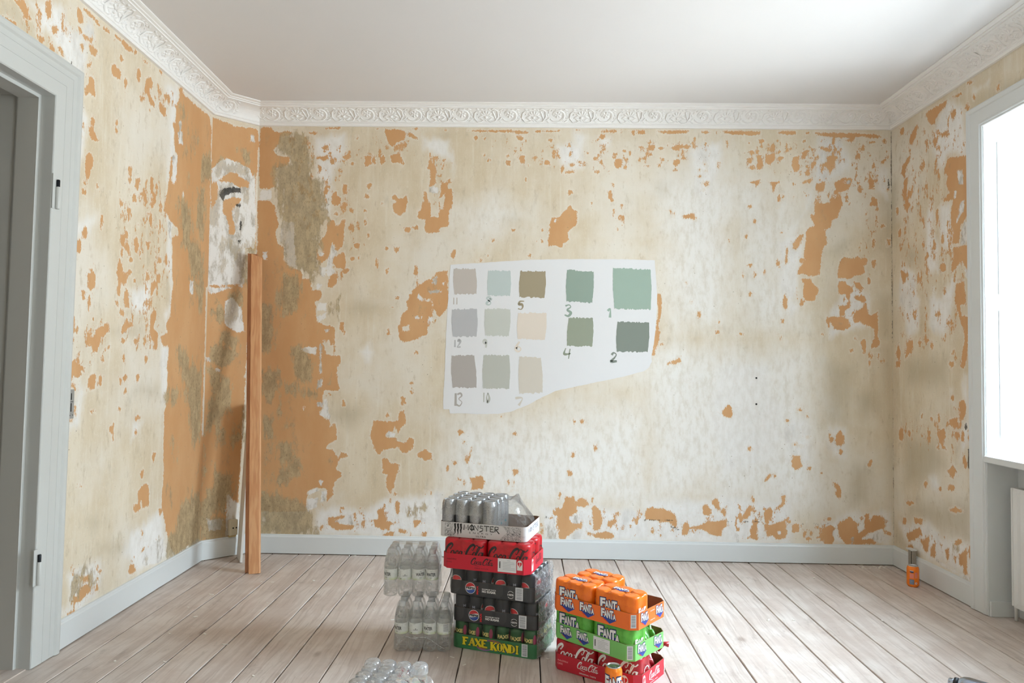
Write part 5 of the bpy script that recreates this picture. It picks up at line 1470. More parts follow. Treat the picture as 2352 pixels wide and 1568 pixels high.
def place_relief():
    for o, a, b_, d, nn in RUNS:
        L = (b_-a).length
        M3 = Matrix(((d.x, nn.x, 0), (d.y, nn.y, 0), (0, 0, 1)))
        # from the corner nearest the back wall outwards
        start = L if o.name == 'trim_1' else 0.0
        s = 0.10 if o.name in ('trim_3', 'trim_4') else (0.10 if o.name == 'trim_1' else 0.075)
        k = 0; lim = L-0.10 if o.name == 'trim_3' else min(L-0.07, 3.6)
        while s < lim:
            me = ms if k % 2 == 0 else mp
            r = mesh_obj('scroll_relief' if k % 2 == 0 else 'palmette_relief', me, o)
            t = (L-s) if o.name == 'trim_1' else s
            p = a+d*t
            r.matrix_world = Matrix.Translation((p.x, p.y, ZC)) @ M3.to_4x4()
            s += 0.153; k += 1
place_relief()

# ---------------------------------------------------------------- baseboards
BPROF = [(0.0, 0.006), (0.016, 0.006), (0.016, BBH-0.016), (0.013, BBH-0.010), (0.010, BBH-0.008), (0.009, BBH-0.002), (0.006, BBH), (0.0, BBH)]
def run_profile(name, pts, prof, mat, close=True):
    P = [Vector((x, y, 0)) for x, y in pts]
    d = [(P[i+1]-P[i]).normalized() for i in range(len(P)-1)]; nr = [Vector((q.y, -q.x, 0)) for q in d]
    mb = MB(); vs = []; k = len(prof)
    for i in range(len(P)):
        if i == 0: m = nr[0]
        elif i == len(P)-1: m = nr[-1]
        else: m = (nr[i-1]+nr[i])/(1+nr[i-1].dot(nr[i]))
        for dd, z in prof: vs.append(tuple(P[i]+m*dd+Vector((0, 0, z))))
    fs = [(i*k+j, i*k+j+1, (i+1)*k+j+1, (i+1)*k+j) for i in range(len(P)-1) for j in range(k-1)]
    fs += [tuple(range(k)), tuple(range((len(P)-1)*k+k-1, (len(P)-1)*k-1, -1))]
    mb.add(vs, fs)
    return structure(mb.obj(name, mat))
e = 0.012
run_profile('baseboard_left', [(lwx(-1.592), -1.592), (XLL, YC)], BPROF, PAINT)
run_profile('baseboard_corner', [(XLL, YC), (XL, 0.0)], BPROF, PAINT)
run_profile('baseboard_back', [(XL, 0.0), (XR, 0.0)], BPROF, PAINT)
run_profile('baseboard_right', [(XR, 0.0), (XR+0.002, -0.792)], BPROF, PAINT)
# pin-holes left by nails
mb = MB().lathe([(0.0, 0.001), (0.006, 0.001), (0.006, 0.0)], 10); hole = mb.mesh('nail_hole', simple('black_hole', srgb(20, 19, 18), 0.9))
for x, z, par in ((1.456, 1.155, wall_back), (1.456, 0.990, wall_back)):
    h = mesh_obj('nail_hole', hole, par); h.location = (x, -0.0004, z); h.rotation_euler = (PI/2, 0, 0)

# ---------------------------------------------------------------- casings
def casing(name, parent, prof, y_in0, y_in1, ztop, zbot, xface, sign, mat, lean=0.0):
    """three-sided moulded frame on a wall x = xface; prof = (outward distance from the opening edge, proud)"""
    mb = MB(); k = len(prof); vs = []
    for (yy, zz, dy, dz) in ((y_in0, zbot, 1, 0), (y_in0, ztop, 1, 1), (y_in1, ztop, -1, 1), (y_in1, zbot, -1, 0)):
        for w, t in prof:
            Y, Z = yy+dy*w, zz+dz*w
            vs.append((xface(Y)+sign*t, Y+lean*(Z-1.2), Z))
    fs = [(i*k+j, i*k+j+1, (i+1)*k+j+1, (i+1)*k+j) for i in range(3) for j in range(k-1)]
    fs += [tuple(range(k)), tuple(range(3*k+k-1, 3*k-1, -1))]
    mb.add(vs, fs)
    o = mb.obj(name, mat, parent); fixnormals(o.data); return o
def groove(w, d=0.0016): return [(w-0.0012, 0.021), (w-0.0003, 0.021-d), (w+0.0003, 0.021-d), (w+0.0012, 0.021)]
DPROF = [(0.0, -0.02), (0.0, 0.014), (0.004, 0.018), (0.012, 0.019)]+groove(0.060)+groove(0.105)+[(0.128, 0.023), (0.136, 0.030), (0.150, 0.033), (0.160, 0.030), (0.165, 0.022), (0.165, 0.0)]
door = structure(empty('door_1', (0, 0, 0)))
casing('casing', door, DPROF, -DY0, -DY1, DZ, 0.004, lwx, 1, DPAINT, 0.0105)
def door_inside():
    # rebate, stop and lining, then the deeper reveal of the thick wall and a dim hall beyond
    x0 = lwx(-DY0)
    def frame(name, prof, mat):
        """profile (x, inset) swept round the opening: inset shrinks the opening"""
        mb = MB(); vs = []; k = len(prof)
        for (yy, zz, dy, dz) in ((-DY0, 0.0, -1, 0), (-DY0, DZ, -1, -1), (-DY1, DZ, 1, -1), (-DY1, 0.0, 1, 0)):
            for x, ins in prof:
                Z = zz+dz*ins; vs.append((x0+x, yy+dy*ins+0.0105*(Z-1.2), Z))
        mb.add(vs, [(i*k+j, i*k+j+1, (i+1)*k+j+1, (i+1)*k+j) for i in range(3) for j in range(k-1)])
        o = mb.obj(name, mat, door); fixnormals(o.data)
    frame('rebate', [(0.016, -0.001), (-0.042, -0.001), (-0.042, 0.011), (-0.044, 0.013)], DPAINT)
    frame('jamb_lining', [(-0.043, 0.012), (-0.128, 0.012), (-0.134, 0.010), (-0.140, 0.0), (-0.150, -0.006), (-0.48, -0.006), (-0.48, -0.03)], simple('jamb_shade_grey', srgb(190, 188, 182), 0.45, var=0.02, scale=6))  # lining colour darkened to carry the jamb's shade
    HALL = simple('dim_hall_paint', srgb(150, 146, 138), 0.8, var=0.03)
    hx = x0-0.48; mb = MB()
    v = [(x, y, z) for x in (hx-1.2, hx-0.001) for y in (-4.2, -0.6) for z in (-0.02, ZCEIL)]
    mb.add(v, [(0, 1, 3, 2), (0, 2, 6, 4), (1, 5, 7, 3), (0, 4, 5, 1), (2, 3, 7, 6)])
    mb.add([(hx-0.001, y, z) for y, z in ((-4.2, -0.02), (-DY1-0.02, -0.02), (-DY1-0.02, ZCEIL), (-4.2, ZCEIL), (-DY0+0.02, -0.02), (-0.6, -0.02), (-0.6, ZCEIL), (-DY0+0.02, ZCEIL), (-DY1-0.02, DZ+0.02), (-DY0+0.02, DZ+0.02))], [(0, 1, 2, 3), (4, 5, 6, 7), (8, 9, 7, 2)])
    mb.obj('hall_shell', HALL, door)
    MB().box(x0-0.48, x0-0.002, -DY1, -DY0, -0.004, 0.004).obj('threshold', PLANK, door)
door_inside()
BLACKM = simple('black_steel_pin', srgb(30, 33, 38), 0.4, 0.6)
def hinge(y, z):
    x = lwx(y)
    h = empty('lift_off_hinge', (x+0.028, y, z)); h.parent = door
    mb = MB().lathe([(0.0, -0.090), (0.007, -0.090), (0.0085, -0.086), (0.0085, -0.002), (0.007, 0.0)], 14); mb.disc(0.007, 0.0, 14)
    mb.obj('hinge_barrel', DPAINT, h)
    mb = MB().lathe([(0.0062, 0.0), (0.0062, 0.027), (0.005, 0.029)], 12); mb.disc(0.005, 0.029, 12)
    mb.obj('hinge_pin', BLACKM, h)
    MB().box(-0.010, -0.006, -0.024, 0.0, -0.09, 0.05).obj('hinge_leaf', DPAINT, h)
hinge(-1.722, 1.905); hinge(-1.752, 0.413)

# ---------------------------------------------------------------- windows
WPROF = [(0.0, -0.03), (0.0, 0.010), (0.003, 0.014), (0.010, 0.014), (0.013, 0.020), (0.020, 0.021), (0.024, 0.017), (0.085, 0.019), (0.090, 0.024), (0.108, 0.026), (0.115, 0.022), (0.115, 0.0)]
GLASS = glass_mat()
REVEAL = simple('white_reveal_paint', srgb(226, 229, 230), 0.4, var=0.01)
wface = lambda y: XR-0.0028*y
def window(idx, y0, y1, niche):
    w = structure(empty('window_%d' % idx))
    casing('casing', w, WPROF, y0+0.003, y1-0.003, WZ1-0.003, 0.004 if niche else WZ0-0.09, wface, -1, PAINT)
    xo = XR+WDEPTH; zr0 = WZ0-0.03
    # reveal: far and near cheeks and head, panelled like folded shutters
    MB().box(XR-0.004, xo+0.10, y0, y0+0.03, zr0, WZ1).obj('reveal_far', REVEAL, w)
    MB().box(XR-0.004, xo+0.10, y1-0.03, y1, zr0, WZ1).obj('reveal_near', REVEAL, w)
    MB().box(XR-0.004, xo+0.10, y1-0.03, y0+0.03, WZ1, WZ1+0.03).obj('reveal_head', REVEAL, w)
    for (yy, sg) in ((y0, -1), (y1, 1)):
        for z0, z1 in ((WZ0+0.09, 1.52), (1.60, WZ1-0.085)):
            mb = MB(); xa, xb = XR+0.062, xo-0.06; t = 0.005; q = 0.014
            for (a, b_, c, d) in ((xa+q, xb-q, z0, z0+q), (xa+q, xb-q, z1-q, z1), (xa, xa+q, z0, z1), (xb-q, xb, z0, z1)):
                mb.box(a, b_, min(yy, yy+sg*t), max(yy, yy+sg*t), c, d)
            mb.obj('panel_moulding', REVEAL, w)
    # sill board
    s = MB().box(XR-0.016, xo+0.06, y1-0.012, y0+0.012, WZ0-0.032, WZ0); so = s.obj('window_sill', PAINT, w); bevel(so.data, 0.004)
    # outer frame and two casements with glazing bars
    f = MB(); x0, x1 = xo, xo+0.07; ym = (y0+y1)/2
    f.box(x0, x1, y0-0.05, y0-0.001, WZ0, WZ1); f.box(x0, x1, y1+0.001, y1+0.05, WZ0, WZ1)
    f.box(x0, x1, y1+0.05, y0-0.05, WZ0-0.0, WZ0+0.05); f.box(x0, x1, y1+0.05, y0-0.05, WZ1-0.05, WZ1); f.box(x0, x1, ym-0.03, ym+0.03, WZ0+0.05, 1.90); f.box(x0, x1, ym-0.03, ym+0.03, 1.96, WZ1-0.05); f.box(x0, x1, y1+0.05, y0-0.05, 1.90, 1.96)
    f.obj('window_frame', REVEAL, w)
    for (a, b_) in ((y1+0.05, ym-0.03), (ym+0.03, y0-0.05)):
        for c, d in ((WZ0+0.05, 1.90), (1.96, WZ1-0.05)):
            sa = MB(); q = 0.035
            for bx in ((a+q, b_-q, c, c+q), (a+q, b_-q, d-q, d), (a, a+q, c, d), (b_-q, b_, c, d)):
                sa.box(x0+0.012, x1-0.012, *bx)
            so = sa.obj('sash', REVEAL, w)
            MB().box(x0+0.03, x0+0.034, a+q, b_-q, c+q, d-q).obj('pane', GLASS, so)
    if niche:
        xb = XR+0.148
        n = MB(); n.box(xb, xb+0.05, y1-0.03, y0+0.03, 0, zr0)
        n.obj('niche_back', PAINT, w)
        MB().box(XR-0.004, xb, y0, y0+0.03, 0, zr0).obj('niche_side', PAINT, w)
        MB().box(XR-0.004, xb, y1-0.03, y1, 0, zr0).obj('niche_side', PAINT, w)
        b1 = MB().box(XR+0.0, xb, y0-0.012, y0, 0, 0.075).obj('niche_baseboard', PAINT, w); bevel(b1.data, 0.003)
        b2 = MB().box(xb-0.012, xb, y1, y0-0.012, 0, 0.075).obj('niche_baseboard', PAINT, w); bevel(b2.data, 0.003)
    return w
window(1, *WIN[0], True); window(2, *WIN[1], False)  # second window is out of view, added to light the fronts
# ---------------------------------------------------------------- lettering and flat print
def text2d(s, bold=0.0, shear=0.0, spacing=1.0):
    cu = bpy.data.curves.new('t', 'FONT'); cu.body = s; cu.size = 1.0; cu.offset = bold; cu.shear = shear
    cu.space_character = spacing; cu.resolution_u = 3
    o = bpy.data.objects.new('t', cu); C.objects.link(o)
    dg = bpy.context.evaluated_depsgraph_get(); me = bpy.data.meshes.new_from_object(o.evaluated_get(dg))
    v = [(q.co.x, q.co.y) for q in me.vertices]; f = [tuple(p.vertices) for p in me.polygons]
    bpy.data.objects.remove(o); bpy.data.curves.remove(cu); bpy.data.meshes.remove(me)
    return v, f
TCACHE = {}
def text(s, box, bold=0.0, shear=0.0, spacing=1.0, grow=None):
    """glyph faces fitted to box (u0, v0, u1, v1); grow thickens (for outlines) without refitting"""
    k = (s, bold, shear, spacing)
    if k not in TCACHE: TCACHE[k] = text2d(*k)
    v, f = TCACHE[k]
    xs = [q[0] for q in v]; ys = [q[1] for q in v]
    if grow is not None:
        k2 = (s, grow, shear, spacing)
        if k2 not in TCACHE: TCACHE[k2] = text2d(*k2)
        v, f = TCACHE[k2]
    x0, x1, y0, y1 = min(xs), max(xs), min(ys), max(ys)
    return [(box[0]+(x-x0)/(x1-x0)*(box[2]-box[0]), box[1]+(y-y0)/(y1-y0)*(box[3]-box[1])) for x, y in v], f
def merge(*gs):
    V = []; F = []
    for v, f in gs:
        k = len(V); V += v; F += [tuple(i+k for i in q) for q in f]
    return V, F
def rect(u0, v0, u1, v1): return [(u0, v0), (u1, v0), (u1, v1), (u0, v1)], [(0, 1, 2, 3)]
def poly(*pts): return list(pts), [tuple(range(len(pts)))]
def ell(cx, cy, rx, ry, n=28, a0=0, a1=2*PI):
    return [(cx+rx*math.cos(a0+(a1-a0)*k/n), cy+ry*math.sin(a0+(a1-a0)*k/n)) for k in range(n if a1-a0 > 6.2 else n+1)], [tuple(range(n if a1-a0 > 6.2 else n+1))]
def ring(cx, cy, r0, r1, n=28):
    v = [(cx+r*math.cos(2*PI*k/n), cy+r*math.sin(2*PI*k/n)) for k in range(n) for r in (r0, r1)]
    return v, [(2*k, 2*k+1, (2*k+3) % (2*n), (2*k+2) % (2*n)) for k in range(n)]
def catmull(p, m=6):
    out = []
    for i in range(len(p)-1):
        a = p[max(i-1, 0)]; b_ = p[i]; c = p[i+1]; d = p[min(i+2, len(p)-1)]
        for k in range(m):
            t = k/m
            out.append(tuple(0.5*((2*b_[j])+(-a[j]+c[j])*t+(2*a[j]-5*b_[j]+4*c[j]-d[j])*t*t+(-a[j]+3*b_[j]-3*c[j]+d[j])*t**3) for j in range(2)))
    return out+[p[-1]]
def stroke(p, w, smooth=True, prof=None, ang=None):
    """ribbon along 2D points; prof(t) scales the width; ang = pen angle for a calligraphic nib"""
    q = catmull(p) if smooth and len(p) > 2 else p
    V = []; n = len(q)
    for i, (x, y) in enumerate(q):
        a = q[max(i-1, 0)]; b_ = q[min(i+1, n-1)]; dx, dy = b_[0]-a[0], b_[1]-a[1]; l = math.hypot(dx, dy) or 1
        ww = w*(prof(i/(n-1)) if prof else 1)
        if ang is not None: ww *= 0.35+0.65*abs(math.sin(math.atan2(dy, dx)-ang))
        V += [(x-dy/l*ww, y+dx/l*ww), (x+dy/l*ww, y-dx/l*ww)]
    return V, [(2*i, 2*i+1, 2*i+3, 2*i+2) for i in range(n-1)]
def fit(g, box, src):
    v, f = g
    return [(box[0]+(x-src[0])/(src[2]-src[0])*(box[2]-box[0]), box[1]+(y-src[1])/(src[3]-src[1])*(box[3]-box[1])) for x, y in v], f
def cut(g, du):
    """slice faces into vertical strips so that they can follow a curved surface"""
    bm = bmesh.new(); v, f = g
    bv = [bm.verts.new((x, y, 0)) for x, y in v]
    for q in f:
        try: bm.faces.new([bv[i] for i in q])
        except ValueError: pass
    xs = [p[0] for p in v]; x = math.floor(min(xs)/du)*du+du
    while x < max(xs):
        bmesh.ops.bisect_plane(bm, geom=bm.verts[:]+bm.edges[:]+bm.faces[:], plane_co=(x, 0, 0), plane_no=(1, 0, 0)); x += du
    bm.verts.index_update()
    r = [(p.co.x, p.co.y) for p in bm.verts], [tuple(p.index for p in q.verts) for q in bm.faces]
    bm.free(); return r
def pr(parent, name, g, fn, mat, du=None, label=None):
    """one flat print as a mesh: g = (2D verts, faces), fn(u, v) -> 3D"""
    if du: g = cut(g, du)
    me = bpy.data.meshes.new(name); me.from_pydata([fn(u, v) for u, v in g[0]], [], g[1]); me.materials.append(mat); me.update()
    o = mesh_obj(name, me, parent)
    if label: o['label'] = label
    return o
INK_W = simple('white_ink', srgb(226, 224, 222), 0.5)
INK_K = simple('black_ink', srgb(34, 32, 33), 0.5)
INK_B = simple('royal_blue_ink', srgb(38, 62, 148), 0.45)
INK_N = simple('navy_ink', srgb(26, 38, 92), 0.45)
INK_R = simple('red_ink', srgb(205, 34, 40), 0.45)
INK_Y = simple('yellow_ink', srgb(228, 206, 44), 0.45)
INK_D = simple('dark_red_ink', srgb(96, 10, 22), 0.5)
INK_G = simple('grey_ink', srgb(128, 130, 140), 0.55)
PAPER = simple('white_sticker', srgb(222, 222, 224), 0.55, var=0.02)

def fanta(box):
    """returns (outline, letters, shield, red tail): bouncing block capitals on a blue wedge"""
    L = [('F', (0.02, 0.40, 0.25, 1.00)), ('A', (0.22, 0.40, 0.43, 0.88)), ('N', (0.42, 0.36, 0.63, 0.93)), ('T', (0.61, 0.34, 0.82, 0.96)), ('A', (0.79, 0.34, 0.99, 0.74))]
    m = lambda q: (box[0]+q[0]*(box[2]-box[0]), box[1]+q[1]*(box[3]-box[1]), box[0]+q[2]*(box[2]-box[0]), box[1]+q[3]*(box[3]-box[1]))
    let = merge(*[text(c, m(q), 0.045) for c, q in L]); outl = merge(*[text(c, m(q), 0.045, grow=0.115) for c, q in L])
    P = lambda x, y: (box[0]+x*(box[2]-box[0]), box[1]+y*(box[3]-box[1]))
    shield = poly(P(0.06, 0.42), P(0.12, 0.36), P(0.58, 0.0), P(1.02, 0.33), P(0.96, 0.55), P(0.5, 0.62))
    red = poly(P(0.07, 0.30), P(0.30, 0.24), P(0.52, 0.035), P(0.30, 0.16))
    return outl, let, shield, red
def fanta_print(parent, box, fn, red=True, du=None):
    o, l, s, r = fanta(box)
    pr(parent, 'logo_shield', s, lambda u, v: fn(u, v, 0.0003), INK_B, du)
    if red: pr(parent, 'logo_tail', r, lambda u, v: fn(u, v, 0.0005), INK_R, du)
    pr(parent, 'logo_outline', o, lambda u, v: fn(u, v, 0.0006), INK_N, du)
    pr(parent, 'logo_letters', l, lambda u, v: fn(u, v, 0.0010), INK_W, du)
def cola_script(box):
    """looping script: two tall capitals with flourishes, joined lower case"""
    sl = lambda p: [(x+0.30*y, y) for x, y in p]
    big = lambda t: 0.45+0.75*math.sin(PI*min(1, t*1.15))
    S = []
    S.append(stroke(sl([(0.62, 0.72), (0.70, 0.88), (0.56, 0.98), (0.30, 0.82), (0.12, 0.45), (0.16, 0.12), (0.40, 0.02), (0.66, 0.16)]), 0.078, prof=big))
    S.append(stroke(sl([(0.50, 0.72), (0.57, 0.63), (0.66, 0.72), (0.62, 0.82)]), 0.028))
    def o(cx, w=0.15): S.append(stroke(sl([(cx+w*math.cos(a), 0.29+0.23*math.sin(a)) for a in [1.3+2*PI*k/10 for k in range(11)]]), 0.056, ang=0.2))
    o(0.84)
    S.append(stroke(sl([(1.36, 0.42), (1.26, 0.52), (1.12, 0.38), (1.14, 0.12), (1.30, 0.06), (1.46, 0.20)]), 0.056, ang=0.2))
    o(1.60); S.append(stroke(sl([(1.76, 0.50), (1.72, 0.2), (1.80, 0.06), (1.93, 0.18)]), 0.055))
    S.append(stroke(sl([(1.97, 0.46), (1.99, 0.52)]), 0.035, False)); S.append(stroke(sl([(1.93, 0.24), (1.95, 0.30)]), 0.035, False))
    S.append(stroke(sl([(2.72, 0.72), (2.80, 0.90), (2.62, 1.0), (2.34, 0.84), (2.16, 0.45), (2.20, 0.10), (2.46, 0.02), (2.72, 0.16)]), 0.078, prof=big))
    S.append(stroke(sl([(2.56, 0.74), (2.62, 0.62), (2.76, 0.70), (2.80, 0.90), (3.00, 0.99), (3.24, 0.86), (3.44, 0.84), (3.56, 0.96)]), 0.038, prof=lambda t: 0.5+0.6*t))
    o(2.90)
    S.append(stroke(sl([(3.10, 0.30), (3.28, 0.78), (3.24, 0.92), (3.12, 0.70), (3.10, 0.16), (3.20, 0.05), (3.34, 0.18)]), 0.056, ang=0.3))
    o(3.50); S.append(stroke(sl([(3.66, 0.50), (3.62, 0.18), (3.72, 0.05), (3.88, 0.22)]), 0.055))
    S.append(stroke(sl([(0.40, 0.02), (0.72, -0.06), (1.1, -0.14), (1.45, -0.20), (1.7, -0.12)]), 0.03, prof=lambda t: math.sin(PI*(0.1+0.9*t))))
    return fit(merge(*S), box, (0.10, -0.22, 3.98, 1.02))
def barcode(parent, box, fn, stripes='v'):
    pr(parent, 'barcode_label', rect(*box), lambda u, v: fn(u, v, 0.0004), PAPER)
    rr = random.Random(5); g = []
    u0, v0, u1, v1 = box; m = (u1-u0)*0.14
    v = v0+(v1-v0)*0.08
    while v < v1-(v1-v0)*0.08:
        h = rr.choice((0.0006, 0.001, 0.0015)); g.append(rect(u0+m, v, u1-m, min(v+h, v1-0.002))); v += h+rr.choice((0.0007, 0.001, 0.0016))
    pr(parent, 'barcode_bars', merge(*g), lambda u, v: fn(u, v, 0.0008), INK_G)
def sticker(parent, box, fn):
    pr(parent, 'delivery_sticker', rect(*box), lambda u, v: fn(u, v, 0.0006), PAPER, label='white paper delivery sticker')
    u0, v0, u1, v1 = box; w, h = u1-u0, v1-v0; rr = random.Random(2); g = []
    for k in range(9):
        y = v0+h*(0.28+0.055*k); g.append(rect(u0+w*0.08, y, u0+w*(0.13 if k % 2 else 0.155), y+h*0.045))
    pr(parent, 'sticker_code', merge(*g), lambda u, v: fn(u, v, 0.001), INK_K)
    g = [rect(u0+w*0.27, v0+h*(0.18+0.11*k), u0+w*rr.uniform(0.7, 0.95), v0+h*(0.18+0.11*k)+h*0.018) for k in range(6)]+[rect(u0+w*0.5, v0+h*0.86, u0+w*0.68, v0+h*0.885)]
    pr(parent, 'sticker_lines', merge(*g), lambda u, v: fn(u, v, 0.001), INK_G)
def heart_mark(parent, box, fn, base):
    u0, v0, u1, v1 = box; P = lambda x, y: (u0+x*(u1-u0), v0+y*(v1-v0))
    arch = [P(0, 0), P(1, 0), P(1, 0.62)]+[P(0.5+0.5*math.cos(a), 0.62+0.38*math.sin(a)) for a in [PI*k/10 for k in range(1, 10)]]+[P(0, 0.62)]
    pr(parent, 'recycle_mark', poly(*arch), lambda u, v: fn(u, v, 0.0004), INK_W)
    hp = [P(0.5+0.40*x, 0.60+0.30*y) for x, y in [(16*math.sin(t)**3/16, (13*math.cos(t)-5*math.cos(2*t)-2*math.cos(3*t)-math.cos(4*t))/16) for t in [2*PI*k/24 for k in range(24)]]]
    pr(parent, 'heart', poly(*hp), lambda u, v: fn(u, v, 0.0008), base)
    pr(parent, 'bottle_mark', poly(P(.44, .42), P(.56, .42), P(.56, .62), P(.53, .76), P(.47, .76), P(.44, .62)), lambda u, v: fn(u, v, 0.0011), INK_W)

# ---------------------------------------------------------------- cans, packs, trays
TL, TW, LV, TH, CHF = 0.3829, 0.2434, 0.1204, 0.0613, 0.025
ALU = simple('brushed_aluminium', srgb(196, 198, 202), 0.28, 1.0, var=0.03)
HOLE = simple('can_opening_dark', srgb(60, 60, 62), 0.5, 0.6)
def can_prof(r, h):
    return [(0.0, 0.006), (r*0.62, 0.006), (r*0.74, 0.0), (r*0.80, 0.0), (r*0.97, 0.010), (r, 0.014), (r, h-0.020), (r*0.985, h-0.016), (r*0.86, h-0.005), (r*0.82, h-0.0035), (r*0.82, h-0.001), (r*0.805, h), (r*0.785, h), (r*0.77, h-0.004), (r*0.70, h-0.0055), (0.0, h-0.0052)]
def can_mesh(name, r, h, mat, n=20):
    mis = []
    pf = can_prof(r, h)
    for i in range(len(pf)-1):
        mis.append(0 if 3 <= i <= 8 else 1)
    return MB().lathe(pf, n, mis=mis).mesh(name, [mat, ALU])
def tab_mesh(r, h):
    mb = MB(); z = h-0.0048
    mb.prism([(0.0085*math.cos(a)*1.0, 0.001+0.011*math.sin(a)) for a in [2*PI*k/14 for k in range(14)]], z, z+0.0012, 0)
    return mb.mesh('pull_tab', [ALU])
def pull(parent, r, h, opened=False):
    tm = mesh_obj('pull_tab', tab_mesh(r, h), parent)
    if opened:
        v, f = ell(0, -0.013, 0.008, 0.006, 14)
        pr(parent, 'mouth_hole', (v, f), lambda u, q: (u, q, h-0.0050), HOLE)
    return tm
def tray_outline(c=CHF, rnd=False):
    L, W = TL, TW
    if rnd:
        o = []
        for cx, cy, a in ((L-c, c, -PI/2), (L-c, W-c, 0), (c, W-c, PI/2), (c, c, PI)):
            o += [(cx+c*math.cos(a+PI/2*k/6), cy+c*math.sin(a+PI/2*k/6)) for k in range(7)]
        return o
    return [(c, 0), (L-c, 0), (L, c), (L, W-c), (L-c, W), (c, W), (0, W-c), (0, c)]
def inset(pts, t):
    n = len(pts); out = []
    for i in range(n):
        a, b_, c = Vector(pts[i-1]), Vector(pts[i]), Vector(pts[(i+1) % n])
        d1, d2 = (b_-a).normalized(), (c-b_).normalized(); n1, n2 = Vector((-d1.y, d1.x)), Vector((-d2.y, d2.x))
        m = (n1+n2); m = m/(1+n1.dot(n2)); out.append(tuple(b_+m*t))
    return out
CARD = simple('brown_cardboard', srgb(128, 92, 66), 0.8, var=0.06)
def tray_mesh(name, mat, c=CHF, rnd=False, side=TH, dip=0.0, inner=None):
    """open cardboard tray: printed outside, brown inside, optional lower short ends"""
    o = tray_outline(c, rnd); i_ = inset(o, 0.0022); n = len(o); mb = MB()
    zt = [side for _ in o]
    vo = [(x, y, 0) for x, y in o]+[(x, y, zt[k]) for k, (x, y) in enumerate(o)]
    mb.add(vo, [(k, (k+1) % n, n+(k+1) % n, n+k) for k in range(n)], 0)
    vi = [(x, y, 0.0025) for x, y in i_]+[(x, y, zt[k]) for k, (x, y) in enumerate(i_)]
    mb.add(vi, [(n+k, n+(k+1) % n, (k+1) % n, k) for k in range(n)], 1)
    mb.add([(x, y, zt[k]) for k, (x, y) in enumerate(o)]+[(x, y, zt[k]) for k, (x, y) in enumerate(i_)], [(k, (k+1) % n, n+(k+1) % n, n+k) for k in range(n)], 1)
    mb.add([(x, y, 0) for x, y in o], [tuple(range(n-1, -1, -1))], 0); mb.add([(x, y, 0.0025) for x, y in i_], [tuple(range(n))], 1)
    return mb.mesh(name, [mat, inner or CARD])
FRONT = lambda u, v, e=0.0: (u, -0.0003-e, v)
RIGHT = lambda u, v, e=0.0: (TL+0.0003+e, u, v)
CHAM = lambda u, v, e=0.0: (TL-CHF+(u)/math.sqrt(2)+(0.0003+e)*0.707, u/math.sqrt(2)-(0.0003+e)*0.707, v)   # u: 0..c*sqrt2
CW = CHF*math.sqrt(2)
def new_tray(pos, label, group=None):
    t = empty('drink_tray', pos[:3], pos[3]); tag(t, label, 'tray', group); return t
def place(t, o, x, y, z, rz=0.0):
    """put a separate top-level thing into the tray's frame"""
    c, s = math.cos(t.rotation_euler.z), math.sin(t.rotation_euler.z)
    o.location = (t.location.x+c*x-s*y, t.location.y+s*x+c*y, t.location.z+z)
    o.rotation_euler = (0, 0, t.rotation_euler.z+rz)

PKL, PKW, PKH = 0.1870, 0.1175, 0.1165
def pack_outline(L=PKL, W=PKW, nx=3, ny=2, dip=0.0042, rc=0.028):
    """plan of shrink film round nx x ny cans: rounded corners, shallow hollows between cans"""
    pts = []
    def side(p, q, n, m):
        d = Vector((q[0]-p[0], q[1]-p[1])); nn = Vector((d.y, -d.x)).normalized()
        for k in range(m):
            t = k/m; L_ = d.length
            pts_ = Vector(p)+d*t
            tot = L_+2*rc; s = (rc+L_*t)/tot*n
            pts.append(tuple(pts_-nn*dip*(abs(math.cos(PI*s))**1.6 if 0.5 < s < n-0.5 else 0)))
    a, b_ = L/2, W/2
    def arc(cx, cy, a0):
        for k in range(5): pts.append((cx+rc*math.cos(a0+PI/2*k/5), cy+rc*math.sin(a0+PI/2*k/5)))
    side((-a+rc, -b_), (a-rc, -b_), nx, 18); arc(a-rc, -b_+rc, -PI/2)
    side((a, -b_+rc), (a, b_-rc), ny, 10); arc(a-rc, b_-rc, 0)
    side((a-rc, b_), (-a+rc, b_), nx, 18); arc(-a+rc, b_-rc, PI/2)
    side((-a, b_-rc), (-a, -b_+rc), ny, 10); arc(-a+rc, -b_+rc, PI)
    return pts
PKO = pack_outline(rc=0.034)
def pack_top(x, y):
    best = 1e9
    for i in range(3):
        for j in range(2):
            best = min(best, math.hypot((x-(i-1)*0.0623), (y-(j-0.5)*0.0590)))
    t = min(max((best-0.0262)/0.0065, 0), 1); t = t*t*(3-2*t)
    return PKH-0.0080*t
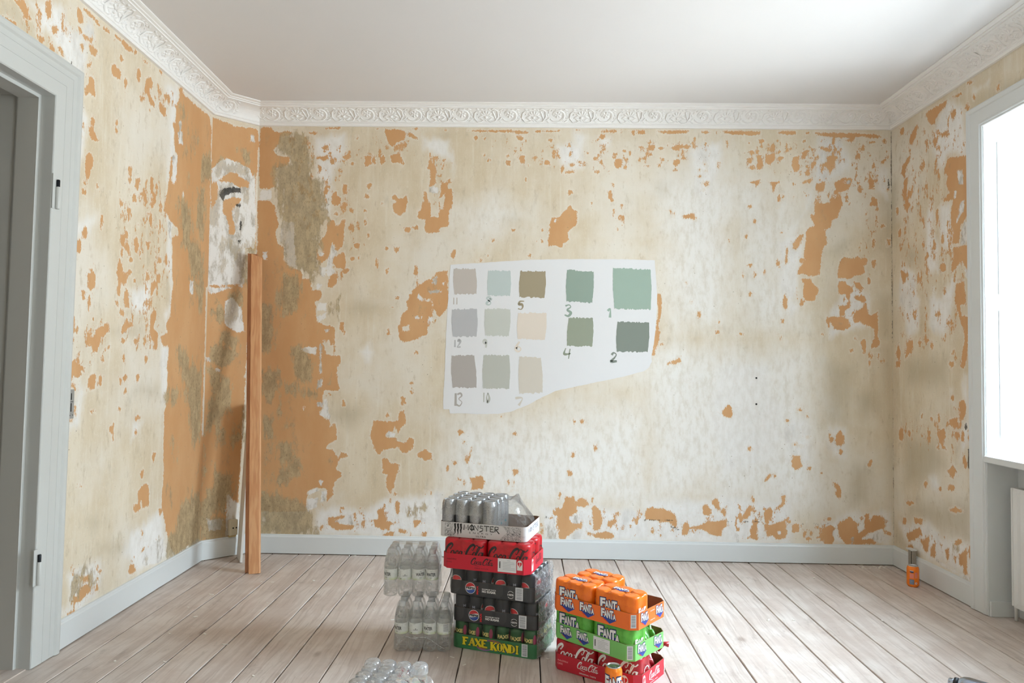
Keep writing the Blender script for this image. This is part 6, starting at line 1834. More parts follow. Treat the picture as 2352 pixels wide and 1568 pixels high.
def pack_mesh(mat):
    mb = MB(); n = len(PKO); vs = []
    ra = PKL/2-PKW/2
    def sc(p, t):
        m = max(-ra, min(ra, p[0])); return (m+(p[0]-m)*t, p[1]*t)
    rings = [(0.90, 0.0), (0.97, 0.003), (1.0, 0.012), (1.0, 0.040), (1.0, 0.075), (1.0, 0.098), (0.990, 0.106), (0.968, 0.1120)]
    for t, z in rings:
        for p in PKO: vs.append((*sc(p, t), z))
    tops = [0.92, 0.86, 0.78, 0.68, 0.56, 0.44, 0.32, 0.20, 0.10, 0.02]
    for t in tops:
        for p in PKO:
            q = sc(p, t); z = pack_top(*q)
            if t > 0.9: z = min(z, 0.1150)
            vs.append((*q, z))
    k = len(rings)+len(tops)
    fs = [(i*n+j, i*n+(j+1) % n, (i+1)*n+(j+1) % n, (i+1)*n+j) for i in range(k-1) for j in range(n)]
    fs.append(tuple(range(n-1, -1, -1))); fs.append(tuple(range((k-1)*n, k*n)))
    mb.add(vs, fs, 0, True)
    return mb.mesh('shrink_wrap', [mat])
def side_y(x):
    """depth of the film front at x (pack frame)"""
    best = None
    for i in range(len(PKO)):
        a, b_ = PKO[i], PKO[(i+1) % len(PKO)]
        if a[1] < 0 and b_[1] < 0 and min(a[0], b_[0]) <= x <= max(a[0], b_[0]) and a[0] != b_[0]:
            y = a[1]+(x-a[0])/(b_[0]-a[0])*(b_[1]-a[1]); best = y if best is None else min(best, y)
    return best if best is not None else -PKW/2+0.01
PFRONT = lambda u, v, e=0.0: (u, side_y(u)-0.0009-e, v)
PEND = lambda u, v, e=0.0: (PKL/2+0.0008+e, u, v)
PTOP = lambda u, v, e=0.0: (u, v, PKH+0.0004+e)
def film_ink(name, c1, c2, rough=0.3):
    m, nt, out = newmat(name); b = NB(nt)
    p = b.n('ShaderNodeBsdfPrincipled'); tc = b.n('ShaderNodeTexCoord'); P = tc.outputs['Object']
    nz = b.noise(P, 40, 4, 0.6); wr = b.noise(b.mapping(P, (1, 1, 0.25)), 120, 3, 0.6, 1.0)
    b.link(b.mix(b.smooth(nz, 0.4, 0.65), c1, c2), p.inputs['Base Color'])
    p.inputs['Roughness'].default_value = rough; p.inputs['Specular IOR Level'].default_value = 0.55
    b.link(b.bump(wr, 0.35, 0.0025), p.inputs['Normal']); b.link(p.outputs[0], out.inputs[0]); MATS[name] = m
    return m
ORF = film_ink('orange_film', srgb(236, 116, 14), srgb(228, 104, 8)); GRF = film_ink('green_film', srgb(98, 180, 66), srgb(82, 164, 52))
RDF = film_ink('cherry_red_film', srgb(172, 14, 30), srgb(154, 10, 24)); RZF = film_ink('bright_red_film', srgb(184, 12, 28), srgb(168, 9, 24))
CANS = {}
def six_pack(kind):
    cat = 'can pack'
    p = empty('wrapped_can_pack'); p['category'] = cat
    mat = {'orange': ORF, 'green': GRF, 'cherry': RDF, 'zero': RZF}[kind]
    mesh_obj('shrink_wrap', pack_mesh(mat), p)
    if kind in ('orange', 'green'):
        fanta_print(p, (-0.058, 0.030, 0.032, 0.091) if kind == 'orange' else (-0.060, 0.028, 0.040, 0.098), PFRONT, False, 0.006)
        fanta_print(p, (-0.036, -0.018, 0.036, 0.018), PTOP, False, 0.006) if kind == 'orange' else None
        o, l, s, r = fanta((-0.036, 0.020, 0.030, 0.075))
        pr(p, 'end_logo_shield', s, lambda u, v: PEND(u, v), INK_B); pr(p, 'end_logo_letters', l, lambda u, v: PEND(u, v, 0.0006), INK_W)
    else:
        pr(p, 'script_lettering', cola_script((-0.089, 0.026, 0.091, 0.101)), PFRONT, INK_W if kind == 'cherry' else INK_K, 0.006)
        pr(p, 'end_roundel', ring(0.006, 0.055, 0.020, 0.024), PEND, INK_W if kind == 'cherry' else INK_K)
        pr(p, 'end_mark', merge(ring(0.006, 0.050, 0.004, 0.008, 14), rect(0.0, 0.034, 0.012, 0.038)), PEND, INK_W if kind == 'cherry' else INK_K)
    return p
PROTO = {}
def add_pack(kind, tray, slot, label, group, dz=0.0026, dx=0, dy=0, rz=0):
    if kind not in PROTO: PROTO[kind] = six_pack(kind); o = PROTO[kind]
    else: o = copy_tree(PROTO[kind])
    x = (0.0965 if slot[0] == 0 else TL-0.0965)+dx; y = (0.0618 if slot[1] == 0 else TW-0.0618)+dy
    place(tray, o, x, y, dz, rz); o['label'] = label; o['group'] = group
    return o
def crumple(name, mat, w, d, h, seed, n=22, fold=1.0):
    """a crushed, torn scrap of wrapping: creased sheet bunched upwards"""
    rr = np.random.default_rng(seed); mb = MB(); vs = []
    ph = rr.uniform(0, 6.28, (6, 2)); fr = rr.uniform(3, 11, (6, 2))
    for j in range(n+1):
        for i in range(n+1):
            u, v = i/n*2-1, j/n*2-1
            rad = max(abs(u), abs(v)); z = h*(1-rad**1.5)
            for k in range(6):
                q = math.sin(fr[k, 0]*u+ph[k, 0]+1.5*math.sin(fr[k, 1]*v+ph[k, 1])); z += h*0.16*fold*(1-abs(q)*2)/(1+k*0.35)*(0.35+0.65*(1-rad))
            sx = 0.10*math.sin(5*v+ph[0, 0])+0.06*math.sin(9*v+ph[1, 0]); sy = 0.10*math.sin(5*u+ph[2, 0])+0.05*math.sin(11*u+ph[3, 0])
            vs.append((w/2*(u+sx), d/2*(v+sy), max(z, 0.002)))
    fs = [(j*(n+1)+i, j*(n+1)+i+1, (j+1)*(n+1)+i+1, (j+1)*(n+1)+i) for j in range(n) for i in range(n)]
    mb.add(vs, fs, 0, True)
    return mb.mesh(name, [mat])

def soda_trays():
    ORC = simple('orange_card', srgb(228, 106, 30), 0.5, var=0.02); GRC = simple('green_card', srgb(118, 184, 98), 0.5, var=0.02)
    RDC = simple('cherry_red_card', srgb(186, 26, 46), 0.5, var=0.02); RZC = simple('bright_red_card', srgb(188, 14, 40), 0.5, var=0.02)
    # --- cherry-red tray on the floor
    t = new_tray((0.1182, -1.6318, 0.0005, -0.609), 'cherry red cardboard tray with white script, on the floor under the green tray')
    mesh_obj('carton', tray_mesh('carton', RDC), t)
    pr(t, 'tray_count', merge(text('4x6x330ml', (0.026, 0.034, 0.074, 0.041), 0.02), text('CANS', (0.026, 0.021, 0.050, 0.029), 0.02)), FRONT, simple('pink_ink', srgb(222, 150, 150), 0.5))
    pr(t, 'script_lettering', cola_script((0.116, 0.020, 0.210, 0.054)), FRONT, INK_W)
    pr(t, 'tray_caption', text('ORIGINAL TASTE', (0.126, 0.007, 0.200, 0.0125), 0.02, 0, 1.1), FRONT, INK_W)
    heart_mark(t, (0.306, 0.006, 0.338, 0.052), FRONT, INK_R)
    heart_mark(t, (0.028, 0.006, 0.052, 0.054), RIGHT, INK_R)
    pr(t, 'end_script', cola_script((0.085, 0.014, 0.180, 0.052)), RIGHT, INK_W)
    pr(t, 'end_caption', text('ORIGINAL TASTE', (0.092, 0.006, 0.160, 0.010), 0.02), RIGHT, INK_W); pr(t, 'end_stripe', rect(0.222, 0.012, 0.228, 0.055), RIGHT, INK_W)
    g = 'red film can packs in the floor tray'
    add_pack('cherry', t, (0, 0), 'cherry red film can pack at the front left of the floor tray', g)
    add_pack('cherry', t, (1, 0), 'cherry red film can pack right behind the orange can standing before the floor tray', g)
    add_pack('cherry', t, (0, 1), 'cherry red film can pack at the back left of the floor tray, mostly hidden', g)
    s = mesh_obj('crumpled_wrap', crumple('crumpled_wrap', RDF, 0.150, 0.092, 0.112, 4), None); place(t, s, TL-0.098, TW-0.064, 0.0035, 0.2)
    tag(s, 'torn red film wrap crumpled in the corner of the cherry red floor tray', 'wrapper')
    mb = MB(); pts = [(0.03, 0.01, 0.085), (0.065, 0.0, 0.110), (0.085, 0.008, 0.098), (0.108, -0.002, 0.122), (0.125, 0.004, 0.120)]
    mb.tube(pts, 0.011, 9, taper=[1.6, 0.9, 1.3, 0.7, 1.0]); tw = mb.obj('twisted_end', RDF, s); 
    # --- green tray
    t = new_tray((0.1165, -1.6174, LV, -0.7394), 'green cardboard tray printed with white logos, between orange and red trays')
    mesh_obj('carton', tray_mesh('carton', GRC), t)
    for u in (0.044, 0.127): fanta_print(t, (u, 0.006, u+0.060, 0.054), FRONT)
    sticker(t, (0.209, 0.006, 0.286, 0.056), FRONT)
    barcode(t, (0.004, 0.006, 0.026, 0.056), CHAM)
    for u in (0.040, 0.152): fanta_print(t, (u, 0.006, u+0.058, 0.056), RIGHT)
    g = 'green film can packs in the green tray'
    add_pack('green', t, (0, 0), 'green film can pack at the front left of the green tray', g)
    add_pack('green', t, (1, 0), 'green film can pack at the front right corner of the green tray', g)
    add_pack('green', t, (0, 1), 'green film can pack at the back left of the green tray, mostly hidden', g)
    s = mesh_obj('crumpled_wrap', crumple('crumpled_wrap', GRF, 0.150, 0.092, 0.108, 9, fold=0.6), None); place(t, s, TL-0.095, TW-0.062, 0.0035)
    tag(s, 'torn green film wrap crumpled at the back right of the green tray', 'wrapper')
    # --- orange tray
    t = new_tray((0.1107, -1.6548, 2*LV, -0.6763), 'orange cardboard tray with white logos, topmost of the right-hand stack')
    mesh_obj('carton', tray_mesh('carton', ORC), t)
    for u in (0.046, 0.138, 0.235): fanta_print(t, (u, 0.005, u+0.067, 0.057), FRONT)
    barcode(t, (0.005, 0.008, 0.026, 0.056), CHAM)
    for u in (0.040, 0.154): fanta_print(t, (u, 0.006, u+0.058, 0.056), RIGHT)
    pr(t, 'tray_count', text('24x330ml', (0.112, 0.046, 0.145, 0.050), 0.01), RIGHT, INK_W); pr(t, 'end_caption', text('ORANGE TASTE', (0.112, 0.012, 0.148, 0.016), 0.01), RIGHT, INK_W)
    g = 'orange film can packs in the orange tray'
    add_pack('orange', t, (0, 0), 'orange film can pack at the front left of the top orange tray', g)
    add_pack('orange', t, (1, 0), 'orange film can pack at the front right of the orange tray beside the empty slot', g)
    add_pack('orange', t, (0, 1), 'orange film can pack at the back of the orange tray, farthest from viewer', g, dx=0.02)
    # --- zero tray on the black stack
    t = new_tray((-0.3453, -1.5321, 3*LV, -0.274), 'bright red cardboard tray with black script, under the white scrollwork tray')
    mesh_obj('carton', tray_mesh('carton', RZC), t)
    pr(t, 'tray_count', merge(text('4x6x330ml', (0.024, 0.036, 0.066, 0.043), 0.01), text('CANS', (0.024, 0.024, 0.046, 0.030), 0.01)), FRONT, INK_D)
    pr(t, 'script_lettering', cola_script((0.130, 0.018, 0.228, 0.052)), FRONT, INK_K)
    pr(t, 'tray_caption', text('ZERO SUGAR', (0.146, 0.008, 0.208, 0.0125), 0.02, 0, 1.1), FRONT, INK_D)
    sticker(t, (0.248, 0.006, 0.327, 0.060), FRONT)
    heart_mark(t, (0.330, 0.018, 0.353, 0.058), FRONT, INK_R)
    heart_mark(t, (0.030, 0.010, 0.056, 0.058), RIGHT, INK_R)
    pr(t, 'end_script', cola_script((0.095, 0.018, 0.185, 0.052)), RIGHT, INK_D)
    g = 'bright red film can packs under the white tray'
    for sl, tx in (((0, 0), 'front left'), ((1, 0), 'front right'), ((0, 1), 'back left'), ((1, 1), 'back right')):
        add_pack('zero', t, sl, 'bright red film can pack with black script, %s of its tray' % tx, g)
soda_trays()

# --- wrapped trays of loose cans: black ones and the green one
WRAP = film_mat('clear_shrink_film', (0.98, 0.98, 0.985, 1), 0.018, 0.02, 0.15, 50, 0.5)
WRAPEND = film_mat('crinkled_film_end', (0.95, 0.96, 0.97, 1), 0.36, 0.10, 0.18, 34, 0.9)
def film_box(mb, L, W, z0, z1, nx, ny, seed, o=0.002, top=True):
    """shrink film hugging a block of cans: scalloped sides, slack creases"""
    pts = [(x+L/2, y+W/2) for x, y in pack_outline(L+2*o, W+2*o, nx, ny, 0.003, 0.027)]
    rr = np.random.default_rng(seed); n = len(pts); lv = 7; vs = []; cx, cy = L/2, W/2
    for i in range(lv):
        z = z0+(z1-z0)*i/(lv-1); t = 0.985 if i in (0, lv-1) else 1.0
        for (x, y) in pts:
            q = t+rr.uniform(0, 0.006 if 0 < i < lv-1 else 0)
            vs.append((cx+(x-cx)*q, cy+(y-cy)*q, z))
    fs = [(i*n+j, i*n+(j+1) % n, (i+1)*n+(j+1) % n, (i+1)*n+j) for i in range(lv-1) for j in range(n)]
    if top: fs.append(tuple(range((lv-1)*n, lv*n)))
    mb.add(vs, fs, 0, True)
def film_end(L, W, h, seed, depth=0.022, n=18):
    """gathered, crinkled film closing the short right end of a wrapped tray"""
    rr = np.random.default_rng(seed); vs = []; ph = rr.uniform(0, 6.28, 8)
    for j in range(n+1):
        for i in range(n+1):
            u, v = i/n, j/n; du, dv = u-0.5, v-0.5; r = math.hypot(du, dv); th = math.atan2(dv, du)
            bul = depth*(1-(2*max(abs(du), abs(dv)))**3)
            cre = 0.0065*(1-2*abs(math.sin(7*th+ph[0]+4*r)))*(0.3+1.2*r)+0.004*(1-2*abs(math.sin(17*th+ph[1])))
            x = L+0.002+max(bul+cre*(1-(2*max(abs(du), abs(dv)))**4), 0.0)
            vs.append((x, -0.002+u*(W+0.004), 0.002+v*(h-0.004)))
    fs = [(j*(n+1)+i, j*(n+1)+i+1, (j+1)*(n+1)+i+1, (j+1)*(n+1)+i) for j in range(n) for i in range(n)]
    return MB().add(vs, fs, 0, True).mesh('film_end', [WRAPEND])
def cyl(r, h0, e=0.0003):
    return lambda u, v: ((r+e)*math.sin(u/r), -(r+e)*math.cos(u/r), v)
def wrapped_tray(pos, label, group, card, canmat, deco, printer, seed):
    t = new_tray(pos, label, group)
    if seed == 12: t['turn'] = 9
    mesh_obj('carton', tray_mesh('carton', card, 0.027, True, 0.058), t)
    r, h = 0.0296, 0.1155
    cm = can_mesh('can', r, h, canmat, 16)
    rr = random.Random(seed)
    for i in range(6):
        for j in range(4):
            if 0 < i < 5 and 0 < j < 3: continue        # nothing of the middle ones can be seen
            c = mesh_obj('can', cm, t); c.location = (0.0345+i*0.0628, 0.0318+j*0.0599, 0.0027)
            a = rr.uniform(-1.2, 1.2)
            if j == 0 or i == 5:
                c.rotation_euler = (0, 0, (0 if j == 0 else PI/2*0.8)+deco(c, r, h, i if j == 0 else 6+j, a))
    mb = MB(); film_box(mb, TL, TW, 0.001, 0.1190, 6, 4, seed)
    mb.obj('shrink_film', WRAP, t)
    mesh_obj('film_end', film_end(TL, TW, 0.1185, seed+1), t)
    printer(t)
    return t
def black_trays():
    BKC = simple('black_card', srgb(46, 46, 48), 0.5, var=0.03); BKN = simple('black_can_print', srgb(38, 40, 44), 0.32, 0.3)
    BL = simple('globe_blue_ink', srgb(44, 82, 160), 0.45)
    GM = {}
    def globe(parent, name, cx, cz, R, fn, du=None, word=True):
        pr(parent, name, ell(cx, cz, R, R), lambda u, v: fn(u, v, 0.0002), INK_W, du)
        def cap(sg, mat, nm):
            pts = []
            a0 = 0.22
            for k in range(15): 
                a = (a0+(PI-2*a0)*k/14)*sg; pts.append((cx+R*0.92*math.cos(a), cz+R*0.92*math.sin(a)))
            for k in range(1, 8):
                x = -0.86+1.72*k/8; pts.append((cx+R*x*1.0, cz+sg*R*(0.30 if word else 0.12)+R*0.10*math.sin(x*2.6)))
            pr(parent, nm, poly(*pts), lambda u, v: fn(u, v, 0.0005), mat, du)
        cap(1, INK_R, name+'_red'); cap(-1, BL, name+'_blue')
        if word: pr(parent, name+'_word', text('PEPSI', (cx-R*0.86, cz-R*0.18, cx+R*0.86, cz+R*0.20), 0.05), lambda u, v: fn(u, v, 0.0008), INK_K, du)
    def deco(c, r, h, i, a):
        f = cyl(r, 0)
        fn = lambda u, v, e=0.0: cyl(r, 0, 0.0003+e)(u, v)
        if 'b' not in GM:
            globe(c, 'globe_logo', 0.0, 0.052, 0.024, fn, 0.004, False)
            pr(c, 'side_word', merge(*[text(ch, (-0.062+0.0, 0.030+0.013*k, -0.050, 0.041+0.013*k), 0.03) for k, ch in enumerate('XAM')]), fn, INK_G, 0.004)
            GM['b'] = [o.data for o in c.children]; GM['n'] = [o.name.split('.')[0] for o in c.children]
        else:
            for n_, d in zip(GM['n'], GM['b']): mesh_obj(n_, d, c)
        return {0: 2.6, 1: 1.9, 2: 0.35, 3: 2.2, 4: -0.45, 5: 2.9, 6: 0.2, 7: 2.0}.get((i+c.parent.get('turn', 0)) % 10, a)
    def printer(t):
        globe(t, 'globe_mark', 0.100, 0.031, 0.0235, FRONT)
        v, f = text('MAX', (-0.018, -0.0045, 0.018, 0.0045), 0.05)
        pr(t, 'side_lettering', ([(0.1315-y, 0.026+x) for x, y in v], f), FRONT, INK_R)
        pr(t, 'slogan', merge(text('MAXIMUM TASTE', (0.152, 0.030, 0.214, 0.035), 0.03), text('NO SUGAR', (0.152, 0.018, 0.214, 0.028), 0.05)), FRONT, INK_W)
        pr(t, 'percent_mark', merge(text('100%', (0.266, 0.019, 0.293, 0.027), 0.03), *[stroke([(0.2795+0.0145*math.cos(a), 0.023+0.0145*math.sin(a)) for a in [b0+1.9*k/8 for k in range(9)]], 0.0009, False) for b0 in (0.62, 3.76)]), FRONT, INK_W)
        barcode(t, (0.300, 0.004, 0.333, 0.056), FRONT)
    g = 'film wrapped black trays'
    wrapped_tray((-0.3041, -1.4635, LV, -0.3029), 'lower black wrapped tray of cans, resting on the green lettered tray', g, BKC, BKN, deco, printer, 11)
    wrapped_tray((-0.3183, -1.4818, 2*LV, -0.3189), 'upper black wrapped tray of cans, directly under the bright red tray', g, BKC, BKN, deco, printer, 12)
    # green one with yellow lettering, on the floor
    GC = simple('bottle_green_card', srgb(52, 122, 74), 0.5, var=0.03); GN = simple('dark_green_can', srgb(38, 92, 48), 0.32, 0.3)
    CM = {}
    def deco2(c, r, h, i, a):
        fn = lambda u, v, e=0.0: cyl(r, 0, 0.0003+e)(u, v)
        if 'b' not in CM:
            pr(c, 'can_word', text('FAXE', (-0.026, 0.060, 0.026, 0.076), 0.05), fn, simple('pale_yellow_ink', srgb(226, 210, 130), 0.45), 0.004)
            pr(c, 'can_swirl', ell(0.036, 0.070, 0.008, 0.022), fn, simple('magenta_ink', srgb(170, 66, 98), 0.5), 0.004)
            CM['b'] = [o.data for o in c.children]; CM['n'] = [o.name.split('.')[0] for o in c.children]
        else:
            for n_, d in zip(CM['n'], CM['b']): mesh_obj(n_, d, c)
        return a*0.7
    def printer2(t):
        P1, P2, P3 = simple('violet_print', srgb(126, 96, 140), 0.5), simple('rust_print', srgb(168, 108, 84), 0.5), simple('blue_print', srgb(74, 96, 150), 0.5)
        arc = lambda cx, cy, rx, ry, a0, a1: [(cx+rx*math.cos(a0+(a1-a0)*k/10), cy+ry*math.sin(a0+(a1-a0)*k/10)) for k in range(11)]
        pr(t, 'swirl', merge(stroke(arc(0.175, 0.030, 0.040, 0.018, 0.4, 2.9), 0.0035), stroke(arc(0.150, 0.020, 0.034, 0.014, 3.3, 6.2), 0.003)), FRONT, P1)
        pr(t, 'swirl', merge(stroke(arc(0.185, 0.036, 0.048, 0.014, 0.2, 1.9), 0.003), stroke(arc(0.140, 0.022, 0.026, 0.010, 3.6, 6.0), 0.003)), FRONT, P2)
        pr(t, 'swirl', stroke(arc(0.235, 0.008, 0.055, 0.006, 0.2, 3.0), 0.0035), FRONT, P3)
        def slab(word, box, gw=0.0):
            # heavy slab-serif capitals from strokes; gw swells them for the outline
            S = {'F': ([(.24, 0, .24, 1, .11), (.24, .94, .80, .94, .07), (.24, .52, .62, .52, .06)], [(.02, .48, 0), (.02, .30, 1)]),
                 'A': ([(.16, 0, .46, 1, .05), (.48, 1, .80, 0, .11), (.24, .34, .66, .34, .05)], [(.0, .32, 0), (.60, 1.0, 0)]),
                 'X': ([(.14, 1, .84, 0, .11), (.84, 1, .16, 0, .05)], [(.0, .34, 0), (.64, 1.0, 0), (.0, .34, 1), (.64, 1.0, 1)]),
                 'E': ([(.24, 0, .24, 1, .11), (.24, .94, .84, .94, .07), (.24, .52, .62, .52, .06), (.24, .06, .88, .06, .07)], [(.02, .30, 0), (.02, .30, 1)]),
                 'K': ([(.22, 0, .22, 1, .11), (.26, .42, .80, 1, .05), (.40, .58, .82, 0, .11)], [(.02, .44, 0), (.02, .44, 1), (.62, 1.0, 0), (.60, .96, 1)]),
                 'N': ([(.18, 0, .18, 1, .05), (.18, 1, .82, 0, .11), (.82, 0, .82, 1, .05)], [(.0, .36, 0), (.0, .24, 1), (.64, 1.0, 1)]),
                 'D': ([(.22, 0, .22, 1, .11)], [(.02, .34, 0), (.02, .34, 1)]), 'O': ([], []), 'I': ([(.5, 0, .5, 1, .13)], [(.20, .80, 0), (.20, .80, 1)])}
            ww = {'I': 0.55}; tot = sum(ww.get(ch, 1) for ch in word); x = box[0]; H = box[3]-box[1]; g = []
            for ch in word:
                cw = (box[2]-box[0])*ww.get(ch, 1)/tot; P = lambda a, c_: (x+(a-0.08)*cw*1.20, box[1]+c_*H); sx = cw
                for a, c_, d_, e_, t_ in S[ch][0]: g.append(stroke([P(a, c_), P(d_, e_)], t_*1.75*sx+gw, False))
                for a, d_, top in S[ch][1]: y = box[1]+(H*0.95 if top else H*0.05); g.append(stroke([(P(a, 0)[0], y), (P(d_, 0)[0], y)], H*0.075+gw, False))
                if ch in 'OD':
                    n_ = 20; a0, a1 = (0, 2*PI) if ch == 'O' else (-PI/2, PI/2)
                    cx_ = 0.5 if ch == 'O' else 0.30; rx_ = 0.42 if ch == 'O' else 0.60
                    pts = [(a0+(a1-a0)*k_/n_) for k_ in range(n_+1)]; V = []
                    for th in pts:
                        wx = 0.30*abs(math.cos(th))+0.04
                        V += [P(cx_+rx_*math.cos(th), 0.5+0.5*math.sin(th)), P(cx_+(rx_-wx)*math.cos(th), 0.5+0.40*math.sin(th))]
                        if gw:
                            V[-2] = (V[-2][0]+gw*math.cos(th), V[-2][1]+gw*math.sin(th)); V[-1] = (V[-1][0]-gw*math.cos(th), V[-1][1]-gw*math.sin(th))
                    g.append((V, [(2*k_, 2*k_+1, 2*k_+3, 2*k_+2) for k_ in range(n_)]))
                x += cw
            return merge(*g)
        w1, w2 = (0.052, 0.017, 0.166, 0.049), (0.180, 0.011, 0.306, 0.045)
        pr(t, 'lettering_outline', merge(slab('FAXE', w1, 0.0018), slab('KONDI', w2, 0.0018)), lambda u, v: FRONT(u, v, 0.0006), simple('dark_green_ink', srgb(24, 58, 34), 0.5))
        pr(t, 'lettering', merge(slab('FAXE', w1), slab('KONDI', w2)), lambda u, v: FRONT(u, v, 0.0010), INK_Y)
        barcode(t, (0.318, 0.005, 0.344, 0.056), FRONT)
    wrapped_tray((-0.3056, -1.4403, 0.0005, -0.3324), 'green wrapped tray with big yellow lettering, on the floor under black trays', None, GC, GN, deco2, printer2, 13)
black_trays()

# --- white scrollwork tray with tall silver cans on top
def silver_tray():
    FLO = floral_mat(); WC = simple('white_card', srgb(206, 204, 204), 0.5, var=0.015)
    t = new_tray((-0.3613, -1.4868, 4*LV, -0.2532), 'white cardboard tray with grey scrollwork and black lettering, topmost of the tall stack')
    mesh_obj('carton', tray_mesh('carton', WC, 0.022, True, 0.061), t)
    # grey line-art at the corners
    pr(t, 'scrollwork', poly((0.024, 0.002), (0.066, 0.002), (0.070, 0.012), (0.058, 0.030), (0.064, 0.058), (0.024, 0.058)), FRONT, FLO)
    pr(t, 'scrollwork', poly((0.268, 0.002), (0.359, 0.002), (0.359, 0.058), (0.282, 0.058), (0.300, 0.034), (0.284, 0.020)), FRONT, FLO)
    # claw mark
    claw = []
    for u0, lo in ((0.070, 0.012), (0.083, 0.006), (0.096, 0.015)):
        claw.append(poly((u0-0.005, 0.056), (u0+0.005, 0.058), (u0+0.0045, 0.047), (u0+0.006, 0.040), (u0+0.0035, 0.030), (u0+0.003, 0.018), (u0-0.0005, lo), (u0-0.0015, 0.020), (u0-0.0045, 0.030), (u0-0.0015, 0.036), (u0-0.0035, 0.046)))
    pr(t, 'claw_mark', merge(*claw), FRONT, INK_K)
    def letters(w):
        a, b_, c, d = w; H = d-b_; x = lambda k: a+(c-a)*k; y = lambda k: b_+H*k; W = 0.0022
        S = [[(0.01, 0), (0.025, 1.0), (0.075, 0.25), (0.125, 1.0), (0.14, 0.0)], [(0.235, 1.15), (0.235, -0.12)],
             [(0.30, 0.05), (0.30, 0.95), (0.41, 0.05), (0.41, 1.0)], [(0.54, 0.9), (0.47, 0.92), (0.46, 0.6), (0.54, 0.5), (0.53, 0.05), (0.45, -0.15)],
             [(0.57, 0.95), (0.72, 0.95)], [(0.645, 0.95), (0.645, 0.0)], [(0.84, 0.95), (0.75, 0.95), (0.75, 0.02), (0.85, 0.02)], [(0.75, 0.5), (0.82, 0.5)],
             [(0.88, 0.0), (0.88, 0.95), (0.97, 0.9), (0.96, 0.5), (0.88, 0.45)], [(0.90, 0.45), (0.95, 0.1), (1.0, -0.25)]]
        g = [stroke([(x(p), y(q)) for p, q in s], W, False) for s in S]
        return merge(*g, *[stroke([(x(0.235)+0.0085*math.cos(2*PI*k/16), y(0.5)+H*0.40*math.sin(2*PI*k/16)) for k in range(17)], W, False)])
    pr(t, 'lettering', letters((0.108, 0.032, 0.266, 0.055)), FRONT, INK_K)
    pr(t, 'small_lettering', merge(text('ENERGY', (0.134, 0.0185, 0.236, 0.0255), 0.0, 0, 1.9), text('ULTRA', (0.164, 0.006, 0.208, 0.0125), 0.02, 0, 1.2)), FRONT, INK_K)
    pr(t, 'end_lettering', letters((0.030, 0.030, 0.200, 0.048)), RIGHT, INK_G)
    # tall cans: four by four, each one loose in its tray
    SIL = None
    m, nt, out = newmat('silver_can_print'); b = NB(nt)
    p = b.n('ShaderNodeBsdfPrincipled'); tc = b.n('ShaderNodeTexCoord'); P = tc.outputs['Object']
    w = b.noise(P, 70.0, 3, 0.5, 2.5); ln = b.smooth(b.math('ABSOLUTE', b.math('SUBTRACT', b.math('FRACT', b.math('MULTIPLY', w, 9.0)), 0.5)), 0.1, 0.3)
    b.link(b.mix(ln, srgb(132, 132, 134), srgb(186, 186, 187)), p.inputs['Base Color']); p.inputs['Metallic'].default_value = 0.75; p.inputs['Roughness'].default_value = 0.36
    b.link(p.outputs[0], out.inputs[0])
    r, h = 0.0296, 0.150
    cm = can_mesh('can_body', r, h, m, 22); tm = tab_mesh(r, h)
    fn = lambda u, v: cyl(r, 0)(u, v)
    rowname = ['front row', 'second row', 'third row', 'back row']; colname = ['leftmost', 'second', 'third', 'fourth']
    first = None
    for j in range(4):
        for i in range(4):
            if first is None:
                o = empty('drink_can'); first = o
                mesh_obj('can_body', cm, o); mesh_obj('pull_tab', tm, o)
                rr = random.Random(8)
                pr(o, 'small_print', merge(*[rect(-0.040, 0.035+0.006*k, -0.040+rr.uniform(0.018, 0.026), 0.038+0.006*k) for k in range(15)]), fn, INK_G, 0.005)
                pr(o, 'teal_mark', rect(0.004, 0.036, 0.014, 0.044), fn, simple('teal_ink', srgb(60, 132, 136), 0.4), 0.004)
            else: o = copy_tree(first)
            place(t, o, 0.0310+i*0.0612, 0.0318+j*0.0599, 0.0026, (i*1.7+j*2.3) % 1.1-0.5 if (i or j) else 0.1)
            tag(o, 'tall silver can in the white tray, %s can of the %s from the left' % (colname[i], rowname[j]), 'can', 'tall silver cans in the white tray')
    # clear film: tight over the cans at left, torn and standing up at right
    mb = MB(); n = 34; k = 22; vs = []; rr = np.random.default_rng(3); ph = rr.uniform(0, 6.28, 10)
    for j in range(k+1):
        for i in range(n+1):
            u = 0.004+(TL-0.010)*i/n; v = -0.003+(TW+0.006)*j/k
            q = (u-0.250)/(TL-0.256); s = v/TW; over = u < 0.252
            cr_ = 0.006*(1-2*abs(math.sin(40*u+5*s+ph[0])))+0.005*(1-2*abs(math.sin(18*u-13*s+ph[1])))
            if over:
                dd = min(math.hypot(u-0.031-0.0612*a, v-0.0318-0.0599*c_) for a in range(4) for c_ in range(4))
                z = 0.1535-0.010*min(max((dd-0.024)/0.008, 0), 1)+max(cr_, 0)*0.4*max(0, (u-0.12)/0.13)
                rim = min(u/0.016, s/0.05, (1-s)/0.05, 1.0)
                z -= (0.05 if u < 0.19 else 0.11)*(1-max(rim, 0))
            else:
                tent = 0.152-0.112*max(0, q)**1.3+0.055*math.exp(-((q-0.48)/0.25)**2-((s-0.55)/0.30)**2)+cr_
                rim = min(s/0.10, (1-s)/0.10, 1.0)
                z = max(tent*(0.42+0.58*max(0, rim)), 0.012)
            vs.append((u, v, z))
    mb.add(vs, [(j*(n+1)+i, j*(n+1)+i+1, (j+1)*(n+1)+i+1, (j+1)*(n+1)+i) for j in range(k) for i in range(n)], 0, True)
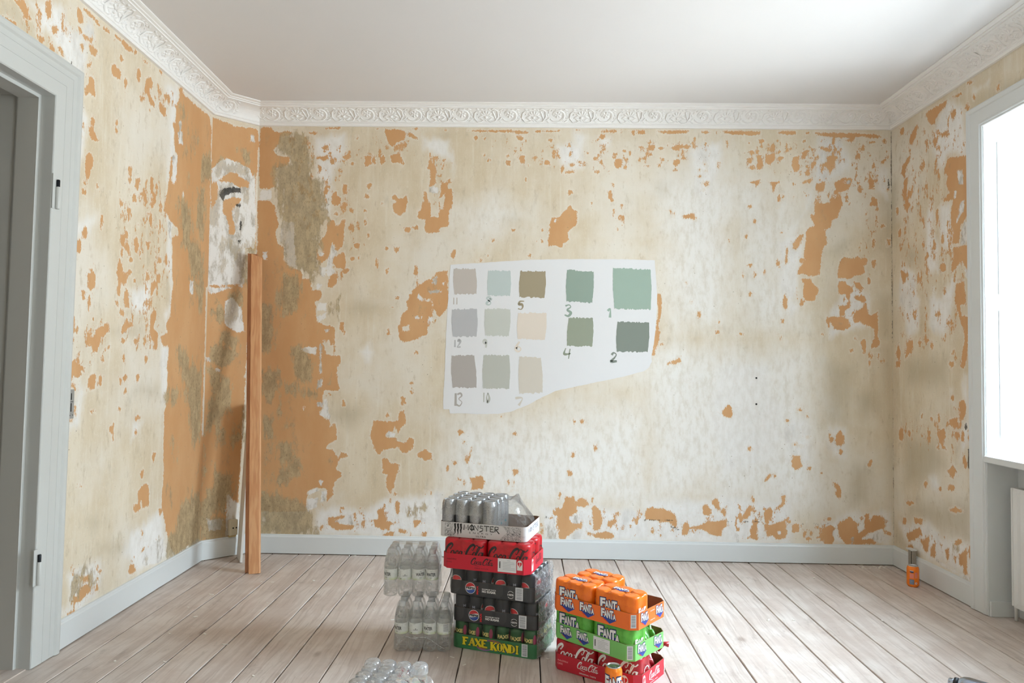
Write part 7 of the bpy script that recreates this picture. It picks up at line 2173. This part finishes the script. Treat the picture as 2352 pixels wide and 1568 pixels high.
    f = mb.mesh('torn_film', [film_mat('loose_clear_film', (0.95, 0.96, 0.97, 1), 0.13, 0.09, 0.12, 30, 0.6)])
    mesh_obj('torn_film', f, t)
silver_tray()

# ---------------------------------------------------------------- single cans
def orange_can(loc, rz, opened, label, back=False):
    o = empty('drink_can', loc, rz); tag(o, label, 'can')
    r, h = 0.0315, 0.117
    m = simple('orange_can_print', srgb(238, 124, 22), 0.25, 0.15, var=0.02)
    mesh_obj('can_body', can_mesh('can_body', r, h, m, 32), o); pull(o, r, h, opened)
    fn = lambda u, v, e=0.0: cyl(r, 0, 0.0003+e)(u, v)
    if not back:
        fanta_print(o, (-0.042, 0.010, 0.042, 0.088), fn, True, 0.004)
    else:
        pr(o, 'blue_panel', rect(-0.020, 0.016, 0.004, 0.044), fn, simple('slate_print', srgb(96, 108, 132), 0.5), 0.004)
        g = [rect(-0.019, 0.018+0.005*k, 0.003, 0.0205+0.005*k) for k in range(5)]
        pr(o, 'panel_lines', merge(*g), lambda u, v: fn(u, v, 0.0004), simple('pale_blue_print', srgb(150, 160, 178), 0.5), 0.004)
        pr(o, 'badge', ell(-0.008, 0.086, 0.010, 0.006), fn, INK_N, 0.004); pr(o, 'badge_band', rect(-0.017, 0.089, 0.0, 0.0925), lambda u, v: fn(u, v, 0.0004), INK_W, 0.004)
        pk = simple('pale_red_print', srgb(226, 132, 110), 0.5)
        pr(o, 'nutrition_print', merge(rect(-0.019, 0.050, 0.002, 0.076), rect(0.007, 0.052, 0.020, 0.084)), fn, pk, 0.004)
        pr(o, 'emblem', merge(ring(0.014, 0.024, 0.003, 0.006, 12)), fn, INK_W, 0.004)
    return o
orange_can((0.333, -1.885, 0.0005), 0.0, True, 'orange soda can with bold white lettering standing in front of the cherry red tray')
orange_can((2.1932, -0.4375, 0.0005), -0.42, True, 'lone orange soda can by the right baseboard, back of the print showing', True)

# ---------------------------------------------------------------- bottled water
PET = film_mat('clear_bottle_plastic', (0.995, 0.995, 0.995, 1), 0.20, 0.03, 0.06, 22, 0.25)
CAPM = simple('white_bottle_cap', srgb(222, 224, 226), 0.4); LAB = label_mat()
BR, BH = 0.0290, 0.199
BPROF2 = [(0.010, 0.010), (0.020, 0.004), (0.0245, 0.0), (0.0275, 0.004), (0.0290, 0.012), (0.0288, 0.022), (0.0276, 0.026), (0.0288, 0.030), (0.0288, 0.040), (0.0276, 0.044), (0.0288, 0.048), (0.0290, 0.064), (0.0283, 0.067), (0.0283, 0.118), (0.0290, 0.121), (0.0289, 0.138), (0.0276, 0.153), (0.0235, 0.168), (0.0175, 0.178), (0.0135, 0.183), (0.0130, 0.187)]
BOT = MB().lathe(BPROF2, 20).mesh('bottle', [PET])
mbc = MB().lathe([(0.0142, 0.180), (0.0148, 0.182), (0.0148, 0.196), (0.0138, 0.199), (0.0, 0.199)], 18); CAPME = mbc.mesh('cap', [CAPM])
LABME = MB().lathe([(0.0287, 0.071), (0.0288, 0.072), (0.0288, 0.115), (0.0287, 0.116)], 24).mesh('label', [LAB])
def word_mesh(kind):
    fn = lambda u, v: cyl(0.0288, 0, 0.0004)(u, v)
    if kind == 'word': g = merge(text('WATER', (-0.021, 0.088, 0.021, 0.102), 0.03), text('THE', (-0.004, 0.105, 0.004, 0.109), 0.0), text('500ml', (-0.005, 0.079, 0.005, 0.083), 0.0))
    elif kind == 'mark': g = merge(rect(-0.010, 0.088, 0.010, 0.0895), ell(0.0, 0.093, 0.002, 0.002, 8), rect(-0.020, 0.074, -0.016, 0.078))
    else: g = merge(*[rect(-0.012, 0.084+0.0045*k, 0.010, 0.086+0.0045*k) for k in range(7)], ring(0.016, 0.079, 0.0015, 0.003, 10))
    g = cut(g, 0.004)
    me = bpy.data.meshes.new('lettering'); me.from_pydata([fn(*q) for q in g[0]], [], g[1]); me.materials.append(INK_K if kind != 'small' else INK_G); return me
WORDS = {k: word_mesh(k) for k in ('word', 'mark', 'small')}
def bottle(parent, loc, rz, word=None, rot=None, s=1.0):
    b_ = mesh_obj('bottle', BOT, parent); b_.location = loc; b_.rotation_euler = rot or (0, 0, rz); b_.scale = (s, s, s)
    mesh_obj('cap', CAPME, b_); mesh_obj('label', LABME, b_)
    if word: mesh_obj('lettering', WORDS[word], b_)
    return b_
BFILM = film_mat('bottle_pack_film', (0.995, 0.995, 0.995, 1), 0.10, 0.02, 0.14, 26, 0.7)
def water_pack(loc, rz, label, words, seed):
    p = empty('water_bottle_pack', loc, rz); tag(p, label, 'water pack', 'standing shrink wrapped water packs')
    q = 0.0597; rr = random.Random(seed)
    for j in range(3):
        for i in range(4):
            w, a = words[i] if j == 0 else (rr.choice(('word', 'mark', None)), rr.uniform(-2, 2))
            bottle(p, (q*(i+0.5), q*(j+0.5), 0.0008), a, w)
    # film: scalloped foot, drawn in round the shoulders, slack folds
    mb = MB(); o = [(x+2*q, y+1.5*q) for x, y in pack_outline(4*q+0.003, 3*q+0.003, 4, 3, 0.004, 0.026)]; n = len(o)
    prof = [(0.93, 0.0005), (1.0, 0.006), (1.0, 0.04), (1.0, 0.08), (1.0, 0.125), (0.975, 0.150), (0.93, 0.176), (0.90, 0.192), (0.86, 0.2005)]
    g = np.random.default_rng(seed); vs = []
    for k, (t, z) in enumerate(prof):
        for x, y in o:
            s = t+(g.uniform(-0.004, 0.004) if k not in (0,) else 0); vs.append((2*q+(x-2*q)*s, 1.5*q+(y-1.5*q)*s, z+(g.uniform(-.002, .002) if 1 < k < len(prof)-1 else 0)))
    fs = [(k*n+j, k*n+(j+1) % n, (k+1)*n+(j+1) % n, (k+1)*n+j) for k in range(len(prof)-1) for j in range(n)]
    fs.append(tuple(range((len(prof)-1)*n, len(prof)*n)))
    mb.add(vs, fs, 0, True)
    f = mb.obj('shrink_film', BFILM, p)
    # pulled folds of film across the front
    fold = MB(); W = 4*q
    for pts in ([(0.05, 0.17), (0.065, 0.14), (0.07, 0.10), (0.055, 0.07), (0.03, 0.05)], [(0.09, 0.165), (0.13, 0.15), (0.18, 0.13), (0.225, 0.118)]) if seed == 1 else ([(0.04, 0.07), (0.08, 0.058), (0.14, 0.060), (0.19, 0.030), (0.228, 0.010)], [(0.13, 0.15), (0.165, 0.14), (0.18, 0.122)]):
        P3 = [(x, -0.0035, z) for x, z in catmull(pts)]
        fold.tube(P3, 0.0016, 6, taper=[0.3+math.sin(PI*i/(len(P3)-1)) for i in range(len(P3))])
    fold.obj('film_fold', film_mat('white_film_crease', (0.95, 0.95, 0.96, 1), 0.45, 0.12, 0.2), f)
    return p
water_pack((-0.5455, -1.5085, 0.0005), 0.012, 'lower pack of clear water bottles in film, standing on the floorboards', [('word', -0.6), ('mark', 0.1), ('word', -0.25), ('small', 0.45)], 2)
water_pack((-0.6085, -1.4330, 0.2025), 0.022, 'upper pack of clear water bottles in film, standing on another pack', [('word', -0.65), ('mark', 0.15), ('word', 0.45), ('word', -0.1)], 1)
def lying_pack():
    p = empty('water_bottle_pack', (0, 0, 0)); tag(p, 'water bottle pack upside down on the floor, bottle bases up, film torn open', 'water pack')
    Cc = Vector((0, -4.5339, 1.1992)); k = (1.1992-0.186)/(1.1992-0.21); s = 0.935
    pts = [(-.5035, -2.119), (-.4485, -2.1302), (-.3955, -2.1414), (-.3413, -2.140), (-.503, -2.1697), (-.4465, -2.180), (-.3905, -2.1905), (-.5107, -2.2229), (-.4560, -2.2317), (-.4010, -2.2400), (-.5196, -2.2755), (-.4650, -2.2834), (-.4100, -2.2890), (-.525, -2.328), (-.470, -2.336), (-.415, -2.342)]
    for i, (x, y) in enumerate(pts):
        q = Vector((x*k, Cc.y+(y-Cc.y)*k, 0.1866))
        bottle(p, q, 0, 'word' if i % 3 == 0 else None, (PI, 0, 0.7*i), s)
    bottle(p, (-0.245, -2.165, 0.150), 0, None, (PI+0.16, 0.32, 0.3), 0.80)
    bottle(p, (-0.285, -2.150, 0.034), 0, 'word', (PI/2-0.02, 0.0, 0.6), s)
    mb = MB()
    for x, y in pts:
        X, Y = x*k, Cc.y+(y-Cc.y)*k
        mb.lathe([(0.0285, 0.160), (0.0282, 0.176), (0.0262, 0.1845), (0.0220, 0.1885), (0.0130, 0.1895), (0.0060, 0.1880), (0.0, 0.1875)], 22, cx=X, cy=Y)
    mb.obj('taut_film', film_mat('taut_milky_film', (0.97, 0.97, 0.99, 1), 0.62, 0.16, 0.10, 30, 0.25), p)
    # torn film gathered at the open side
    n, m = 26, 22; vs = []; g = np.random.default_rng(6); ph = g.uniform(0, 6.28, 8)
    for j in range(m+1):
        for i in range(n+1):
            u, v = i/n, j/m
            x = -0.405+0.235*u+0.02*v*u; y = -2.135-0.20*v-0.05*u+0.012*math.sin(8*v+ph[2])
            z = 0.196*(1-u)**0.75+0.03*math.sin(PI*u)
            z += 0.010*(1-2*abs(math.sin(7*u+6*v+ph[0])))*min(1, u*5)+0.008*(1-2*abs(math.sin(12*v-5*u+ph[1])))*min(1, u*4)
            if u < 0.12: z = max(z, 0.189)
            vs.append((x, y, max(z, 0.004)))
    MB().add(vs, [(j*(n+1)+i, j*(n+1)+i+1, (j+1)*(n+1)+i+1, (j+1)*(n+1)+i) for j in range(m) for i in range(n)], 0, True).obj('torn_film', film_mat('milky_torn_film', (0.94, 0.95, 0.96, 1), 0.20, 0.10, 0.14, 24, 0.8), p)
lying_pack()

# ---------------------------------------------------------------- painted test patch on the wall
def paint_patch():
    t = empty('paint_test_patch', (0, 0, 0)); tag(t, 'white painted area on the back wall holding thirteen numbered colour samples', 'paint samples')
    WP = simple('white_test_paint', srgb(225, 225, 227), 0.6, var=0.012, scale=12)
    def slab(name, pts, y0, y1, mat, parent):
        mb = MB(); n = len(pts)
        mb.add([(x, y1, z) for x, z in pts]+[(x, y0, z) for x, z in pts], [tuple(range(n))]+[(i, n+i, n+(i+1) % n, (i+1) % n) for i in range(n)])
        return mb.obj(name, mat, parent)
    rr = random.Random(4)
    def rough(a, b_, amp, step=0.008):
        a, b_ = Vector(a), Vector(b_); L = (b_-a).length; n = max(2, int(L/step)); nn = Vector((b_.y-a.y, a.x-b_.x)).normalized()
        return [tuple(a+(b_-a)*k/n+nn*(rr.uniform(-amp, amp) if k else 0)) for k in range(n)]
    out = []
    for i in range(len(PANEL)):
        a, b_ = PANEL[i], PANEL[(i+1) % len(PANEL)]
        out += rough((a[0]/1000, a[1]/1000), (b_[0]/1000, b_[1]/1000), 0.0012, 0.02)
    slab('white_ground', out, -0.0002, -0.0012, WP, t)
    names = {11: 'warm grey', 8: 'pale blue grey', 5: 'olive brown', 3: 'sea green', 1: 'large pale sage green', 12: 'cool grey', 9: 'pale grey green', 6: 'pale beige', 4: 'moss green', 2: 'dark grey green', 13: 'mauve grey', 10: 'stone grey', 7: 'putty beige'}
    D = {'1': [[(.15, .25), (.6, 0), (.55, 1)]], '|': [[(.5, 0), (.5, 1)]], '2': [[(.1, .25), (.4, 0), (.8, .2), (.5, .6), (0, 1), (.9, .95)]],
         '3': [[(.1, .1), (.6, 0), (.8, .2), (.35, .45), (.85, .7), (.5, 1), (0, .9)]], '4': [[(.2, 0), (0, .55), (.9, .5)], [(.8, .05), (.6, 1)]],
         '5': [[(.95, .02), (.3, .05), (.15, .4), (.6, .4), (.75, .7), (.5, 1), (0, .92)]], '6': [[(.6, 0), (.15, .5), (.1, .85), (.5, 1), (.85, .75), (.5, .52), (.15, .72)]],
         '7': [[(0, .06), (.9, .05), (.45, 1)]], '8': [[(.8, .15), (.45, 0), (.15, .2), (.8, .7), (.5, 1), (.1, .8), (.75, .3), (.8, .15)]],
         '9': [[(.8, .3), (.4, .5), (.1, .25), (.4, 0), (.8, .2), (.75, 1)]], '0': [[(.5, 0), (.1, .5), (.4, 1), (.85, .6), (.5, .05)]]}
    SPL = {11: '||', 12: '|2', 13: '|3', 10: '|0', 1: '1'}
    for num, (p, col, nb) in SW.items():
        P = [(x/1000, z/1000) for x, z in p]; m = simple('sample_paint_%d' % num, srgb(*[min(255, c_*(0.965 if num <= 5 else 1.06)) for c_ in col]), 0.6, var=0.02, scale=14)
        tl, tr, br, bl = P
        def mid(a, b_, off): return ((a[0]+b_[0])/2+off, (a[1]+b_[1])/2)
        bulge = 0.006
        pts = rough(tl, tr, 0.0050, 0.007)+rough(tr, mid(tr, br, bulge), 0.0012, 0.012)+rough(mid(tr, br, bulge), br, 0.0012, 0.012)+rough(br, bl, 0.0050, 0.007)+rough(bl, mid(bl, tl, -bulge), 0.0012, 0.012)+rough(mid(bl, tl, -bulge), tl, 0.0012, 0.012)
        s = slab('colour_swatch', pts, -0.0010, -0.0021, m, t); s['label'] = names[num]+' paint swatch'
        u0, v1, u1, v0 = [q/1000 for q in nb]; ds = SPL.get(num, str(num)); k = len(ds); g = []
        for i, ch in enumerate(ds):
            a = u0+(u1-u0)*(i/k if ds != '|3' else (0 if i == 0 else 0.28)); w_ = (u1-u0)/k*(0.85 if k > 1 else 1)
            for st in D[ch]:
                g.append(stroke([(a+x*w_, v1-y*(v1-v0)) for x, y in st], 0.0074 if ch != '3' or num != 13 else 0.0055, True, prof=lambda q: 0.75+0.35*math.sin(7*q+num)))
        pr(t, 'number_stroke', merge(*g), lambda u, v: (u, -0.0016, v), m, label='hand-painted numeral below the %s swatch' % names[num])
paint_patch()

# ---------------------------------------------------------------- timber in the corner
def timber():
    T1 = timber_mat('oiled_pine', srgb(216, 166, 122), srgb(204, 148, 104), srgb(174, 116, 76)); T2 = timber_mat('dark_pine', srgb(178, 124, 86), srgb(160, 106, 70), srgb(128, 80, 50))
    WB = simple('white_board_paint', srgb(222, 219, 213), 0.5, var=0.02)
    def board(name, w, th, L, base, top, yaw, mat, label, notch=0.0):
        mb = MB(); e = 0.0015; vs = []; n = 14
        for k in range(n+1):
            z = L*k/n
            zz = [z]*6
            for q, (x, y) in enumerate(((-w/2, e), (-w/2+e, 0), (w/2-e, 0), (w/2, e), (w/2, th), (-w/2, th))):
                dz = 0
                if k == n and notch: dz = -notch*(x/w+0.5)
                vs.append((x, y, z+dz))
        fs = [(k*6+q, k*6+(q+1) % 6, (k+1)*6+(q+1) % 6, (k+1)*6+q) for k in range(n) for q in range(6)]+[tuple(range(5, -1, -1)), tuple(range(n*6, n*6+6))]
        mb.add(vs, fs); o = mb.obj(name, mat)
        b0, t0 = Vector(base), Vector(top); z = (t0-b0).normalized()
        x = Vector((math.cos(yaw), math.sin(yaw), 0)); x = (x-z*x.dot(z)).normalized(); y = z.cross(x)
        o.matrix_world = Matrix(((x.x, y.x, z.x, b0.x), (x.y, y.y, z.y, b0.y), (x.z, y.z, z.z, b0.z), (0, 0, 0, 1)))
        tag(o, label, 'board', 'boards leaning in the left corner'); return o
    board('timber_board', 0.062, 0.022, 1.935, (-1.5435, -0.452, 0.002), (-1.7130, -0.110, 1.895), 0.06, T1, 'oiled pine board, foremost of those leaning in the left corner', 0.03)
    board('timber_board', 0.062, 0.021, 1.940, (-1.5745, -0.4275, 0.002), (-1.745, -0.0840, 1.905), 0.06, T2, 'darker pine board leaning just behind the front pine board', 0.01)
    board('timber_board', 0.170, 0.014, 0.95, (-1.752, -0.165, 0.002), (-1.727, -0.120, 0.92), math.atan2(0.153, -0.083)+PI, WB, 'white painted board end leaning low behind the pine boards')
timber()

# ---------------------------------------------------------------- sockets, switch, radiator, oddments
def fittings():
    IV = simple('ivory_plastic', srgb(206, 196, 172), 0.45, var=0.03); GY = simple('grey_plastic', srgb(150, 148, 143), 0.5, var=0.03); BK = MATS['black_hole']
    # double socket on the chimney breast corner
    d = CHD; n = Vector((d[1]*-1, d[0], 0)); n = Vector((0.6962, -0.7179, 0)); a = Vector((-d[0], -d[1], 0))
    s = empty('wall_socket', (-1.8345, -0.0755, 0.116)); tag(s, 'ivory surface wall socket low on the angled wall behind the leaning boards', 'socket')
    s.rotation_euler = (0, 0, math.atan2(a.y, a.x))
    mb = MB().box(-0.026, 0.026, -0.034, -0.003, 0.016, 0.112); o = mb.obj('socket_box', IV, s); bevel(o.data, 0.005)
    for q in (-0.010, 0.010):
        h = MB().lathe([(0.0, 0.0012), (0.0045, 0.0012), (0.0045, 0.0)], 10).obj('socket_hole', BK, s); h.location = (q+0.006, -0.0342, 0.062); h.rotation_euler = (PI/2, 0, 0)
    mb = MB().box(-0.022, 0.022, -0.020, -0.003, 0.004, 0.016); mb.obj('socket_foot', simple('tan_plastic', srgb(196, 170, 116), 0.5), s)
    # old switch plate on the left wall
    s = empty('switch_plate', (lwx(-1.549)+0.001, -1.549, 1.018)); tag(s, 'grey metal switch back-plate with two slots on the left wall by the door', 'switch')
    s.rotation_euler = (0, 0, PI/2)
    o = MB().box(-0.021, 0.021, -0.004, 0.0, -0.060, 0.064).obj('plate', GY, s); bevel(o.data, 0.0015)
    MB().box(-0.027, -0.022, -0.003, 0.0, -0.060, 0.064).obj('plate_rim', PAINT, s)
    for z0, z1 in ((0.020, 0.048), (-0.030, 0.006)):
        MB().box(-0.002, 0.003, -0.0047, -0.004, z0, z1).obj('slot', BK, s)
    MB().box(-0.012, 0.014, -0.0046, -0.004, 0.0105, 0.0125).obj('seam', BK, s)
    for x, z in ((-0.015, 0.040), (-0.017, -0.012), (-0.005, -0.046), (0.012, -0.045)):
        h = MB().lathe([(0.0, 0.001), (0.0022, 0.001), (0.0022, 0.0)], 8).obj('screw_hole', BK, s); h.location = (x, -0.0038, z); h.rotation_euler = (PI/2, 0, 0)
    # junction box on the right baseboard, behind the can
    s = empty('junction_box', (2.2935, -0.262, 0.066)); tag(s, 'small weathered grey junction box with a flat cap on the baseboard behind the lone can', 'junction box')
    s.rotation_euler = (0, 0, -PI/2)
    o = MB().box(-0.026, 0.026, -0.020, 0.0, 0.0, 0.094).obj('box_body', simple('mottled_grey', srgb(150, 144, 134), 0.7, var=0.35, scale=160), s); bevel(o.data, 0.002)
    o = MB().box(-0.032, 0.032, -0.030, 0.002, 0.094, 0.101).obj('box_cap', PAINT, s); bevel(o.data, 0.002)
    MB().box(0.010, 0.014, -0.0212, -0.020, 0.006, 0.088).obj('box_seam', BK, s)
    # radiator in the window niche
    RW = simple('radiator_enamel', srgb(222, 222, 220), 0.35)
    r = empty('radiator', (2.372, -1.0, 0.0)); tag(r, 'white panel radiator under the window sill in the right wall niche', 'radiator')
    y1 = -1.02
    for x0, nm in ((0.0, 'front_panel'), (0.042, 'rear_panel')):
        mb = MB(); vs = []; m = 36; prof = []
        for k in range(m+1):
            y = -y1*k/m; q = k % 2
            prof.append((0.004 if q else 0.0, -y))
        k2 = len(prof)
        vs = [(x0+x, y, z) for z in (0.075, 0.10, 0.62, 0.640) for x, y in [(p[0] if z in (0.10, 0.62) else 0.003, p[1]) for p in prof]]
        fs = [(i*k2+j, i*k2+j+1, (i+1)*k2+j+1, (i+1)*k2+j) for i in range(3) for j in range(k2-1)]
        mb.add(vs, fs); mb.box(x0+0.005, x0+0.014, y1, 0, 0.075, 0.640); mb.obj(nm, RW, r)
    o = MB().box(-0.004, 0.060, -0.004, 0.006, 0.080, 0.648).obj('side_cover', RW, r); bevel(o.data, 0.003)
    o = MB().box(-0.004, 0.060, y1-0.006, y1+0.004, 0.080, 0.648).obj('side_cover', RW, r); bevel(o.data, 0.003)
    g = MB()
    for k in range(40): g.box(0.002, 0.054, -0.012-0.025*k, -0.020-0.025*k, 0.641, 0.647)
    g.box(0.0, 0.004, y1, 0, 0.640, 0.648); g.box(0.052, 0.056, y1, 0, 0.640, 0.648)
    g.obj('top_grille', RW, r)
    mb = MB(); mb.tube([(0.03, -0.01, 0.10), (0.03, 0.018, 0.10), (0.03, 0.024, 0.08), (0.03, 0.024, 0.001)], 0.008, 10); mb.obj('supply_pipe', RW, r)
    for k in (0.15, -y1-0.15):
        MB().box(0.056, 0.077, -k-0.015, -k+0.015, 0.12, 0.60).obj('bracket', RW, r)
    # steel flask lying at the bottom edge of the view
    ST = simple('polished_steel', srgb(176, 188, 206), 0.16, 1.0, var=0.02); RB = simple('black_rubber', srgb(22, 22, 28), 0.5)
    f = empty('steel_flask', (1.640, -1.797, 0.0365)); tag(f, 'polished steel flask with black neck ring lying on the floor at the bottom edge', 'flask')
    f.rotation_euler = (0, PI/2, -0.85)
    mb = MB().lathe([(0.0, -0.012), (0.012, -0.012), (0.024, -0.004), (0.032, 0.008), (0.036, 0.026), (0.036, 0.190), (0.033, 0.197), (0.0, 0.197)], 28); mb.obj('flask_body', ST, f)
    mb = MB().lathe([(0.0175, -0.022), (0.0215, -0.021), (0.0225, -0.010), (0.0175, -0.008)], 24); mb.obj('neck_ring', RB, f)
    mb = MB().lathe([(0.0, -0.040), (0.013, -0.040), (0.015, -0.037), (0.015, -0.012), (0.0, -0.012)], 20); mb.obj('flask_cap', ST, f)
fittings()

# ---------------------------------------------------------------- plaster flakes on the floor
def flakes():
    m = simple('plaster_flake', srgb(226, 220, 210), 0.8, var=0.05)
    rr = random.Random(12)
    spots = CHIPS+[(2.06+rr.uniform(0, 0.22), -0.03-rr.uniform(0, 0.07)) for _ in range(14)]+[(-1.45+rr.uniform(0, 3.4), -0.022-rr.uniform(0, 0.012)) for _ in range(22)]+[(rr.uniform(-1.6, -0.7), rr.uniform(-1.7, -0.5)) for _ in range(8)]
    for i, (x, y) in enumerate(spots):
        n = rr.choice((5, 6, 7)); L = rr.uniform(0.006, 0.016); w = L*rr.uniform(0.25, 0.6); mb = MB()
        top = [(L*math.cos(2*PI*k/n)*rr.uniform(.75, 1.1), w*math.sin(2*PI*k/n)*rr.uniform(.75, 1.1)) for k in range(n)]
        curl = rr.uniform(0.0005, 0.003)
        vs = [(a, b_, 0.0) for a, b_ in top]+[(a, b_, 0.0012+curl*(a/L)**2) for a, b_ in top]
        mb.add(vs, [tuple(range(n-1, -1, -1)), tuple(range(n, 2*n))]+[(k, (k+1) % n, n+(k+1) % n, n+k) for k in range(n)])
        o = mb.obj('plaster_flake', m); o.location = (x, y, 0.0); o.rotation_euler = (0, 0, rr.uniform(0, 6.28))
        if i < len(CHIPS): tag(o, 'small pale plaster flake lying loose on the floorboards', 'flake', 'plaster flakes on the floorboards')
        else: tag(o, 'tiny pale plaster crumb on the floorboards' if i >= len(CHIPS)+36 else 'tiny pale plaster crumb along the foot of the back wall', 'flake', 'plaster crumbs on the floorboards' if i >= len(CHIPS)+36 else 'plaster crumbs along the back baseboard')
flakes()
